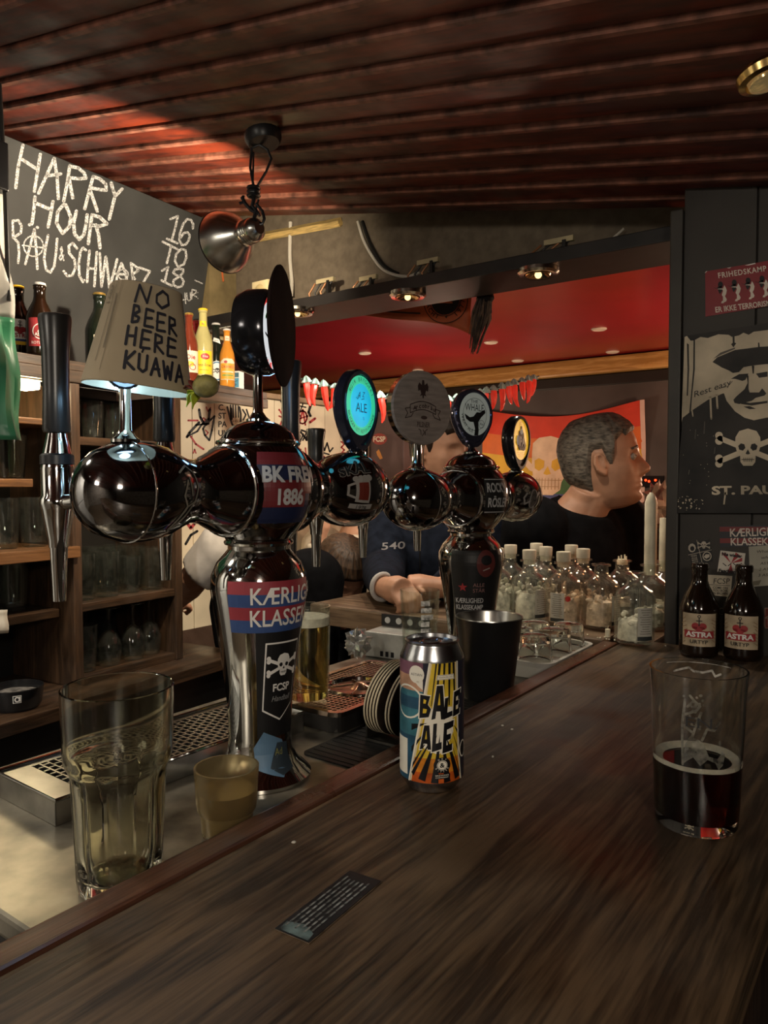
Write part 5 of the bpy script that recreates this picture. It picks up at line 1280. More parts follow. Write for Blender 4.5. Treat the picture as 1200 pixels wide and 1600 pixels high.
for pts in ([(-.012, .064), (-.0125, .10), (-.010, .122)], [(-.004, .090), (.0, .104), (.003, .112)], [(.004, .088), (.008, .098), (.014, .097), (.018, .104)], [(-.012, .108), (-.004, .112), (-.001, .120), (-.006, .126)], [(-.010, .098), (-.004, .094)], [(-.008, .116), (-.003, .122), (.002, .118), (-.002, .112)]): d.stroke(pts, .0022, 0)
for k in range(16): d.ell(random.uniform(-.014, .006), random.uniform(.095, .128), .0012, None, 0, 0, 8)
d.ell(.001, .082, .0022, .0018, 1, 1, 10)
FT = mat('foam_trace', (.55, .52, .46), .8, 0, .3, 150, alpha=.55)
d.build('foam_traces', [FT, FT], lambda x, y, o: (lambda r, a: V((r * math.cos(a), r * math.sin(a), y)))(ri(y) - .0006, ap + x / .038), pg, .0003, du=.004)
d = DC(); d.text('EN.', .0035, .099, .009, 0, 0, align='C', width=.026)
d.build('etched_letters', [mat('etched_print', (.02, .02, .02), .6, 0, 0)], lathemap([(z, r) for z, r in tab], ap, 1, .040), pg, .0003, du=.004)
d = DC(); d.rect(-.030, .1378, .030, .1384, 0); d.stroke([(-.02, .130), (-.015, .127), (-.012, .132), (-.004, .129), (.004, .1295), (.008, .133), (.022, .1295)], .002, 0)
d.build('foam_traces', [FT], lambda x, y, o: (lambda r, a: V((r * math.cos(a), r * math.sin(a), y)))(ri(y) - .0006, ap + PI + x / .038), pg, .0003, du=.004)
# --- small printed card stuck on the counter
q4 = [onz(x, y, BT) for x, y in ((430, 1452), (545, 1362), (597, 1378), (482, 1475))]
cc = sum(q4, V()) / 4
ux = ((q4[1] - q4[0]) + (q4[2] - q4[3])).normalized(); L = ((q4[1] - q4[0]).length + (q4[2] - q4[3]).length) / 2; uy = V((-ux.y, ux.x, 0)); Wd = abs((q4[0] - q4[3]).dot(uy)) 
sk = thing('table_sticker', (cc.x, cc.y, BT + .0004), 'small black sticker with lines of fine print on the counter', 'sticker', rz=math.atan2(ux.y, ux.x))
MB().box((-L / 2, -Wd / 2, 0), (L / 2, Wd / 2, .0006)).build('card', mat('sticker_card', (.012, .012, .013), .4, 0, .2, 20), sk)
MB().box((-L / 2 - .0008, -Wd / 2 - .0008, -.0001), (L / 2 + .0008, Wd / 2 + .0008, .0002)).build('worn_edge', mat('worn_edge', (.12, .08, .05), .6, 0, .3, 80), sk)
d = DC()
for r_i in range(6):
    x = -L * .42 + (.004 if r_i % 2 else 0); y = Wd * (.36 - .135 * r_i)
    while x < L * .38:
        w_ = random.uniform(.003, .010); d.stroke([(x, y), (min(x + w_, L * .40), y)], .0016, 0); x += w_ + .0022
d.poly([(-L * .49, -Wd * .45), (-L * .49, Wd * .4), (-L * .38, Wd * .44), (-L * .34, .0), (-L * .40, -Wd * .40)], 1, -.5)
d.build('fine_print', [mat('faded_print', (.22, .23, .22), .6, 0, .4, 90), mat('torn_pale', (.09, .13, .13), .6, 0, .5, 60)], lambda x, y, o: V((x, y, .0006 + o)), sk, .0003)
# --- crumbs on the counter
for x, y in ((785, 1135), (800, 1141), (770, 1184), (1040, 1010), (1053, 1004), (945, 1010), (459, 1318), (715, 1075)):
    p = onz(x, y, BT); o = MB().ball((0, 0, .0012), (.0022, .0014, .0012), 6, 4).build('crumb', mat('crumb_white', (.6, .56, .48), .7, 0, .1), None, loc=(p.x, p.y, BT)); o.rotation_euler = (0, 0, x * .7)
    tag(o, 'tiny pale wax crumb lying on the counter top', 'crumb', 'wax crumbs on the counter')
# --- clip with round beer mats standing on edge, on a black sheet put there as shade
rm_ = thing('shade_sheet', (-.568, .855, WZ + .0003), 'black sheet standing for shade on the service shelf between the two towers', 'mat')
MB().prism(rrect(.062, .165, .012), 0, .002).build('sheet', mat('shade_black', (.007, .007, .007), .55, 0, .2, 40, spec=.3), rm_)
m = MB()
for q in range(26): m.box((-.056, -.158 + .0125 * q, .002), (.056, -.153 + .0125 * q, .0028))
m = m.build('ribs', MATS['shade_black'], rm_); m['kind'] = 'stuff'
hx_, hy_ = -.556, .790
hd = thing('mat_holder', (hx_, hy_, WZ + .0034), 'worn metal clip holding round beer mats behind the can', 'holder')
MB().box((-.032, -.018, 0), (.050, .034, .004)).box((-.032, -.018, .004), (-.029, .034, .040)).box((.047, -.018, .004), (.050, .034, .040)).build('clip', mat('worn_dark_metal', (.2, .19, .17), .35, .9, .3, 30, .1), hd, .001)
MB().tube([(-.0305, -.018, .040), (-.0305, .034, .040)], .004, 10).build('roller', STEEL, hd)
MATC = mat('beermat_face', (.045, .028, .018), .7, 0, .3, 30); MATE = mat('beermat_edge', (.62, .54, .38), .8, 0, .05)
first = None
for i in range(7):
    gap = i * .0048 + (.010 if i > 4 else 0)
    lbl = f'{N[i]} round beer mat from the steel tray side, standing on edge in the clip'
    an = math.radians(-16 - 3.2 * i)
    loc = (hx_ - .012 + gap, hy_ + .008, WZ + .0114 + .05)
    if first is None:
        t = thing('beer_mat', loc, lbl, 'coaster', 'beer mats in the clip')
        MB().lathe([(0, -.0016), (.0490, -.0016), (.0496, -.0010), (.0496, .0010), (.0490, .0016), (0, .0016)], 40, Matrix.Rotation(PI / 2, 4, 'Y')).build('disc', [MATC], t)
        MB().lathe([(.0496, -.0013), (.0501, -.0010), (.0501, .0010), (.0496, .0013)], 40, Matrix.Rotation(PI / 2, 4, 'Y'), closed=True).build('edge', MATE, t)
        first = t
    else: t = dup(first, loc, lbl)
    t.rotation_euler = (0, math.radians(10), math.radians(-4))
# --- brown bottles by the poster wall
def astra(loc, label, da):
    l = DC(); l.rect(-.030, .022, .030, .080, 0)
    anchorlabel(l, .022, .06, .060); l.rect(-.024, .037, .024, .050, 1, 3); l.text('ASTRA', 0, .0395, .0085, 3, 4, align='C', bold=.04, width=.042); l.text('URTYP', 0, .0275, .0065, 2, 3, align='C', bold=.01, width=.028)
    for k in range(7): l.stroke([(-.028 + .003 * math.sin(k), .026 + .007 * k), (-.022 - .002 * math.cos(k), .030 + .007 * k)], .0012, 4, 1); l.stroke([(.028, .03 + .006 * k), (.022 + .002 * math.sin(2 * k), .034 + .006 * k)], .0012, 4, 1)
    a0 = facing(V(loc)) + da
    return bottle('b', loc, label, 0, BROWNG, STEIN, None, [(l, [mat('label_tan', (.50, .40, .27), .6, 0, .15, 40), RED, INK, WHITE, mat('label_brown', (.25, .15, .08), .6, 0, 0)], a0)], group='brown bottles below the poster')
astra(V((-.314, 1.404, BT + .0005)), 'brown beer bottle with heart and anchor label nearest the dark post', .0)
astra(V((-.245, 1.425, BT + .0005)), 'brown beer bottle with heart and anchor label further from the post', -.15)
# ================================================================== WAX BOTTLES ON THE CROSS COUNTER
WB = [(.030, 0), (.037, .003), (.0395, .010), (.0395, .078), (.0385, .090), (.033, .101), (.021, .110), (.0155, .117), (.0150, .132), (.0205, .1335), (.0205, .1375), (.0160, .139)]
def rs(a, z): return 1 - .05 * abs(math.sin(2 * a)) * (z < .09)
def waxbottle(loc, label, top='cork', side=0., rz=0., wax=.055, seed=1, gm=None, dots=False):
    t = thing('wax_bottle', loc, label, 'bottle', 'square glass bottles filled with wax', rz)
    inn = [(max(r - .0025, .009), z) for r, z in reversed(WB) if z > .006]
    MB().lathe([(0, 0)] + WB + inn + [(.028, .008), (0, .0078)], 28, rf=rs).build('glass_body', gm or THINW, t)
    rn = random.Random(seed)
    m = MB()
    for k in range(60):
        zz = .009 + rn.random() ** 1.2 * (wax + .012); R0 = (.034 if zz < .075 else .02) * math.sqrt(rn.random()) * .88; a = rn.random() * 2 * PI
        s_ = rn.uniform(.005, .0095)
        M = Matrix.Translation((R0 * math.cos(a), R0 * math.sin(a), zz)) @ Matrix.Rotation(rn.random() * 3, 4, 'X') @ Matrix.Rotation(rn.random() * 3, 4, 'Z')
        m.ball((0, 0, 0), (s_, s_ * .7, s_ * .55), 6, 4, 0, M)
    m.lathe([(0, .0082), (.033, .0084), (.033, .02 + wax * .55), (.026, .022 + wax * .7), (0, .024 + wax * .75)], 20, rf=lambda a, z: 1 - .08 * abs(math.sin(3 * a + seed)) - .05 * (z > .02))
    w_ = m.build('wax_scraps', mat('pale_wax_scraps', (.80, .77, .66), .6, 0, .25, 60, .2), t); w_['kind'] = 'stuff'
    a0 = math.atan2(CAM.y - loc[1], CAM.x - loc[0]) - rz + side
    d = DC(); d.rect(-.016, .020, .016, .074, 0); d.rect(-.016, .012, .016, .0195, 1)
    for k in range(11):
        y = .070 - .0045 * k; wd = rn.uniform(.006, .012); d.stroke([(-wd, y), (wd, y)], .0015, 2, 1)
    if dots: d.ell(.024, .062, .006, None, 3, 1, 16)
    lm = lathemap([(z, r * .98) for r, z in WB[:-4]], a0, 1, .0395)
    d.build('label', [PAPER, mat('label_dark_band', (.03, .035, .035), .5, 0, 0), mat('label_faded_ink', (.22, .20, .17), .7, 0, 0), mat('red_dot', (.5, .03, .02), .5, 0, 0)], lm, t, .0004, du=.003)
    if top == 'cork': 
        MB().lathe([(0, .127), (.0125, .127), (.0135, .139), (.0150, .1395), (.0155, .157), (.0148, .160), (0, .1605)], 26, rf=lambda a, z: 1 + .02 * math.sin(13 * a)).build('stopper', mat('ribbed_wax_stub', (.66, .60, .47), .6, 0, .1, 30), t)
    elif top == 'stub':
        m = MB().lathe([(0, .127), (.0115, .127), (.0120, .136), (.010, .139), (0, .1395)], 14)
        for q in range(7):
            a = q * 2 * PI / 7; m.box((.0085 * math.cos(a) - .0012, .0085 * math.sin(a) - .0012, .1385), (.0085 * math.cos(a) + .0012, .0085 * math.sin(a) + .0012, .143 + .003 * (q % 3)))
        m.build('candle_stub', WAX, t)
    return t
REDG = mat('reddish_glass', (.97, .86, .78), .02, 0, 0, trans=1, ior=1.45)
row = [  # px, py of the base, label, top, label side, wax, reddish, dot
 (766, 968, 'wax filled bottle peeking out behind the ice bucket', 'stub', .5, .05, 0, 0),
 (785, 968, 'wax filled bottle with white stopper just beyond the ice bucket rim', 'cork', 1.6, .055, 0, 0),
 (797, 948, 'wax filled bottle with white stopper at the back, second from the bucket end', 'cork', 1.6, .05, 0, 0),
 (829, 976, 'front wax bottle with paper label on its far side and white stopper', 'cork', .75, .06, 0, 0),
 (840, 954, 'wax bottle hidden behind the one with the label at its side', 'cork', 1.6, .05, 0, 0),
 (854, 946, 'rear wax bottle with tall white stopper between the labelled pair', 'cork', 1.6, .05, 0, 0),
 (884, 981, 'wax bottle with large fine print label and red dot', 'cork', -.35, .05, 1, 1),
 (898, 958, 'wax bottle hidden behind the red dot bottle', 'cork', 1.8, .05, 1, 0),
 (914, 953, 'rear amber tinted wax bottle with white stopper by the open one', 'cork', 1.8, .04, 1, 0),
 (942, 984, 'open wax bottle without stopper, label turned aside', None, 1.0, .05, 1, 0),
 (967, 968, 'wax bottle with ragged candle stub behind the open one', 'stub', 1.4, .03, 1, 0)]
spots = {0: (-.866, 1.535), 1: (-.7855, 1.535), 2: (-.799, 1.632), 3: (-.705, 1.535), 4: (-.769, 1.715), 5: (-.708, 1.632), 6: (-.6245, 1.535), 7: (-.678, 1.715), 8: (-.617, 1.632), 9: (-.544, 1.545), 10: (-.535, 1.655)}
for i in sorted(spots):
    (x, y, l, tp, sd, wx, rd, dt) = row[i]; p = V((*spots[i], 0))
    waxbottle((p.x, p.y, BT + .0005), l, tp, sd, .3 * i, wx, i + 3, THINR if rd else None, bool(dt))
pf = onz(999, 1004, BT)
waxbottle((-.4395, 1.438, BT + .0005), 'nearest wax bottle, unstoppered, at the corner by the dark post', None, .55, 1.2, .035, 40)
# candles standing in two bottles at the post
def candle_bottle(loc, label, hc, lab2, lit, r=.0125):
    waxbottle(loc, label, None, 1.2, .4, .03, int(hc * 999))
    c = thing('candle', (loc[0], loc[1], loc[2] + .115), lab2, 'candle', 'white candles in bottles')
    MB().lathe([(0, 0), (r * .95, 0), (r, .03), (r, hc - .022), (r * .7, hc - .008), (r * .25, hc), (0, hc)] if lit else [(0, 0), (r * .95, 0), (r, .03), (r, hc - .001), (r * .95, hc), (0, hc)], 20, rf=lambda a, z: 1 + .03 * math.sin(8 * a) * (z < hc - .02)).build('wax', WAX, c)
    MB().tube([(0, 0, hc - .001), (.001, 0, hc + .004), (.003, .001, hc + .009)], .0008, 6).build('wick', mat('burnt_wick', (.03, .025, .02), .9, 0, 0), c)
pA = atd(1011, 880, 1.56); pB = atd(1025, 875, 1.62)
candle_bottle((-.4575, 1.600, BT + .0005), 'bottle holding the tall candle behind the nearest wax bottle', .175, 'tall white candle with pointed tip beside the dark post', True)
candle_bottle((-.4510, 1.688, BT + .0005), 'bottle holding the short candle against the dark post', .118, 'shorter white candle with flat top against the dark post', False)
# tiny stub with wick lying on a shoulder of the front bottle
p = atd(968, 893, 1.49)
o = MB().lathe([(0, 0), (.0052, 0), (.005, .016), (0, .017)], 12).tube([(0, 0, .017), (.001, 0, .023)], .0007, 5).build('candle_stub', WAX, None, loc=(-.500, 1.462, BT + .0005)); tag(o, 'tiny candle stub standing in front of the open wax bottle', 'candle')
# white crumbs of wax along the counter edge
for k in range(26):
    x = random.uniform(-.70, -.47); o = MB().ball((0, 0, .0015), (random.uniform(.002, .004), .0018, .0015), 6, 4).build('crumb', WAX, None, loc=(x, 1.434 + random.uniform(0, .022) * (1 if x < -.5 else .2), BT)); o.rotation_euler = (0, 0, k); tag(o, 'crumb of white wax on the edge below the wax bottles', 'crumb', 'wax crumbs below the bottles')

# ================================================================== POSTERS AND STICKERS ON THE DARK WALL
PY = WY - .0095
PMAT = {}
def wallpoint(x, y): return onY(x, y, PY)
def wall_item(name, corners, label, cat, m, draw, mats, thick=.0012, extra=0.):
    """a sheet on the poster wall from photo corners; draw gets photo-space artwork"""
    pts = [wallpoint(x, y) for x, y in corners]
    c = sum(pts, V()) / len(pts)
    t = thing(name, c, label, cat)
    vs = [V((p.x, PY - .0002 - extra, p.z)) - c for p in pts] + [V((p.x, PY - thick - extra, p.z)) - c for p in pts]; n = len(pts)
    MB().add(vs, [tuple(range(n)), tuple(range(n, 2 * n))[::-1]] + [(i, (i + 1) % n, n + (i + 1) % n, n + i) for i in range(n)]).build('sheet', m, t)
    if draw:
        d = DC(True); draw(d)
        d.build('print', mats, lambda x, y, o: V((lambda p: (p.x, PY - thick - extra - o, p.z))(wallpoint(x, y))) - c, t, .00022)
    return t
POSTR = mat('poster_red', (.22, .008, .014), .45, 0, .05, 20)
SOFTW = mat('poster_offwhite', (.68, .60, .52), .6, 0, .06, 30)
def pr(d):
    r = math.atan2(-17, 100)
    d.text('FRIHEDSKAMP', 1123, 435, 8.4, 0, 0, rot=r * .9, bold=.02, width=76, spacing=1.15)
    d.text('ER IKKE TERRORISME', 1118.5, 488.5, 8.5, 0, 0, rot=r * .75, bold=.02, width=92)
    for k in range(6):
        x = 1120 + 21.6 * k; y = 440 - 3.1 * k
        P = lambda pts: [(x + a, y + b) for a, b in pts]
        d.ell(x + 6, y + 5, 4, 5, 1, 0, 10); d.poly(P([(1, 9), (8, 7), (9, 14), (5, 20), (3, 16)]), 1)
        d.poly(P([(2, 11), (10, 11), (12, 6), (14, 9), (16, 14), (15, 19), (13, 23), (16, 28), (15, 31), (11, 33), (11, 34), (7, 34), (8, 31), (10, 30), (10, 24), (8, 21), (10, 15), (9, 12.5), (2, 12.5)]), 0, 1)
        d.stroke(P([(-4, 10), (5, 12)]), .6, 1, 1)
c1 = [(1102, 424.5), (1102.5, 495), (1262, 468), (1262, 397)]
pt = wall_item('protest_poster', c1, 'red poster with white figures and lettering high on the dark wall', 'poster', POSTR, pr, [SOFTW, INK])
dcn = DC(True); dcn.poly([(1101, 427), (1104, 424), (1105.5, 424), (1103, 426.5)], 0); dcn.poly([(1136, 419), (1143, 418), (1140, 419.6)], 0); dcn.poly([(1164, 415), (1180, 411), (1181, 412.6), (1170, 415)], 0)
o = dcn.build('bent_edge', [WHITE], lambda x, y, o: V((lambda p: (p.x, PY - .0018, p.z))(wallpoint(x, y))) - pt.location, pt)
# painted portrait board
OLDW = mat('aged_cream_paint', (.66, .57, .43), .7, 0, .28, 7, .1, detail=7); OLDB = mat('aged_black_paint', (.022, .019, .017), .6, 0, .35, 14, .1)
def portrait(d):
    z = lambda L: [(1060 + x / 6.157, 400 + y / 6.154) for x, y in L]
    # cream ground in the upper half with ragged top edge
    d.poly(z([(78, 790), (100, 780), (135, 825), (165, 825), (230, 790), (300, 800), (400, 765), (500, 770), (530, 790), (600, 775), (640, 750), (690, 770), (740, 740), (870, 725), (1250, 660), (1250, 1180), (440, 1330), (300, 1390), (150, 1490), (60, 1560), (50, 1600), (52, 1500)]), 0)
    d.poly(z([(100, 850), (118, 860), (122, 1100), (110, 1350), (98, 1350), (106, 1100)]), 1, 1); d.poly(z([(163, 820), (178, 820), (176, 1100), (150, 1350), (136, 1530), (120, 1530), (140, 1330), (160, 1100)]), 1, 1)
    d.poly(z([(535, 770), (555, 770), (556, 845), (572, 850), (545, 890), (522, 860), (538, 845)]), 1, 1)
    # dark clothing
    d.poly(z([(60, 1590), (150, 1500), (300, 1400), (440, 1330), (460, 1420), (540, 1530), (600, 1585), (700, 1600), (1250, 1540), (1250, 2470), (10, 2470), (30, 1900)]), 1, 1)
    # face
    d.poly(z([(440, 1100), (470, 1090), (1250, 900), (1250, 1540), (860, 1560), (740, 1585), (650, 1560), (560, 1500), (480, 1400), (445, 1300)]), 0, 2)
    # cap and shadowed eye band
    d.poly(z([(345, 1030), (390, 985), (560, 915), (800, 885), (1250, 860), (1250, 1060), (1000, 1050), (860, 1050), (760, 1060), (690, 1070), (640, 1080), (600, 1125), (540, 1135), (500, 1110), (430, 1080), (400, 1060)]), 1, 3)
    d.poly(z([(350, 1000), (420, 940), (560, 890), (560, 905), (430, 960)]), 2, 2); d.poly(z([(780, 845), (792, 845), (796, 890), (780, 890)]), 1, 3)
    d.poly(z([(520, 1190), (600, 1145), (690, 1140), (660, 1200), (630, 1210), (560, 1190)]), 1, 3); d.poly(z([(760, 1140), (870, 1120), (870, 1170), (790, 1180)]), 1, 3)
    d.poly(z([(720, 1065), (745, 1065), (740, 1140), (728, 1140)]), 1, 3)
    d.poly(z([(670, 1150), (690, 1160), (690, 1290), (700, 1320), (790, 1320), (820, 1280), (860, 1330), (840, 1350), (760, 1370), (720, 1400), (600, 1430), (555, 1420), (545, 1390), (570, 1360), (650, 1290), (680, 1230)]), 1, 3)
    d.poly(z([(600, 1400), (700, 1420), (870, 1400), (870, 1420), (720, 1445), (620, 1430)]), 1, 4); d.poly(z([(640, 1455), (700, 1450), (760, 1475), (700, 1480)]), 1, 3)
    d.poly(z([(600, 1120), (680, 1075), (690, 1100), (650, 1130)]), 0, 4); d.poly(z([(760, 1065), (850, 1060), (870, 1100), (760, 1110)]), 0, 4)
    d.poly(z([(960, 1130), (1100, 1110), (1080, 1170), (980, 1180)]), 1, 3); d.poly(z([(900, 1290), (930, 1400), (1000, 1440), (960, 1450), (880, 1400)]), 1, 3)
    # drips on the coat
    for x, y0, y1, w_ in ((325, 1360, 1570, 3), (385, 1340, 1470, 3), (150, 1490, 1545, 2)): d.stroke(z([(x, y0), (x + 8, y1)]), w_, 0, 3)
    d.text('Rest easy', 1088, 622, 9, 1, 4, rot=-.33, shear=.35, width=60, bold=.0); d.stroke([(1127, 608), (1140, 605), (1147, 597)], .8, 1, 4)
    skull(d, 1171, 703, 32, 0, 1, 4, True)
    d.text('ST. PAULI', 1115, 772.5, 12.5, 0, 4, bold=.04, width=118, rot=-.015); d.stroke([(1136, 770), (1134, 787)], 2.4, 0, 4)
    for k in range(34): d.ell(random.uniform(1063, 1102), random.uniform(775, 797), random.uniform(.5, 1.6), None, 0, 4, 7)
    for k in range(14): d.stroke([(1100 + random.uniform(-30, 20), 690 + random.uniform(-20, 70)), (1100 + random.uniform(-30, 20), 700 + random.uniform(-20, 70))][:1] + [(1100 + random.uniform(-30, 20), 690 + random.uniform(-20, 70))][:0] + [(1100, 690)][:0], 1, 0, 4)
    for x, y, l in ((1090, 672, 14), (1104, 660, 18), (1080, 735, 6), (1120, 700, 9)): d.stroke([(x, y), (x - 1, y + l)], 1.6, 2, 4)
pb_ = wall_item('portrait_board', [(1072, 527), (1067.5, 800), (1262, 800), (1262, 497)], 'painted board of a man in a flat cap above a skull and crossbones', 'painting', OLDB, portrait, [OLDW, OLDB, mat('dim_grey_paint', (.14, .125, .11), .7, 0, .2, 20)], .014)
# stickers beside and above the brown bottles
def quad(d):
    d.ell(1081.5, 856, 6, 7, 0, 0, 9); d.ell(1082, 857, 3.5, 4, 1, 1, 8); skull(d, 1100, 852, 6.2, 0, 1, 1, True)
    for k in range(4): d.text(['GEGEN', 'ALLE', 'RECHTE', 'NAZIS'][k], 1080 + k * .8, 870 + 3.4 * k, 2.6, 0, 0, rot=-.12, width=9)
    d.ell(1105, 869, 7, 7.4, 0, 0, 18); d.ell(1105, 869, 5.6, 6, 1, 1, 18); d.poly([(1100, 870), (1103, 866), (1109, 866), (1109, 870), (1104, 873)], 0, 2)
    d.stroke([(1076, 867), (1112, 859)], .7, 0); d.stroke([(1089, 844), (1098, 882)], .7, 0)
wall_item('square_sticker', [(1074, 850), (1081, 884), (1114, 877), (1108, 843)], 'dark sticker divided in four emblems near the post', 'sticker', mat('sticker_black', (.01, .01, .011)), quad, [mat('dull_cream', (.55, .49, .40), .6, 0, .1), INK])
def never(d):
    d.text('Nie wieder', 1128, 867.5, 5, 1, 1, rot=.13, bold=.05, width=32); d.text('Faschismus!', 1123, 893.5, 5, 1, 1, rot=.09, bold=.05, width=39)
    for a, b in (((1127, 864), (1134, 864)), ((1150, 863), (1157, 868)), ((1160, 871), (1160, 877)), ((1137, 895), (1146, 895))): d.poly([(1142.5, 880), a, b], 0, 0)
    for k in range(4): d.stroke([(1130 + 8 * k, 880 + (k % 2) * 4), (1135 + 8 * k, 884 - (k % 2) * 4)], 1.3, 1, 1)
wall_item('white_sticker', [(1126, 860), (1121, 893), (1161, 897.5), (1165, 864.5)], 'white sticker with red bursts above the card on the dark wall', 'sticker', mat('sticker_dirty_white', (.66, .61, .53), .6, 0, .06), never, [RED, INK], .0015)
def fcsp(d):
    d.text('FCSP', 1115, 912, 8.5, 0, 0, bold=.0, width=25, shear=.1); d.stroke([(1100, 913), (1141, 915)], .7, 0)
    for k, s_ in enumerate(('COME ON', 'YOU BOYS', 'IN BROWN')): d.text(s_, 1114, 919.5 + 4.4 * k, 3.4, 0, 0, rot=.04, width=23, bold=.02)
wall_item('cream_card', [(1088.5, 897), (1088, 927), (1141.5, 933), (1144.5, 900)], 'cream card with black lettering behind the two brown bottles', 'card', mat('card_cream', (.62, .55, .43), .6, 0, .06), fcsp, [INK])
def stripes(d):
    d.rect(1124.5, 823, 1262, 830.5, 0); d.rect(1125, 841, 1262, 848.5, 0)
    d.text('KÆRLIGHED', 1141, 838.5, 12.5, 1, 1, bold=.015, width=88, rot=-.03); d.text('KLASSEKAMP', 1142, 852, 11.5, 1, 1, bold=.015, width=88, rot=-.01)
wall_item('striped_sticker', [(1124.5, 822), (1125, 855), (1262, 851), (1262, 818)], 'red striped sticker with white capitals below the painted board', 'sticker', mat('sticker_navy_dark', (.03, .032, .040), .5, 0, .1), stripes, [mat('dull_stripe_red', (.20, .03, .03), .5, 0, .1), SOFTW], .0010)
def note(d):
    for k, s_ in enumerate(('What did we', 'when the', 'ASTRA met', '2 ASTRA', '3 ASTRA')): d.text(s_, [1182, 1189, 1188, 1186, 1185][k], 864 + 9.2 * k, 4.2, 0, 0, rot=-.05, shear=.25, width=[44, 36, 38, 30, 30][k])
    d.poly([(1173, 909), (1190, 906), (1186, 914), (1174, 915)], 1)
wall_item('handwritten_note', [(1170, 854), (1172.5, 917), (1262, 910), (1262, 848)], 'handwritten paper note under the striped sticker', 'note', mat('note_dim_paper', (.42, .40, .33), .7, 0, .1), note, [INK, mat('note_smudge', (.2, .18, .13), .8, 0, .1)])
def bigred(d):
    d.text('USP', 1181, 964, 13, 1, 0, bold=.10, width=52); d.text('ULTRA', 1182, 980, 13, 1, 0, bold=.10, width=62); d.text('USP', 1181, 964, 13, 0, 1, bold=.03, width=52); d.text('ULTRA', 1182, 980, 13, 0, 1, bold=.03, width=62)
wall_item('red_lettered_sticker', [(1179, 949), (1180, 981), (1262, 978), (1262, 946)], 'sticker of fat dark red letters beside the brown bottles', 'sticker', mat('sticker_navy_dark', (.03, .032, .040)), bigred, [mat('fat_red', (.18, .03, .022), .5, 0, .1), mat('pale_outline', (.3, .22, .17), .6, 0, 0)])
def glyph(d): d.circ(1128, 955, 5, 1.4, 0, 0, 16)
wall_item('round_sticker', [(1121, 948), (1121, 962), (1135, 962), (1135, 948)], 'faded round sticker between the brown bottle necks', 'sticker', mat('sticker_black', (.01, .01, .011)), glyph, [mat('dim_outline', (.22, .20, .16))])

# ================================================================== CLAMP LAMP OVER THE CHALKBOARD
mp = onp(410, 205, PC, (SL, 0, 1))
mp.z = zc(mp.x) - .019
dl = (mp - CAM).dot(_F)
cl = thing('clamp_lamp', mp, 'aluminium clamp lamp hanging on its cord from the planks, aimed at the chalkboard', 'lamp')
MB().lathe([(0, -.022), (.030, -.022), (.036, -.012), (.036, -.002), (0, -.002)], 20, place(0, 0, -.004, 0, 0, -math.atan(SL))).build('ceiling_rose', BLACKP, cl)
def L_(x, y, dd=0.): return atd(x, y, dl + dd) - mp
hc = L_(404, 356); 
m = MB(); m.tube([L_(405, 226), L_(393, 232), L_(391, 262), L_(396, 290), L_(397, 300)], .0026, 8).tube([L_(405, 226), L_(418, 234), L_(424, 248), L_(416, 268), L_(404, 288), L_(398, 300)], .0026, 8).tube([L_(396, 238), L_(395, 290)], .002, 6)
m.ball(L_(396, 300), (.012, .012, .013), 12, 8)
for q in range(3): m.ring(.011, .0028, Matrix.Translation(L_(396, 294 + 6 * q)), 0, 18, 6)
m.tube([L_(397, 310), L_(394, 322), L_(400, 330), L_(397, 342)], .004, 8).tube([L_(378, 308), L_(383, 318), L_(392, 328), L_(403, 334)], .0035, 8).tube([L_(374, 318), L_(380, 316), L_(380, 306)], .003, 6)
m.tube([L_(400, 318), L_(410, 330), L_(413, 342), L_(410, 350), L_(403, 352)], .003, 8).tube([L_(404, 312), L_(400, 326), L_(406, 338)], .0022, 6)
m.build('cord', BLACKP, cl)
# hood: axis points to the chalkboard and slightly down
ax = V((-.98, .12, -.03)).normalized()
zq = ax; xq = zq.cross(V((0, 0, 1))).normalized(); yq = zq.cross(xq)
MH = Matrix(((xq.x, yq.x, zq.x, hc.x), (xq.y, yq.y, zq.y, hc.y), (xq.z, yq.z, zq.z, hc.z), (0, 0, 0, 1)))
LH = .112
ALU = mat('lamp_aluminium', (.6, .6, .56), .25, 1, .1, 25)
MB().lathe([(0, -.004), (.012, -.003), (.021, .006), (.023, .018), (.0225, .034), (.024, .036), (.0235, .042), (.026, .047), (.034, .060), (.050, .080), (.060, LH - .006), (.0615, LH), (.059, LH - .001), (.048, .081), (.032, .062), (.020, .050), (0, .049)], 44, MH).build('hood', ALU, cl)
MB().ring(.061, .0016, MH @ Matrix.Translation((0, 0, LH)), 0, 44).build('hood_rim', BLACKP, cl)
for q in (.020, .026, .032): MB().ring(.0234, .0008, MH @ Matrix.Translation((0, 0, q)), 0, 32, 6).build('collar_ring', ALU, cl)
MB().ball(MH @ V((0, 0, .056)), .010, 16, 10).build('bulb', mat('lamp_bulb', (1, .82, .55), .4, 0, 0, emit=12), cl)
lamp('clamp_lamp_light', 'POINT', mp + MH @ V((0, 0, LH - .027)), 34, (1, .83, .60), .015)
# brass spotlight near the top of the frame
q0 = onp(1196, 92, PC, (SL, 0, 1)); q0.z = zc(q0.x) - .030
bs = thing('brass_spotlight', q0, 'brass ceiling spotlight glinting under the dark planks', 'spotlight')
Mb = place(0, 0, 0, 0, 0, -math.atan(SL))
MB().lathe([(.0, 0), (.030, 0), (.034, -.006), (.032, -.014), (.025, -.016), (.0235, -.010), (0, -.008)], 32, Mb).build('rim', mat('brass', (.62, .42, .16), .2, 1, .1), bs)
MB().lathe([(0, -.0085), (.0225, -.0105), (.021, -.019), (.012, -.022), (0, -.0205)], 24, Mb).build('reflector', mat('brass_inner', (.85, .6, .25), .15, 1, 0, emit=.12), bs)

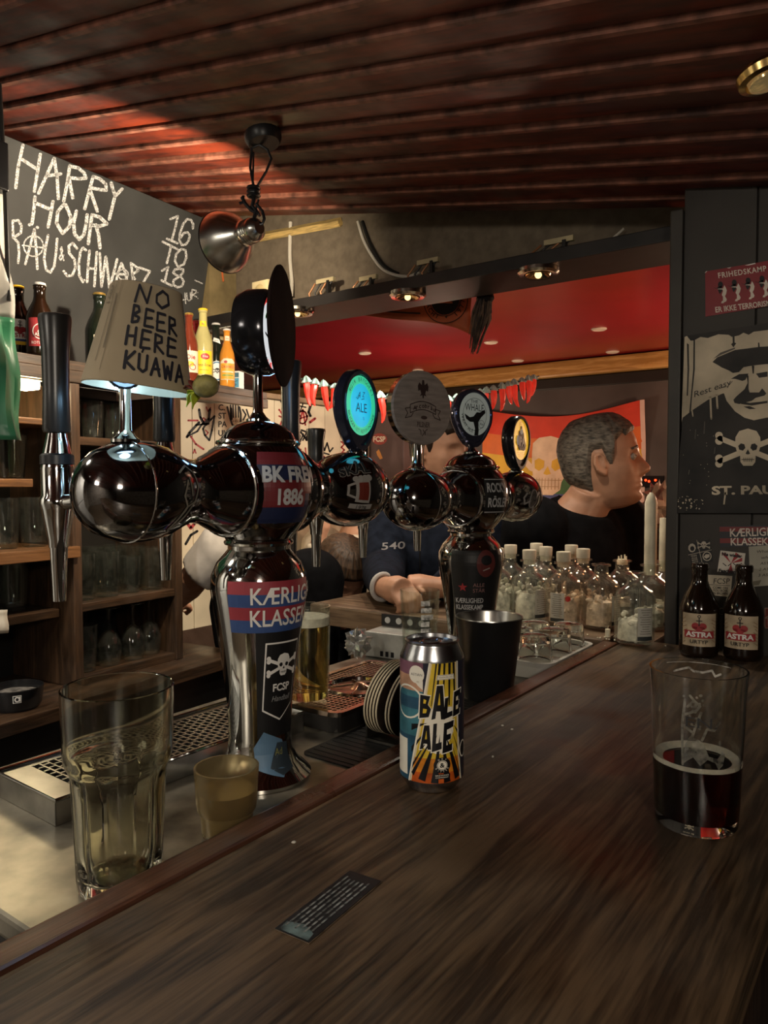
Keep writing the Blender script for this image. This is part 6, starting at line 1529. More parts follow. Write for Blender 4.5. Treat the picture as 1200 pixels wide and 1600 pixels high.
# ================================================================== FAR ROOM THINGS
# straw tassel below the beam
ta = onY(752, 462, 1.76)
tt = MB(); rn = random.Random(5)
for k in range(90):
    a = rn.random() * 2 * PI; r0 = .018 * math.sqrt(rn.random()); dx = -.030
    L = .155 * rn.uniform(.6, 1.0)
    p0 = V((r0 * math.cos(a) + .012, r0 * math.sin(a), 0)); b = rn.uniform(-.008, .008)
    tt.tube([p0, p0 + V((.006 * math.cos(a) + b + dx * .3, .006 * math.sin(a), -L * .45)), p0 * .5 + V((dx * .9 + b, 0, -L))], [.0022, .0026, .0009], 5, k % 2)
ts = thing('straw_tassel', (ta.x, ta.y, 1.91), 'brown straw bundle hanging below the black beam', 'tassel')
h_ = tt.build('strands', [mat('dark_straw', (.10, .06, .035), .7, 0, .4, 40), mat('brown_straw', (.055, .03, .02), .7, 0, .4, 40)], ts); h_['kind'] = 'stuff'
MB().lathe([(0, .005), (.020, .004), (.024, -.012), (.018, -.022), (0, -.022)], 14, place(.012, 0, 0)).build('binding', BLACK, ts)
# orange banner under the ceiling with a round emblem
BY = 1.90
bnx = [onY(x, y, BY) for x, y in ((452, 478), (452, 480), (500, 485), (545, 491), (600, 497), (650, 501), (690, 507), (715, 513), (735, 523), (738, 470))]
ban = thing('orange_banner', (sum((p.x for p in bnx)) / 10, BY, 1.93), 'dark orange banner with round emblem hanging behind the beam', 'banner')
tp = 2.07
P2 = [(p.x - ban.location.x, p.z - 1.93) for p in bnx[1:9]]
def bfn(u, v):
    x = P2[0][0] + (P2[-1][0] - P2[0][0]) * u; lo = interp(P2, x); z = lo + (tp - 1.93 - lo) * v
    return (x, .012 * math.sin(x * 22) * (1 - v) + .004 * math.sin(z * 60), z)
MB().grid(bfn, 30, 12).build('cloth', mat('orange_cloth', (.55, .13, .05), .6, 0, .15, 10, .1), ban, thick=.001)
d = DC(True); d.circ(700, 468, 34, 1.3, 0, 0, 40, 39); d.circ(700, 468, 24, 1.0, 0, 0, 34, 28); d.ell(700, 468, 22, 26, 0, 0, 30); d.rect(686, 473, 712, 476, 1, 1); d.rect(684, 468, 716, 471, 1, 1)
for i, ch in enumerate('YACHT * 1977'):
    a = PI * .98 - PI * .96 * i / 11
    d.text(ch, 700 + 30 * math.cos(a), 470 + 32 * math.sin(a), 6.5, 0, 1, rot=(a - PI / 2), align='C', bold=.02)
d.stroke([(583, 486), (660, 491)], 2.6, 0)
d.build('emblem', [mat('banner_black', (.012, .008, .008), .7, 0, 0), mat('banner_orange', (.55, .13, .05))], lambda x, y, o: V((lambda p: (p.x - ban.location.x, -.014 - o + .012 * math.sin((p.x - ban.location.x) * 22) * max(0, 1 - (p.z - 1.85) / .2) * .9, p.z - 1.93))(onY(x, y, BY))), ban, .0006, du=20)
# string of red chilli lights
gpts = [atd(440, 588, 2.50), atd(470, 592, 2.52), atd(520, 604, 2.55), atd(560, 612, 2.58), atd(600, 619, 2.6), atd(650, 626, 2.65), atd(690, 626, 2.7), atd(735, 617, 2.75), atd(780, 605, 2.8), atd(815, 595, 2.85), atd(842, 588, 2.9)]
ga = thing('chilli_garland', gpts[0], 'string of red plastic chillies with pale green tops across the far room', 'garland')
MB().tube([p - gpts[0] for p in gpts], .003, 6).build('cord', mat('garland_cord', (.04, .08, .07), .5, 0, 0), ga)
cum = [0]
for a, b in zip(gpts, gpts[1:]): cum.append(cum[-1] + (b - a).length)
chl = mat('chilli_red', (.72, .045, .03), .35, 0, .15, 40, emit=.22, ecol=(1, .06, .03)); chg = mat('chilli_top', (.42, .62, .58), .5, 0, .15, 60)
def chilli():
    m = MB(); L = .085
    pts = [(0, 0, 0), (.001, 0, -.012), (.003, 0, -.035), (.002, 0, -.058), (-.003, 0, -.076), (-.009, 0, -L)]
    m.tube(pts, [.006, .0125, .0118, .009, .006, .002], 8, 0)
    m.lathe([(0, .016), (.006, .010), (.010, .002), (.015, -.006), (.0135, -.004), (0, .002)], 6, rf=lambda a, z: 1 + .25 * math.cos(6 * a))
    for i in range(len(m.f)): pass
    return m
base = None; s_ = .012; k = 0
while s_ < cum[-1]:
    j = max(i for i in range(len(cum)) if cum[i] <= s_); j = min(j, len(gpts) - 2)
    p = gpts[j].lerp(gpts[j + 1], (s_ - cum[j]) / (cum[j + 1] - cum[j])) - gpts[0]
    if base is None:
        m = MB(); L = .085
        m.tube([(0, 0, 0), (.001, 0, -.012), (.003, 0, -.035), (.002, 0, -.058), (-.003, 0, -.076), (-.009, 0, -L)], [.006, .0125, .0118, .009, .006, .002], 8, 0)
        base = m.build('chilli', chl, ga)
        tp_ = MB().lathe([(0, .016), (.006, .012), (.011, .004), (.016, -.006), (.0135, -.008), (0, -.002)], 12, rf=lambda a, z: 1 + .22 * math.cos(6 * a)).build('calyx', chg, base); o = base
    else:
        o = base.copy(); C.objects.link(o); o.parent = ga
        t2 = tp_.copy(); C.objects.link(t2); t2.parent = o
    o.location = p; o.rotation_euler = (.15 * math.sin(k * 2.1), .12 * math.sin(k * 1.7), k * 1.3); o.scale = (1, 1, 1 + .12 * math.sin(k * 3.3))
    s_ += .034 + .006 * math.sin(k * 1.9); k += 1
# rainbow flag with skull on the far wall
FY = 4.15
f00, f10, f01 = onY(757, 641, FY), onY(1008, 648, FY), onY(757, 815, FY)
rf_ = thing('rainbow_flag', f00, 'rainbow flag with a bone coloured skull pinned on the far wall', 'flag')
FWd = f10.x - f00.x; FHt = f00.z - f01.z
d = DC()
sag_ = lambda u: -.09 * FHt * math.sin(PI * min(1, u * 1.02)) ** 1.0
cols = [mat('flag_red', (.55, .045, .02), .7, 0, .08, 8), mat('flag_orange', (.60, .14, .03), .7, 0, .08, 8), mat('flag_yellow', (.62, .38, .04), .7, 0, .08, 8), mat('flag_green', (.07, .17, .07), .7, 0, .1, 8), mat('flag_blue', (.07, .09, .22), .7, 0, .1, 8), mat('flag_purple', (.28, .06, .14), .7, 0, .1, 8), mat('flag_bone', (.68, .52, .36), .7, 0, .08, 14), mat('flag_pale', (.62, .45, .38), .7, 0, .05), mat('flag_bone_shade', (.40, .27, .14), .7, 0, .1, 20)]
hs = [0, .2, .38, .56, .70, .86, 1.0]
for i in range(6): d.rect(0, 1 - hs[i + 1], 1, 1 - hs[i], i)
d.rect(.975, 0, 1, 1, 7, 1)
ua = lambda px, py: ((px - 757) / 251, 1 - (py - 643) / 172)
def P_(L): return [ua(x, y) for x, y in L]
d.poly(P_([(838, 700), (840, 685), (850, 676), (868, 673), (884, 678), (894, 690), (897, 712), (893, 735), (888, 745), (886, 757), (876, 765), (858, 765), (848, 757), (843, 742), (838, 722)]), 6, 2)
for L in ([(843, 712), (850, 708), (860, 712), (860, 722), (852, 728), (844, 724)], [(872, 712), (880, 708), (888, 712), (887, 723), (878, 728), (872, 722)], [(866, 720), (872, 732), (866, 734), (860, 732)]): d.poly(P_(L), 2, 3)
for L in ([(846, 742), (888, 742)], [(848, 752), (884, 752)]): d.stroke(P_(L), .006, 8, 3)
for q in range(8): d.stroke(P_([(849 + 5 * q, 739), (849 + 5 * q, 756)]), .004, 8, 3)
d.stroke(P_([(798, 690), (838, 725)]), .05, 6, 2); d.stroke(P_([(806, 752), (845, 740)]), .06, 6, 2)
for x, y in ((796, 686), (801, 683), (800, 745), (806, 757)): d.ell(*ua(x, y), .025, .035, 6, 2, 12)
d.stroke(P_([(804, 800), (809, 781)]), .02, 7, 2); d.text('ST', ua(800, 805)[0], ua(800, 803)[1], .13, 7, 2, sx=.7)
d.text('PAULI', ua(835, 805)[0], ua(800, 803)[1], .13, 7, 2, sx=.7)
o = d.build('cloth', cols, lambda x, y, o: V((x * FWd, -.03 * math.sin(x * 17 + y * 2) * (1 - y) - .015 * math.sin(x * 9 - y * 7) - o, -FHt * (1 - y) + sag_(x) * (.3 + .7 * y))), rf_, .0006, du=.03, dv=.06)
# glowing red indicators and crumpled paper at the far counter
p = onY(1008, 752, 4.135)
t = thing('red_indicator_lights', p, 'tiny glowing red lights in the dark beyond the man', 'light')
for q, dx in enumerate((-.03, 0, .012, .035)): MB().ball((dx * 1.5, .010, .006 * (q % 2)), .007, 8, 6).build('bulb', mat('red_led', (1, .05, .01), .4, 0, 0, emit=3), t)
MB().box((-.09, .015, -.03), (.09, .049, .03)).build('panel', BLACK, t)
p = atd(1030, 790, 2.6)
t = thing('crumpled_paper', p, 'crumpled white paper beyond the candles beside the post', 'paper')
def crp(u, v):
    a, b = 2 * PI * u, PI * v; r = .05 + .012 * math.sin(4 * a + 5 * b) + .012 * math.sin(7 * b - 3 * a)
    return (r * math.sin(b) * math.cos(a), r * math.sin(b) * math.sin(a), r * 1.3 * math.cos(b))
MB().grid(crp, 18, 12, sm=False).build('sheet', mat('white_paper', (.6, .55, .5), .8, 0, .1), t)
sh_ = MB().box((-.25, -.10, -.075), (.3, .12, -.058)).box((-.25, .08, -p.z), (.3, .12, -.0755)).build('side_shelf', wood('side_shelf_wood', (.10, .05, .02), (.2, .11, .05), .5, 'X'), None, .003, loc=p); tag(sh_, 'small wooden shelf against the dark beyond the candles', 'shelf')
# ================================================================== PEOPLE
HZ = [(-.124, .030, .030, .012), (-.118, .060, .040, .030), (-.108, .074, .046, .041), (-.095, .078, .052, .050), (-.080, .079, .060, .057), (-.062, .082, .074, .063), (-.045, .084, .085, .068), (-.025, .084, .095, .072), (0, .083, .101, .0745), (.02, .087, .104, .0760), (.045, .087, .103, .0750), (.070, .080, .096, .0700), (.092, .066, .082, .0600), (.108, .045, .062, .044), (.117, .024, .036, .026)]
def hcol(i): return [(r[0], r[i]) for r in HZ]
HF_, HB_, HW_ = hcol(1), hcol(2), hcol(3)
def gz(x, c, s): return math.exp(-((x - c) / s) ** 2)
def head_r(th, z):
    f, b, w_ = interp(HF_, z), interp(HB_, z), interp(HW_, z)
    c, s = math.cos(th), math.sin(th); a = f if c > 0 else b
    r = 1 / math.sqrt((c / a) ** 2 + (s / w_) ** 2)
    t = (th + PI) % (2 * PI) - PI
    nose = interp([(-.055, 0), (-.046, .012), (-.040, .024), (-.032, .028), (-.022, .0235), (-.008, .014), (.006, .006), (.018, .002)], z) if -.055 < z < .018 else 0
    r += nose * gz(t, 0, .17) + .006 * gz(z, -.040, .008) * (gz(t, .2, .1) + gz(t, -.2, .1))
    for sg in (-1, 1):
        r -= .011 * gz(t, sg * .40, .17) * gz(z, .003, .013)
        r += .004 * gz(t, sg * .34, .26) * gz(z, .024, .009)
        r += .004 * gz(t, sg * .75, .25) * gz(z, -.025, .02)
        r += .0045 * gz(t, sg * .40, .10) * gz(z, .002, .006)
    r += (.005 * gz(z, -.062, .0045) + .0055 * gz(z, -.074, .005) - .004 * gz(z, -.068, .0022)) * gz(t, 0, .32)
    r += .005 * gz(z, -.102, .012) * gz(t, 0, .3) - .003 * gz(z, -.086, .006) * gz(t, 0, .3)
    return r
def head(mb, M, mi=0, seg=64, rows=70):
    vs = []; fs = []
    for j in range(rows + 1):
        z = -.124 + .2415 * (j / rows)
        for k in range(seg):
            th = 2 * PI * k / seg; r = head_r(th, z); vs.append((r * math.cos(th), r * math.sin(th), z))
    for j in range(rows):
        for k in range(seg):
            k2 = (k + 1) % seg; fs.append((j * seg + k, j * seg + k2, (j + 1) * seg + k2, (j + 1) * seg + k))
    fs.append(tuple(range(seg))[::-1]); fs.append(tuple(range(rows * seg, (rows + 1) * seg)))
    mb.add(vs, fs, mi, True, M)
    for s in (-1, 1):      # ears
        Me = M @ Matrix.Translation((-.012, s * .0755, -.006)) @ Matrix.Rotation(s * -.35, 4, 'Z') @ Matrix.Rotation(-.15, 4, 'Y')
        mb.ball((0, s * .002, 0), (.017, .007, .030), 16, 12, mi, Me)
        mb.tube([(.010, s * .007, -.012), (.013, s * .009, .010), (.005, s * .011, .025), (-.008, s * .011, .022), (-.014, s * .011, .004), (-.010, s * .010, -.014), (.002, s * .008, -.026)], .0042, 8, mi, True, Me)
        mb.ball((.004, s * .006, -.025), (.007, .005, .008), 10, 8, mi, Me)
def hair(M, m, par, front=.062, side=.028, back=-.075, vol=.010, name='hair', seed=1, ear=True, long=0.):
    rn = random.Random(seed); seg, rows = 72, 44
    def hl(th):
        t = abs((th + PI) % (2 * PI) - PI)
        if t < .75: return front - .012 * gz(t, .75, .25)
        if t < 1.15: return front + (.042 - front) * (t - .75) / .4
        if t < 1.25: return .042 + (-.012 - .042) * (t - 1.15) / .1
        if t < 1.46: return -.012
        if t < 1.53: return -.012 + (.030 + .012) * (t - 1.46) / .07
        if t < 1.90: return .030 if ear else side
        return .030 + (back - .030) * min(1, (t - 1.90) / .30)
    vs = []; fs = []
    zt = .124
    for k in range(seg):
        th = 2 * PI * k / seg; lo = hl(th)
        for j in range(rows + 1):
            q = j / rows; z = lo + (.1165 - lo) * q
            edge = min(1, q * 4) ** .8; r = head_r(th, min(z, .1165)) if z < .1165 else .02
            v_ = vol * edge * (1 + .22 * math.sin(th * 17 + z * 60) * .5 + .1 * math.sin(th * 41 + 3 * z)) - .0015 * (1 - edge)
            vs.append(((r + v_) * math.cos(th), (r + v_) * math.sin(th), z + vol * .75 * q ** 3))
    n = rows + 1
    for k in range(seg):
        k2 = (k + 1) % seg
        for j in range(rows): fs.append((k * n + j, k2 * n + j, k2 * n + j + 1, k * n + j + 1))
    fs.append(tuple(k * n + rows for k in range(seg)))
    return MB().add(vs, fs, 0, True, M).build(name, m, par)
def skin_mesh(joints, bones, radii, level=2):
    me = bpy.data.meshes.new('sk'); me.from_pydata([tuple(j) for j in joints], bones, [])
    o = bpy.data.objects.new('sk', me); C.objects.link(o)
    md = o.modifiers.new('s', 'SKIN'); md.use_smooth_shade = True
    for i, r in enumerate(radii): me.skin_vertices[0].data[i].radius = r if isinstance(r, tuple) else (r, r)
    me.skin_vertices[0].data[0].use_root = True
    sd = o.modifiers.new('d', 'SUBSURF'); sd.levels = level
    dg = bpy.context.evaluated_depsgraph_get(); ev = bpy.data.meshes.new_from_object(o.evaluated_get(dg))
    vs = [v.co.copy() for v in ev.vertices]; fs = [tuple(p.vertices) for p in ev.polygons]
    bpy.data.objects.remove(o); bpy.data.meshes.remove(ev)
    return vs, fs
def fuse(mb, name, m, par, vox=.004, smooth=3):
    o = mb.build(name, m, None, fix=True)
    rm = o.modifiers.new('r', 'REMESH'); rm.mode = 'VOXEL'; rm.voxel_size = vox; rm.use_smooth_shade = True
    sm = o.modifiers.new('c', 'SMOOTH'); sm.iterations = smooth; sm.factor = .5
    dg = bpy.context.evaluated_depsgraph_get(); ev = bpy.data.meshes.new_from_object(o.evaluated_get(dg))
    old = o.data; o.modifiers.clear(); o.data = ev; bpy.data.meshes.remove(old); ev.name = name
    o.parent = par
    return o
def hand_bits(mb, wrist, dirv, upv, side, k=1., curl=.5):
    """palm, four fingers and a thumb; dirv: towards the fingers, upv: back of the hand, side: +1 thumb along dirv x upv"""
    d_ = V(dirv).normalized(); u = V(upv); u = (u - d_ * u.dot(d_)).normalized(); s = d_.cross(u) * side
    W = V(wrist)
    mb.tube([W - d_ * .015 * k, W + d_ * .02 * k, W + d_ * .055 * k, W + d_ * .085 * k], [.024 * k, .029 * k, .036 * k, .033 * k], 14)
    for i, (off, L) in enumerate(((.026, .072), (.009, .080), (-.009, .074), (-.025, .058))):
        p = W + d_ * .08 * k + s * off * k; pts = [p - d_ * .02 * k, p]; dd = d_.copy(); a = curl * (1 + .12 * i)
        for seg, fr in enumerate((.45, .32, .23)):
            dd = (dd * math.cos(a) - u * math.sin(a)).normalized() if seg == 0 else (dd * math.cos(a) + (-u * math.cos(a * seg) - d_ * math.sin(a * seg)) * math.sin(a)).normalized()
            p = p + dd * L * fr * k; pts.append(p)
        mb.tube(pts, [.0095 * k, .0098 * k, .0092 * k, .0084 * k, .0068 * k], 10)
        mb.ball(pts[-1], .0068 * k, 10, 6); mb.ball(pts[1], .0105 * k, 10, 6); mb.ball(pts[2], .0094 * k, 10, 6)
    p = W + d_ * .025 * k + s * .022 * k
    pts = [p, p + (s * .8 + d_ * .6).normalized() * .03 * k - u * .004, p + (s * .8 + d_ * .8).normalized() * .05 * k - u * .012 * k, p + (s * .5 + d_ * 1.2).normalized() * .075 * k - u * .018 * k]
    mb.tube(pts, [.014 * k, .012 * k, .0105 * k, .008 * k], 10); mb.ball(pts[-1], .008 * k, 10, 6)
def frame(loc, rz, pitch=0., roll=0.): return Matrix.Translation(loc) @ Matrix.Rotation(rz, 4, 'Z') @ Matrix.Rotation(pitch, 4, 'Y') @ Matrix.Rotation(roll, 4, 'X')
def loft(mb, rings, M, seg=28):
    """closed body of elliptical rings (x, y, z, rx, ry)"""
    vs = []; fs = []; n = len(rings)
    for x, y, z, rx, ry in rings:
        for k in range(seg):
            a = 2 * PI * k / seg; vs.append((x + rx * math.cos(a), y + ry * math.sin(a), z))
    for i in range(n - 1):
        for k in range(seg):
            k2 = (k + 1) % seg; fs.append((i * seg + k, i * seg + k2, (i + 1) * seg + k2, (i + 1) * seg + k))
    fs.append(tuple(range(seg))[::-1]); fs.append(tuple(range((n - 1) * seg, n * seg)))
    mb.add(vs, fs, 0, True, M)
def limb(mb, pts, rad, seg=18):
    """tapering limb with rounded joints"""
    q = []; rr = []
    for i in range(len(pts) - 1):
        for k in range(4):
            q.append(V(pts[i]).lerp(V(pts[i + 1]), k / 4)); rr.append(rad[i] + (rad[i + 1] - rad[i]) * k / 4)
    q.append(V(pts[-1])); rr.append(rad[-1])
    mb.tube(q, rr, seg)
    for p, r in zip(pts[:-1], rad[:-1]): mb.ball(p, r * 1.01, 18, 12)
def bust(mb, M, arms, t=0., down=.55, sl=(1., 1.), sh=.165):
    """torso with two arms; local x forward, y to the body's left; each arm shoulder, elbow, wrist in local space"""
    g = t
    rings = [(0, 0, -down, .118 + g, .160 + g), (0, 0, -down * .65, .108 + g, .150 + g), (.008, 0, -.25, .116 + g, .163 + g), (.008, 0, -.14, .116 + g, sh + .005 + g), (.002, 0, -.075, .098 + g, sh - .015 + g), (-.004, 0, -.03, .075 + g, .115 + g), (-.006, 0, .0, .060 + g * .8, .080 + g * .8), (-.004, 0, .03, .054 + g * .5, .058 + g * .5), (0, 0, .055, .052 + g * .35, .054 + g * .35)]
    loft(mb, [r for r in rings if t == 0 or r[2] < .02], M)
    for (a, e, w_), sl_ in zip(arms, sl):
        a, e, w_ = (M @ V(q) for q in (a, e, w_))
        if sl_ < 1:                       # short sleeve: stops on the way to the elbow
            limb(mb, [a, a.lerp(e, sl_)], [.066 + t, .054 + t]); continue
        limb(mb, [a, a.lerp(e, .5), e, e.lerp(w_, .35), w_ if t == 0 else e.lerp(w_, .97)], [.066 + t, .053 + t, .044 + t * .9, .043 + t * .8, .027 + t * .5])
HAIRB = mat('short_greying_hair', (.15, .125, .10), .75, 0, .35, 60, .5, stretch=(1, 1, 3)); BROWNH = mat('brown_hair', (.055, .028, .013), .6, 0, .35, 50, .5, stretch=(3, 3, .6))
BLACKC = mat('black_jersey', (.006, .006, .007), .95, 0, .2, 30, .1, spec=.08); NAVY = mat('navy_fleece', (.010, .013, .022), .95, 0, .2, 40, .15, spec=.1)
CREAMC = mat('cream_hoodie', (.50, .43, .33), .9, 0, .12, 20, .3); WHITEC = mat('white_tshirt', (.62, .58, .54), .9, 0, .08, 20, .2); DENIM = mat('blue_denim', (.10, .15, .20), .85, 0, .25, 25, .2)
EYEW = mat('eye_white', (.42, .38, .33), .2, 0, 0)


def person(hp, label, face, body, pitch=0., bpitch=0., neck=.16, back=.05, seg=64, rows=70, sc_=1.0):
    """hp: head centre; face, body: headings; the torso's neck point lies 'neck' below and 'back' behind the head"""
    t = thing('person', (hp.x, hp.y, 0), label, 'person')
    inv = Matrix.Translation((-hp.x, -hp.y, 0))
    Mh = inv @ frame(hp, face, pitch) @ Matrix.Scale(sc_, 4)
    nb = V((hp.x - back * math.cos(face), hp.y - back * math.sin(face), hp.z - neck))
    Mb = inv @ frame(nb, body, bpitch)
    mb = MB(); head(mb, Mh, 0, seg, rows)
    limb(mb, [Mh @ V((-.030, 0, -.055)), (Mh @ V((-.035, 0, -.10))).lerp(Mb @ V((0, 0, .03)), .5), Mb @ V((0, 0, -.03))], [.052, .055, .066], 20)
    return t, inv, Mh, Mb, mb
def localarm(Mb, inv, *pts): 
    iM = Mb.inverted(); return tuple(tuple(iM @ (inv @ p)) for p in pts)

# --- man in black, seen in profile beyond the wax bottles
hp = atd(944, 722, 2.05); fa_ = YAW - math.radians(17)
pm_, inv, Mh, Mb, mb = person(hp, 'man in black with short greying hair seen in profile past the candles', fa_, math.radians(-22), math.radians(-9), math.radians(24), .126, .052, sc_=1.07)
arms = [((.0, .175, -.06), (.08, .21, -.32), (.22, .06, -.36)), ((.0, -.165, -.06), (.02, -.14, -.33), (.14, .03, -.36))]
bust(mb, Mb, arms)
for s, (a, e, w_) in zip((1, -1), arms): hand_bits(mb, Mb @ V(w_), (Mb.to_3x3() @ V((.8, -.6 * s, 0))), V((0, 0, 1)), -s, 1., .5)
fuse(mb, 'body', SKIN, pm_, .0042, 2)
hair(Mh, HAIRB, pm_, .066, .022, -.085, .011)
for s in (-1, 1):
    e = MB().ball((.0680, s * .0310, .002), .0106, 14, 10, 0, Mh).build('eye', EYEW, pm_); MB().ball((.0758, s * .0318, .002), .0042, 10, 8, 0, Mh).build('iris', BLACKP, e)
    MB().tube([(.084, s * .014, .0225), (.084, s * .028, .026), (.073, s * .046, .021)], .0032, 6, 0, True, Mh).build('eyebrow', HAIRB, pm_)
mt_ = MB(); bust(mt_, Mb, arms, .024)
fuse(mt_, 'jumper', BLACKC, pm_, .008, 4)
# --- man in the navy fleece, hands folded on the counter
hp2 = atd(690, 702, 2.28)
pm2, inv, Mh, Mb, mb = person(hp2, 'man in navy fleece with folded hands on the cross counter, face hidden by tap badges', math.radians(-10), math.radians(-68), math.radians(6), math.radians(6), .170, .03)
hA = onz(612, 922, 1.15); hB = onz(655, 920, 1.148)
arms = [localarm(Mb, inv, Mb @ V(()) if False else (inv.inverted() @ (Mb @ V((0,   .158, -.065)))), atd(738, 890, 2.20), hB + V((.035, .05, 0))), localarm(Mb, inv, inv.inverted() @ (Mb @ V((0, -.158, -.065))), atd(600, 890, 2.16), hA + V((-.045, .03, 0)))]
bust(mb, Mb, arms)
hand_bits(mb, inv @ (hA + V((-.045, .03, 0))), V((.9, -.35, 0)), V((0, -.25, 1)), -1, 1.0, .62)
hand_bits(mb, inv @ (hB + V((.035, .05, 0))), V((-.75, -.6, 0)), V((0, -.2, 1)), 1, 1.0, .62)
fuse(mb, 'body', SKIN, pm2, .0042, 2)
hair(Mh, mat('dark_brown_hair', (.03, .018, .012), .6, 0, .3, 50, .4), pm2, .055, .01, -.09, .012)
mt_ = MB(); bust(mt_, Mb, arms, .022, .5)
limb(mt_, [Mb @ V((0, 0, .045)), Mb @ V((0, 0, -.02))], [.064, .085], 24)
sw = fuse(mt_, 'fleece', NAVY, pm2, .008, 4)
from mathutils.bvhtree import BVHTree
tree = BVHTree.FromPolygons([v.co.copy() for v in sw.data.vertices], [tuple(p.vertices) for p in sw.data.polygons])
def drape(x, y, o):
    dr = ray(x, y); loc_, nn, _i, _d = tree.ray_cast(CAM - V((pm2.location.x, pm2.location.y, 0)), dr)
    return (loc_ - dr.normalized() * (.0012 + o)) if loc_ else V((0, 0, 1))
d = DC(True); d.text('540', 596, 859, 11, 0, 0, rot=-.06, width=37, shear=.1, bold=.01)
d.build('number', [mat('grey_transfer', (.20, .19, .19), .7, 0, 0)], drape, pm2, .0002, du=3, dv=3)
MB().tube([drape(656, y, .0) for y in (815, 835, 855, 875, 890)], .0022, 6).build('zip', BLACK, pm2)
wv = (V((.9, -.35, 0))).normalized()
MB().ring(.0325, .006, Matrix.Translation(inv @ (hA + V((-.05, .032, 0)))) @ wv.to_track_quat('Z', 'Y').to_matrix().to_4x4(), 0, 24).build('cuff_band', mat('pale_cuff', (.4, .38, .36), .8, 0, 0), pm2)
# --- person in the cream hoodie with a raised hand, further back
hp3 = atd(544, 768, 2.84)
pm3, inv, Mh, Mb, mb = person(hp3, 'person in cream hoodie with one hand raised behind the first beer tower', YAW + math.radians(200), YAW + math.radians(230), math.radians(12), math.radians(0), .165, .03, 40, 40)
sw_ = lambda p: inv.inverted() @ p
arms3 = [((0, .17, -.06), (.08, .2, -.33), (.24, .08, -.36)), localarm(Mb, inv, sw_(Mb @ V((0, -.175, -.065))), atd(500, 925, 2.62), atd(497, 845, 2.58))]
bust(mb, Mb, arms3)
hand_bits(mb, Mb @ V(arms3[1][2]), V((.15, .1, 1)), V((1, .4, 0)), 1, .95, .4); hand_bits(mb, Mb @ V(arms3[0][2]), Mb.to_3x3() @ V((1, -.3, 0)), V((0, 0, 1)), -1, .95, .4)
fuse(mb, 'body', SKIN, pm3, .006, 2)
hair(Mh, BROWNH, pm3, .055, .0, -.09, .014)
mt_ = MB(); bust(mt_, Mb, arms3, .026); limb(mt_, [Mb @ V((-.03, 0, .03)), Mb @ V((-.03, 0, -.05))], [.07, .10]); fuse(mt_, 'hoodie', CREAMC, pm3, .008, 3)
# --- woman with long brown hair bending forward, in jeans
hp4 = atd(533, 900, 2.37)
pm4, inv, Mh, Mb, mb = person(hp4, 'woman with long brown hair and jeans bowed behind the counter', YAW + math.radians(-60), YAW + math.radians(-75), math.radians(35), math.radians(10), .17, .08, 40, 40, 1.0)
arms4 = [((0, .15, -.06), (.0, .165, -.30), (.14, .05, -.36)), localarm(Mb, inv, inv.inverted() @ (Mb @ V((0, -.15, -.06))), atd(505, 925, 2.38), atd(475, 940, 2.28))]
bust(mb, Mb, arms4, 0, .48, (1, 1), .145)
hand_bits(mb, Mb @ V(arms4[1][2]), (_R * -.8 + V((0, 0, -.5))), V((0, 0, 1)), 1, .9, .5); hand_bits(mb, Mb @ V(arms4[0][2]), Mb.to_3x3() @ V((1, -.3, 0)), V((0, 0, 1)), -1, .9, .4)
fuse(mb, 'body', SKIN, pm4, .005, 2)
hair(Mh, BROWNH, pm4, .050, .0, -.10, .014, 'hair', 3, True)
lk = MB(); rn = random.Random(8)
for k in range(60):
    a = PI * .60 + .80 * PI * k / 59
    r = head_r(a, .03) + .006
    p0 = Mh @ V((r * math.cos(a), r * math.sin(a), .03 + rn.uniform(-.02, .05)))
    p1 = p0 + V((rn.uniform(-.006, .006), rn.uniform(-.006, .006), -.09)); p2_ = p1 + V((rn.uniform(-.012, .012), rn.uniform(-.012, .012), -.06 - rn.random() * .03))
    lk.tube([p0, p0.lerp(p1, .5) , p1, p2_], [.006, .010, .009, .002], 6)
lk.build('long_locks', BROWNH, pm4)['kind'] = 'stuff'
mt_ = MB(); bust(mt_, Mb, arms4, .020, .45, (1, .5), .145); fuse(mt_, 'top', BLACKC, pm4, .008, 3)
wq = Mb @ V(arms4[1][2]); eq = Mb @ V(arms4[1][1]); ad = (wq - eq).normalized()
MB().ring(.0325, .005, Matrix.Translation(wq - ad * .03) @ ad.to_track_quat('Z', 'Y').to_matrix().to_4x4(), 0, 20).build('watch_strap', BLACKP, pm4)
jm = MB(); hipL = Mb @ V((-.02, 0, -.46))
kn = inv @ atd(545, 1010, 2.46)
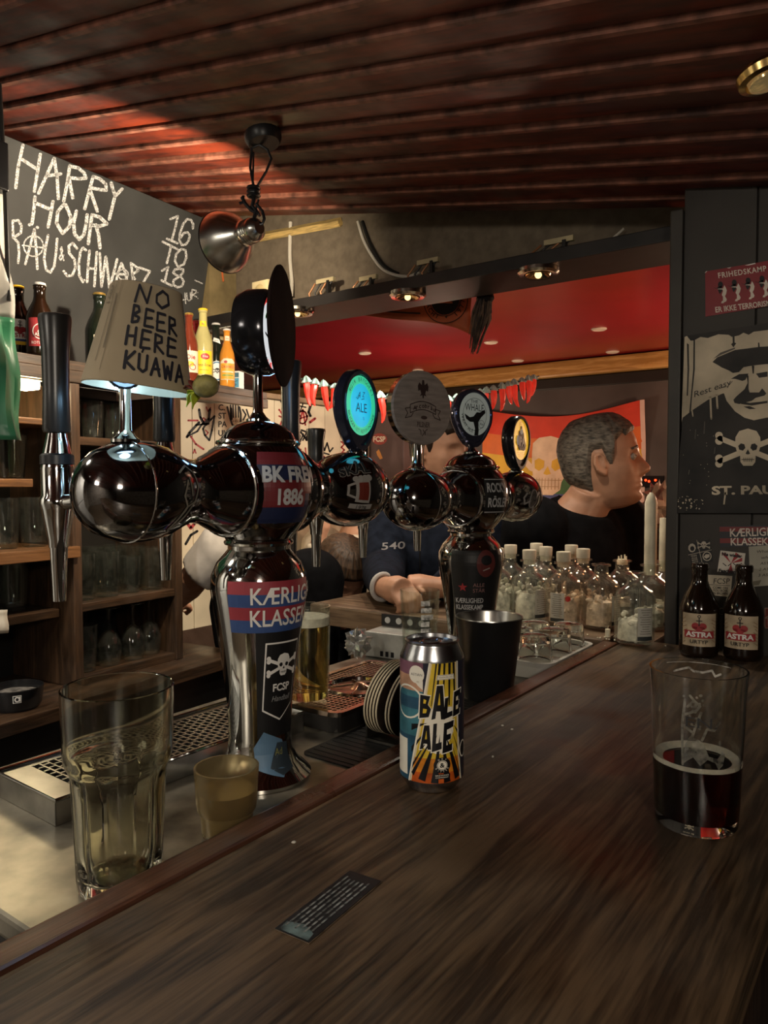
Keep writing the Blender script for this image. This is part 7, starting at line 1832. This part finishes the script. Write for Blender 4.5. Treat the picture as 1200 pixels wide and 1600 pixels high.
for s in (-1, 1):
    a = Mb @ V((-.02, .085 * s, -.47)); k_ = V((kn.x + .05 * s, kn.y + .03 * s, min(a.z - .05, kn.z + .1)))
    limb(jm, [a, k_, V((k_.x, k_.y, .45)), V((k_.x - .03, k_.y, .06))], [.10, .085, .062, .055])
jm.ball(hipL, (.14, .16, .10), 20, 12)
fuse(jm, 'jeans', DENIM, pm4, .010, 3)
# --- person in white T-shirt and black vest bending behind the shelving end
hp5 = atd(410, 792, 2.10)
pm5, inv, Mh, Mb, mb = person(hp5, 'person in white t-shirt and black vest bending down behind the nearest tower', YAW + math.radians(-95), YAW + math.radians(-115), math.radians(40), math.radians(8), .15, .07, 40, 40, .92)
S5, E5, W5 = atd(356, 856, 2.12), atd(305, 902, 2.16), atd(277, 940, 2.34)
arms5 = [((.02, .15, -.06), (.1, .18, -.30), (.22, .08, -.33)), localarm(Mb, inv, S5, E5, W5)]
bust(mb, Mb, arms5)
hand_bits(mb, inv @ W5, W5 - E5, V((0, 0, 1)), 1, .95, .4); hand_bits(mb, Mb @ V(arms5[0][2]), Mb.to_3x3() @ V((1, -.3, 0)), V((0, 0, 1)), -1, .95, .4)
fuse(mb, 'body', SKIN, pm5, .006, 2)
hair(Mh, mat('dark_brown_hair', (.03, .018, .012)), pm5, .055, .0, -.09, .012)
mt_ = MB(); limb(mt_, [inv @ S5, inv @ S5.lerp(E5, .85)], [.085, .066]); fuse(mt_, 'tshirt', WHITEC, pm5, .008, 3)
mt_ = MB(); bust(mt_, Mb, [arms5[0]], .030, .52); fuse(mt_, 'vest', BLACKC, pm5, .010, 3)
tr = MB()
for s in (-1, 1):
    a = Mb @ V((-.02, .09 * s, -.5)); limb(tr, [a, V((a.x + .08, a.y, .52)), V((a.x, a.y, .06))], [.115, .085, .06])
tr.ball(Mb @ V((0, 0, -.5)), (.15, .17, .12), 20, 12)
fuse(tr, 'trousers', mat('dark_trousers', (.012, .011, .011), .9, 0, .2, 20), pm5, .010, 3)
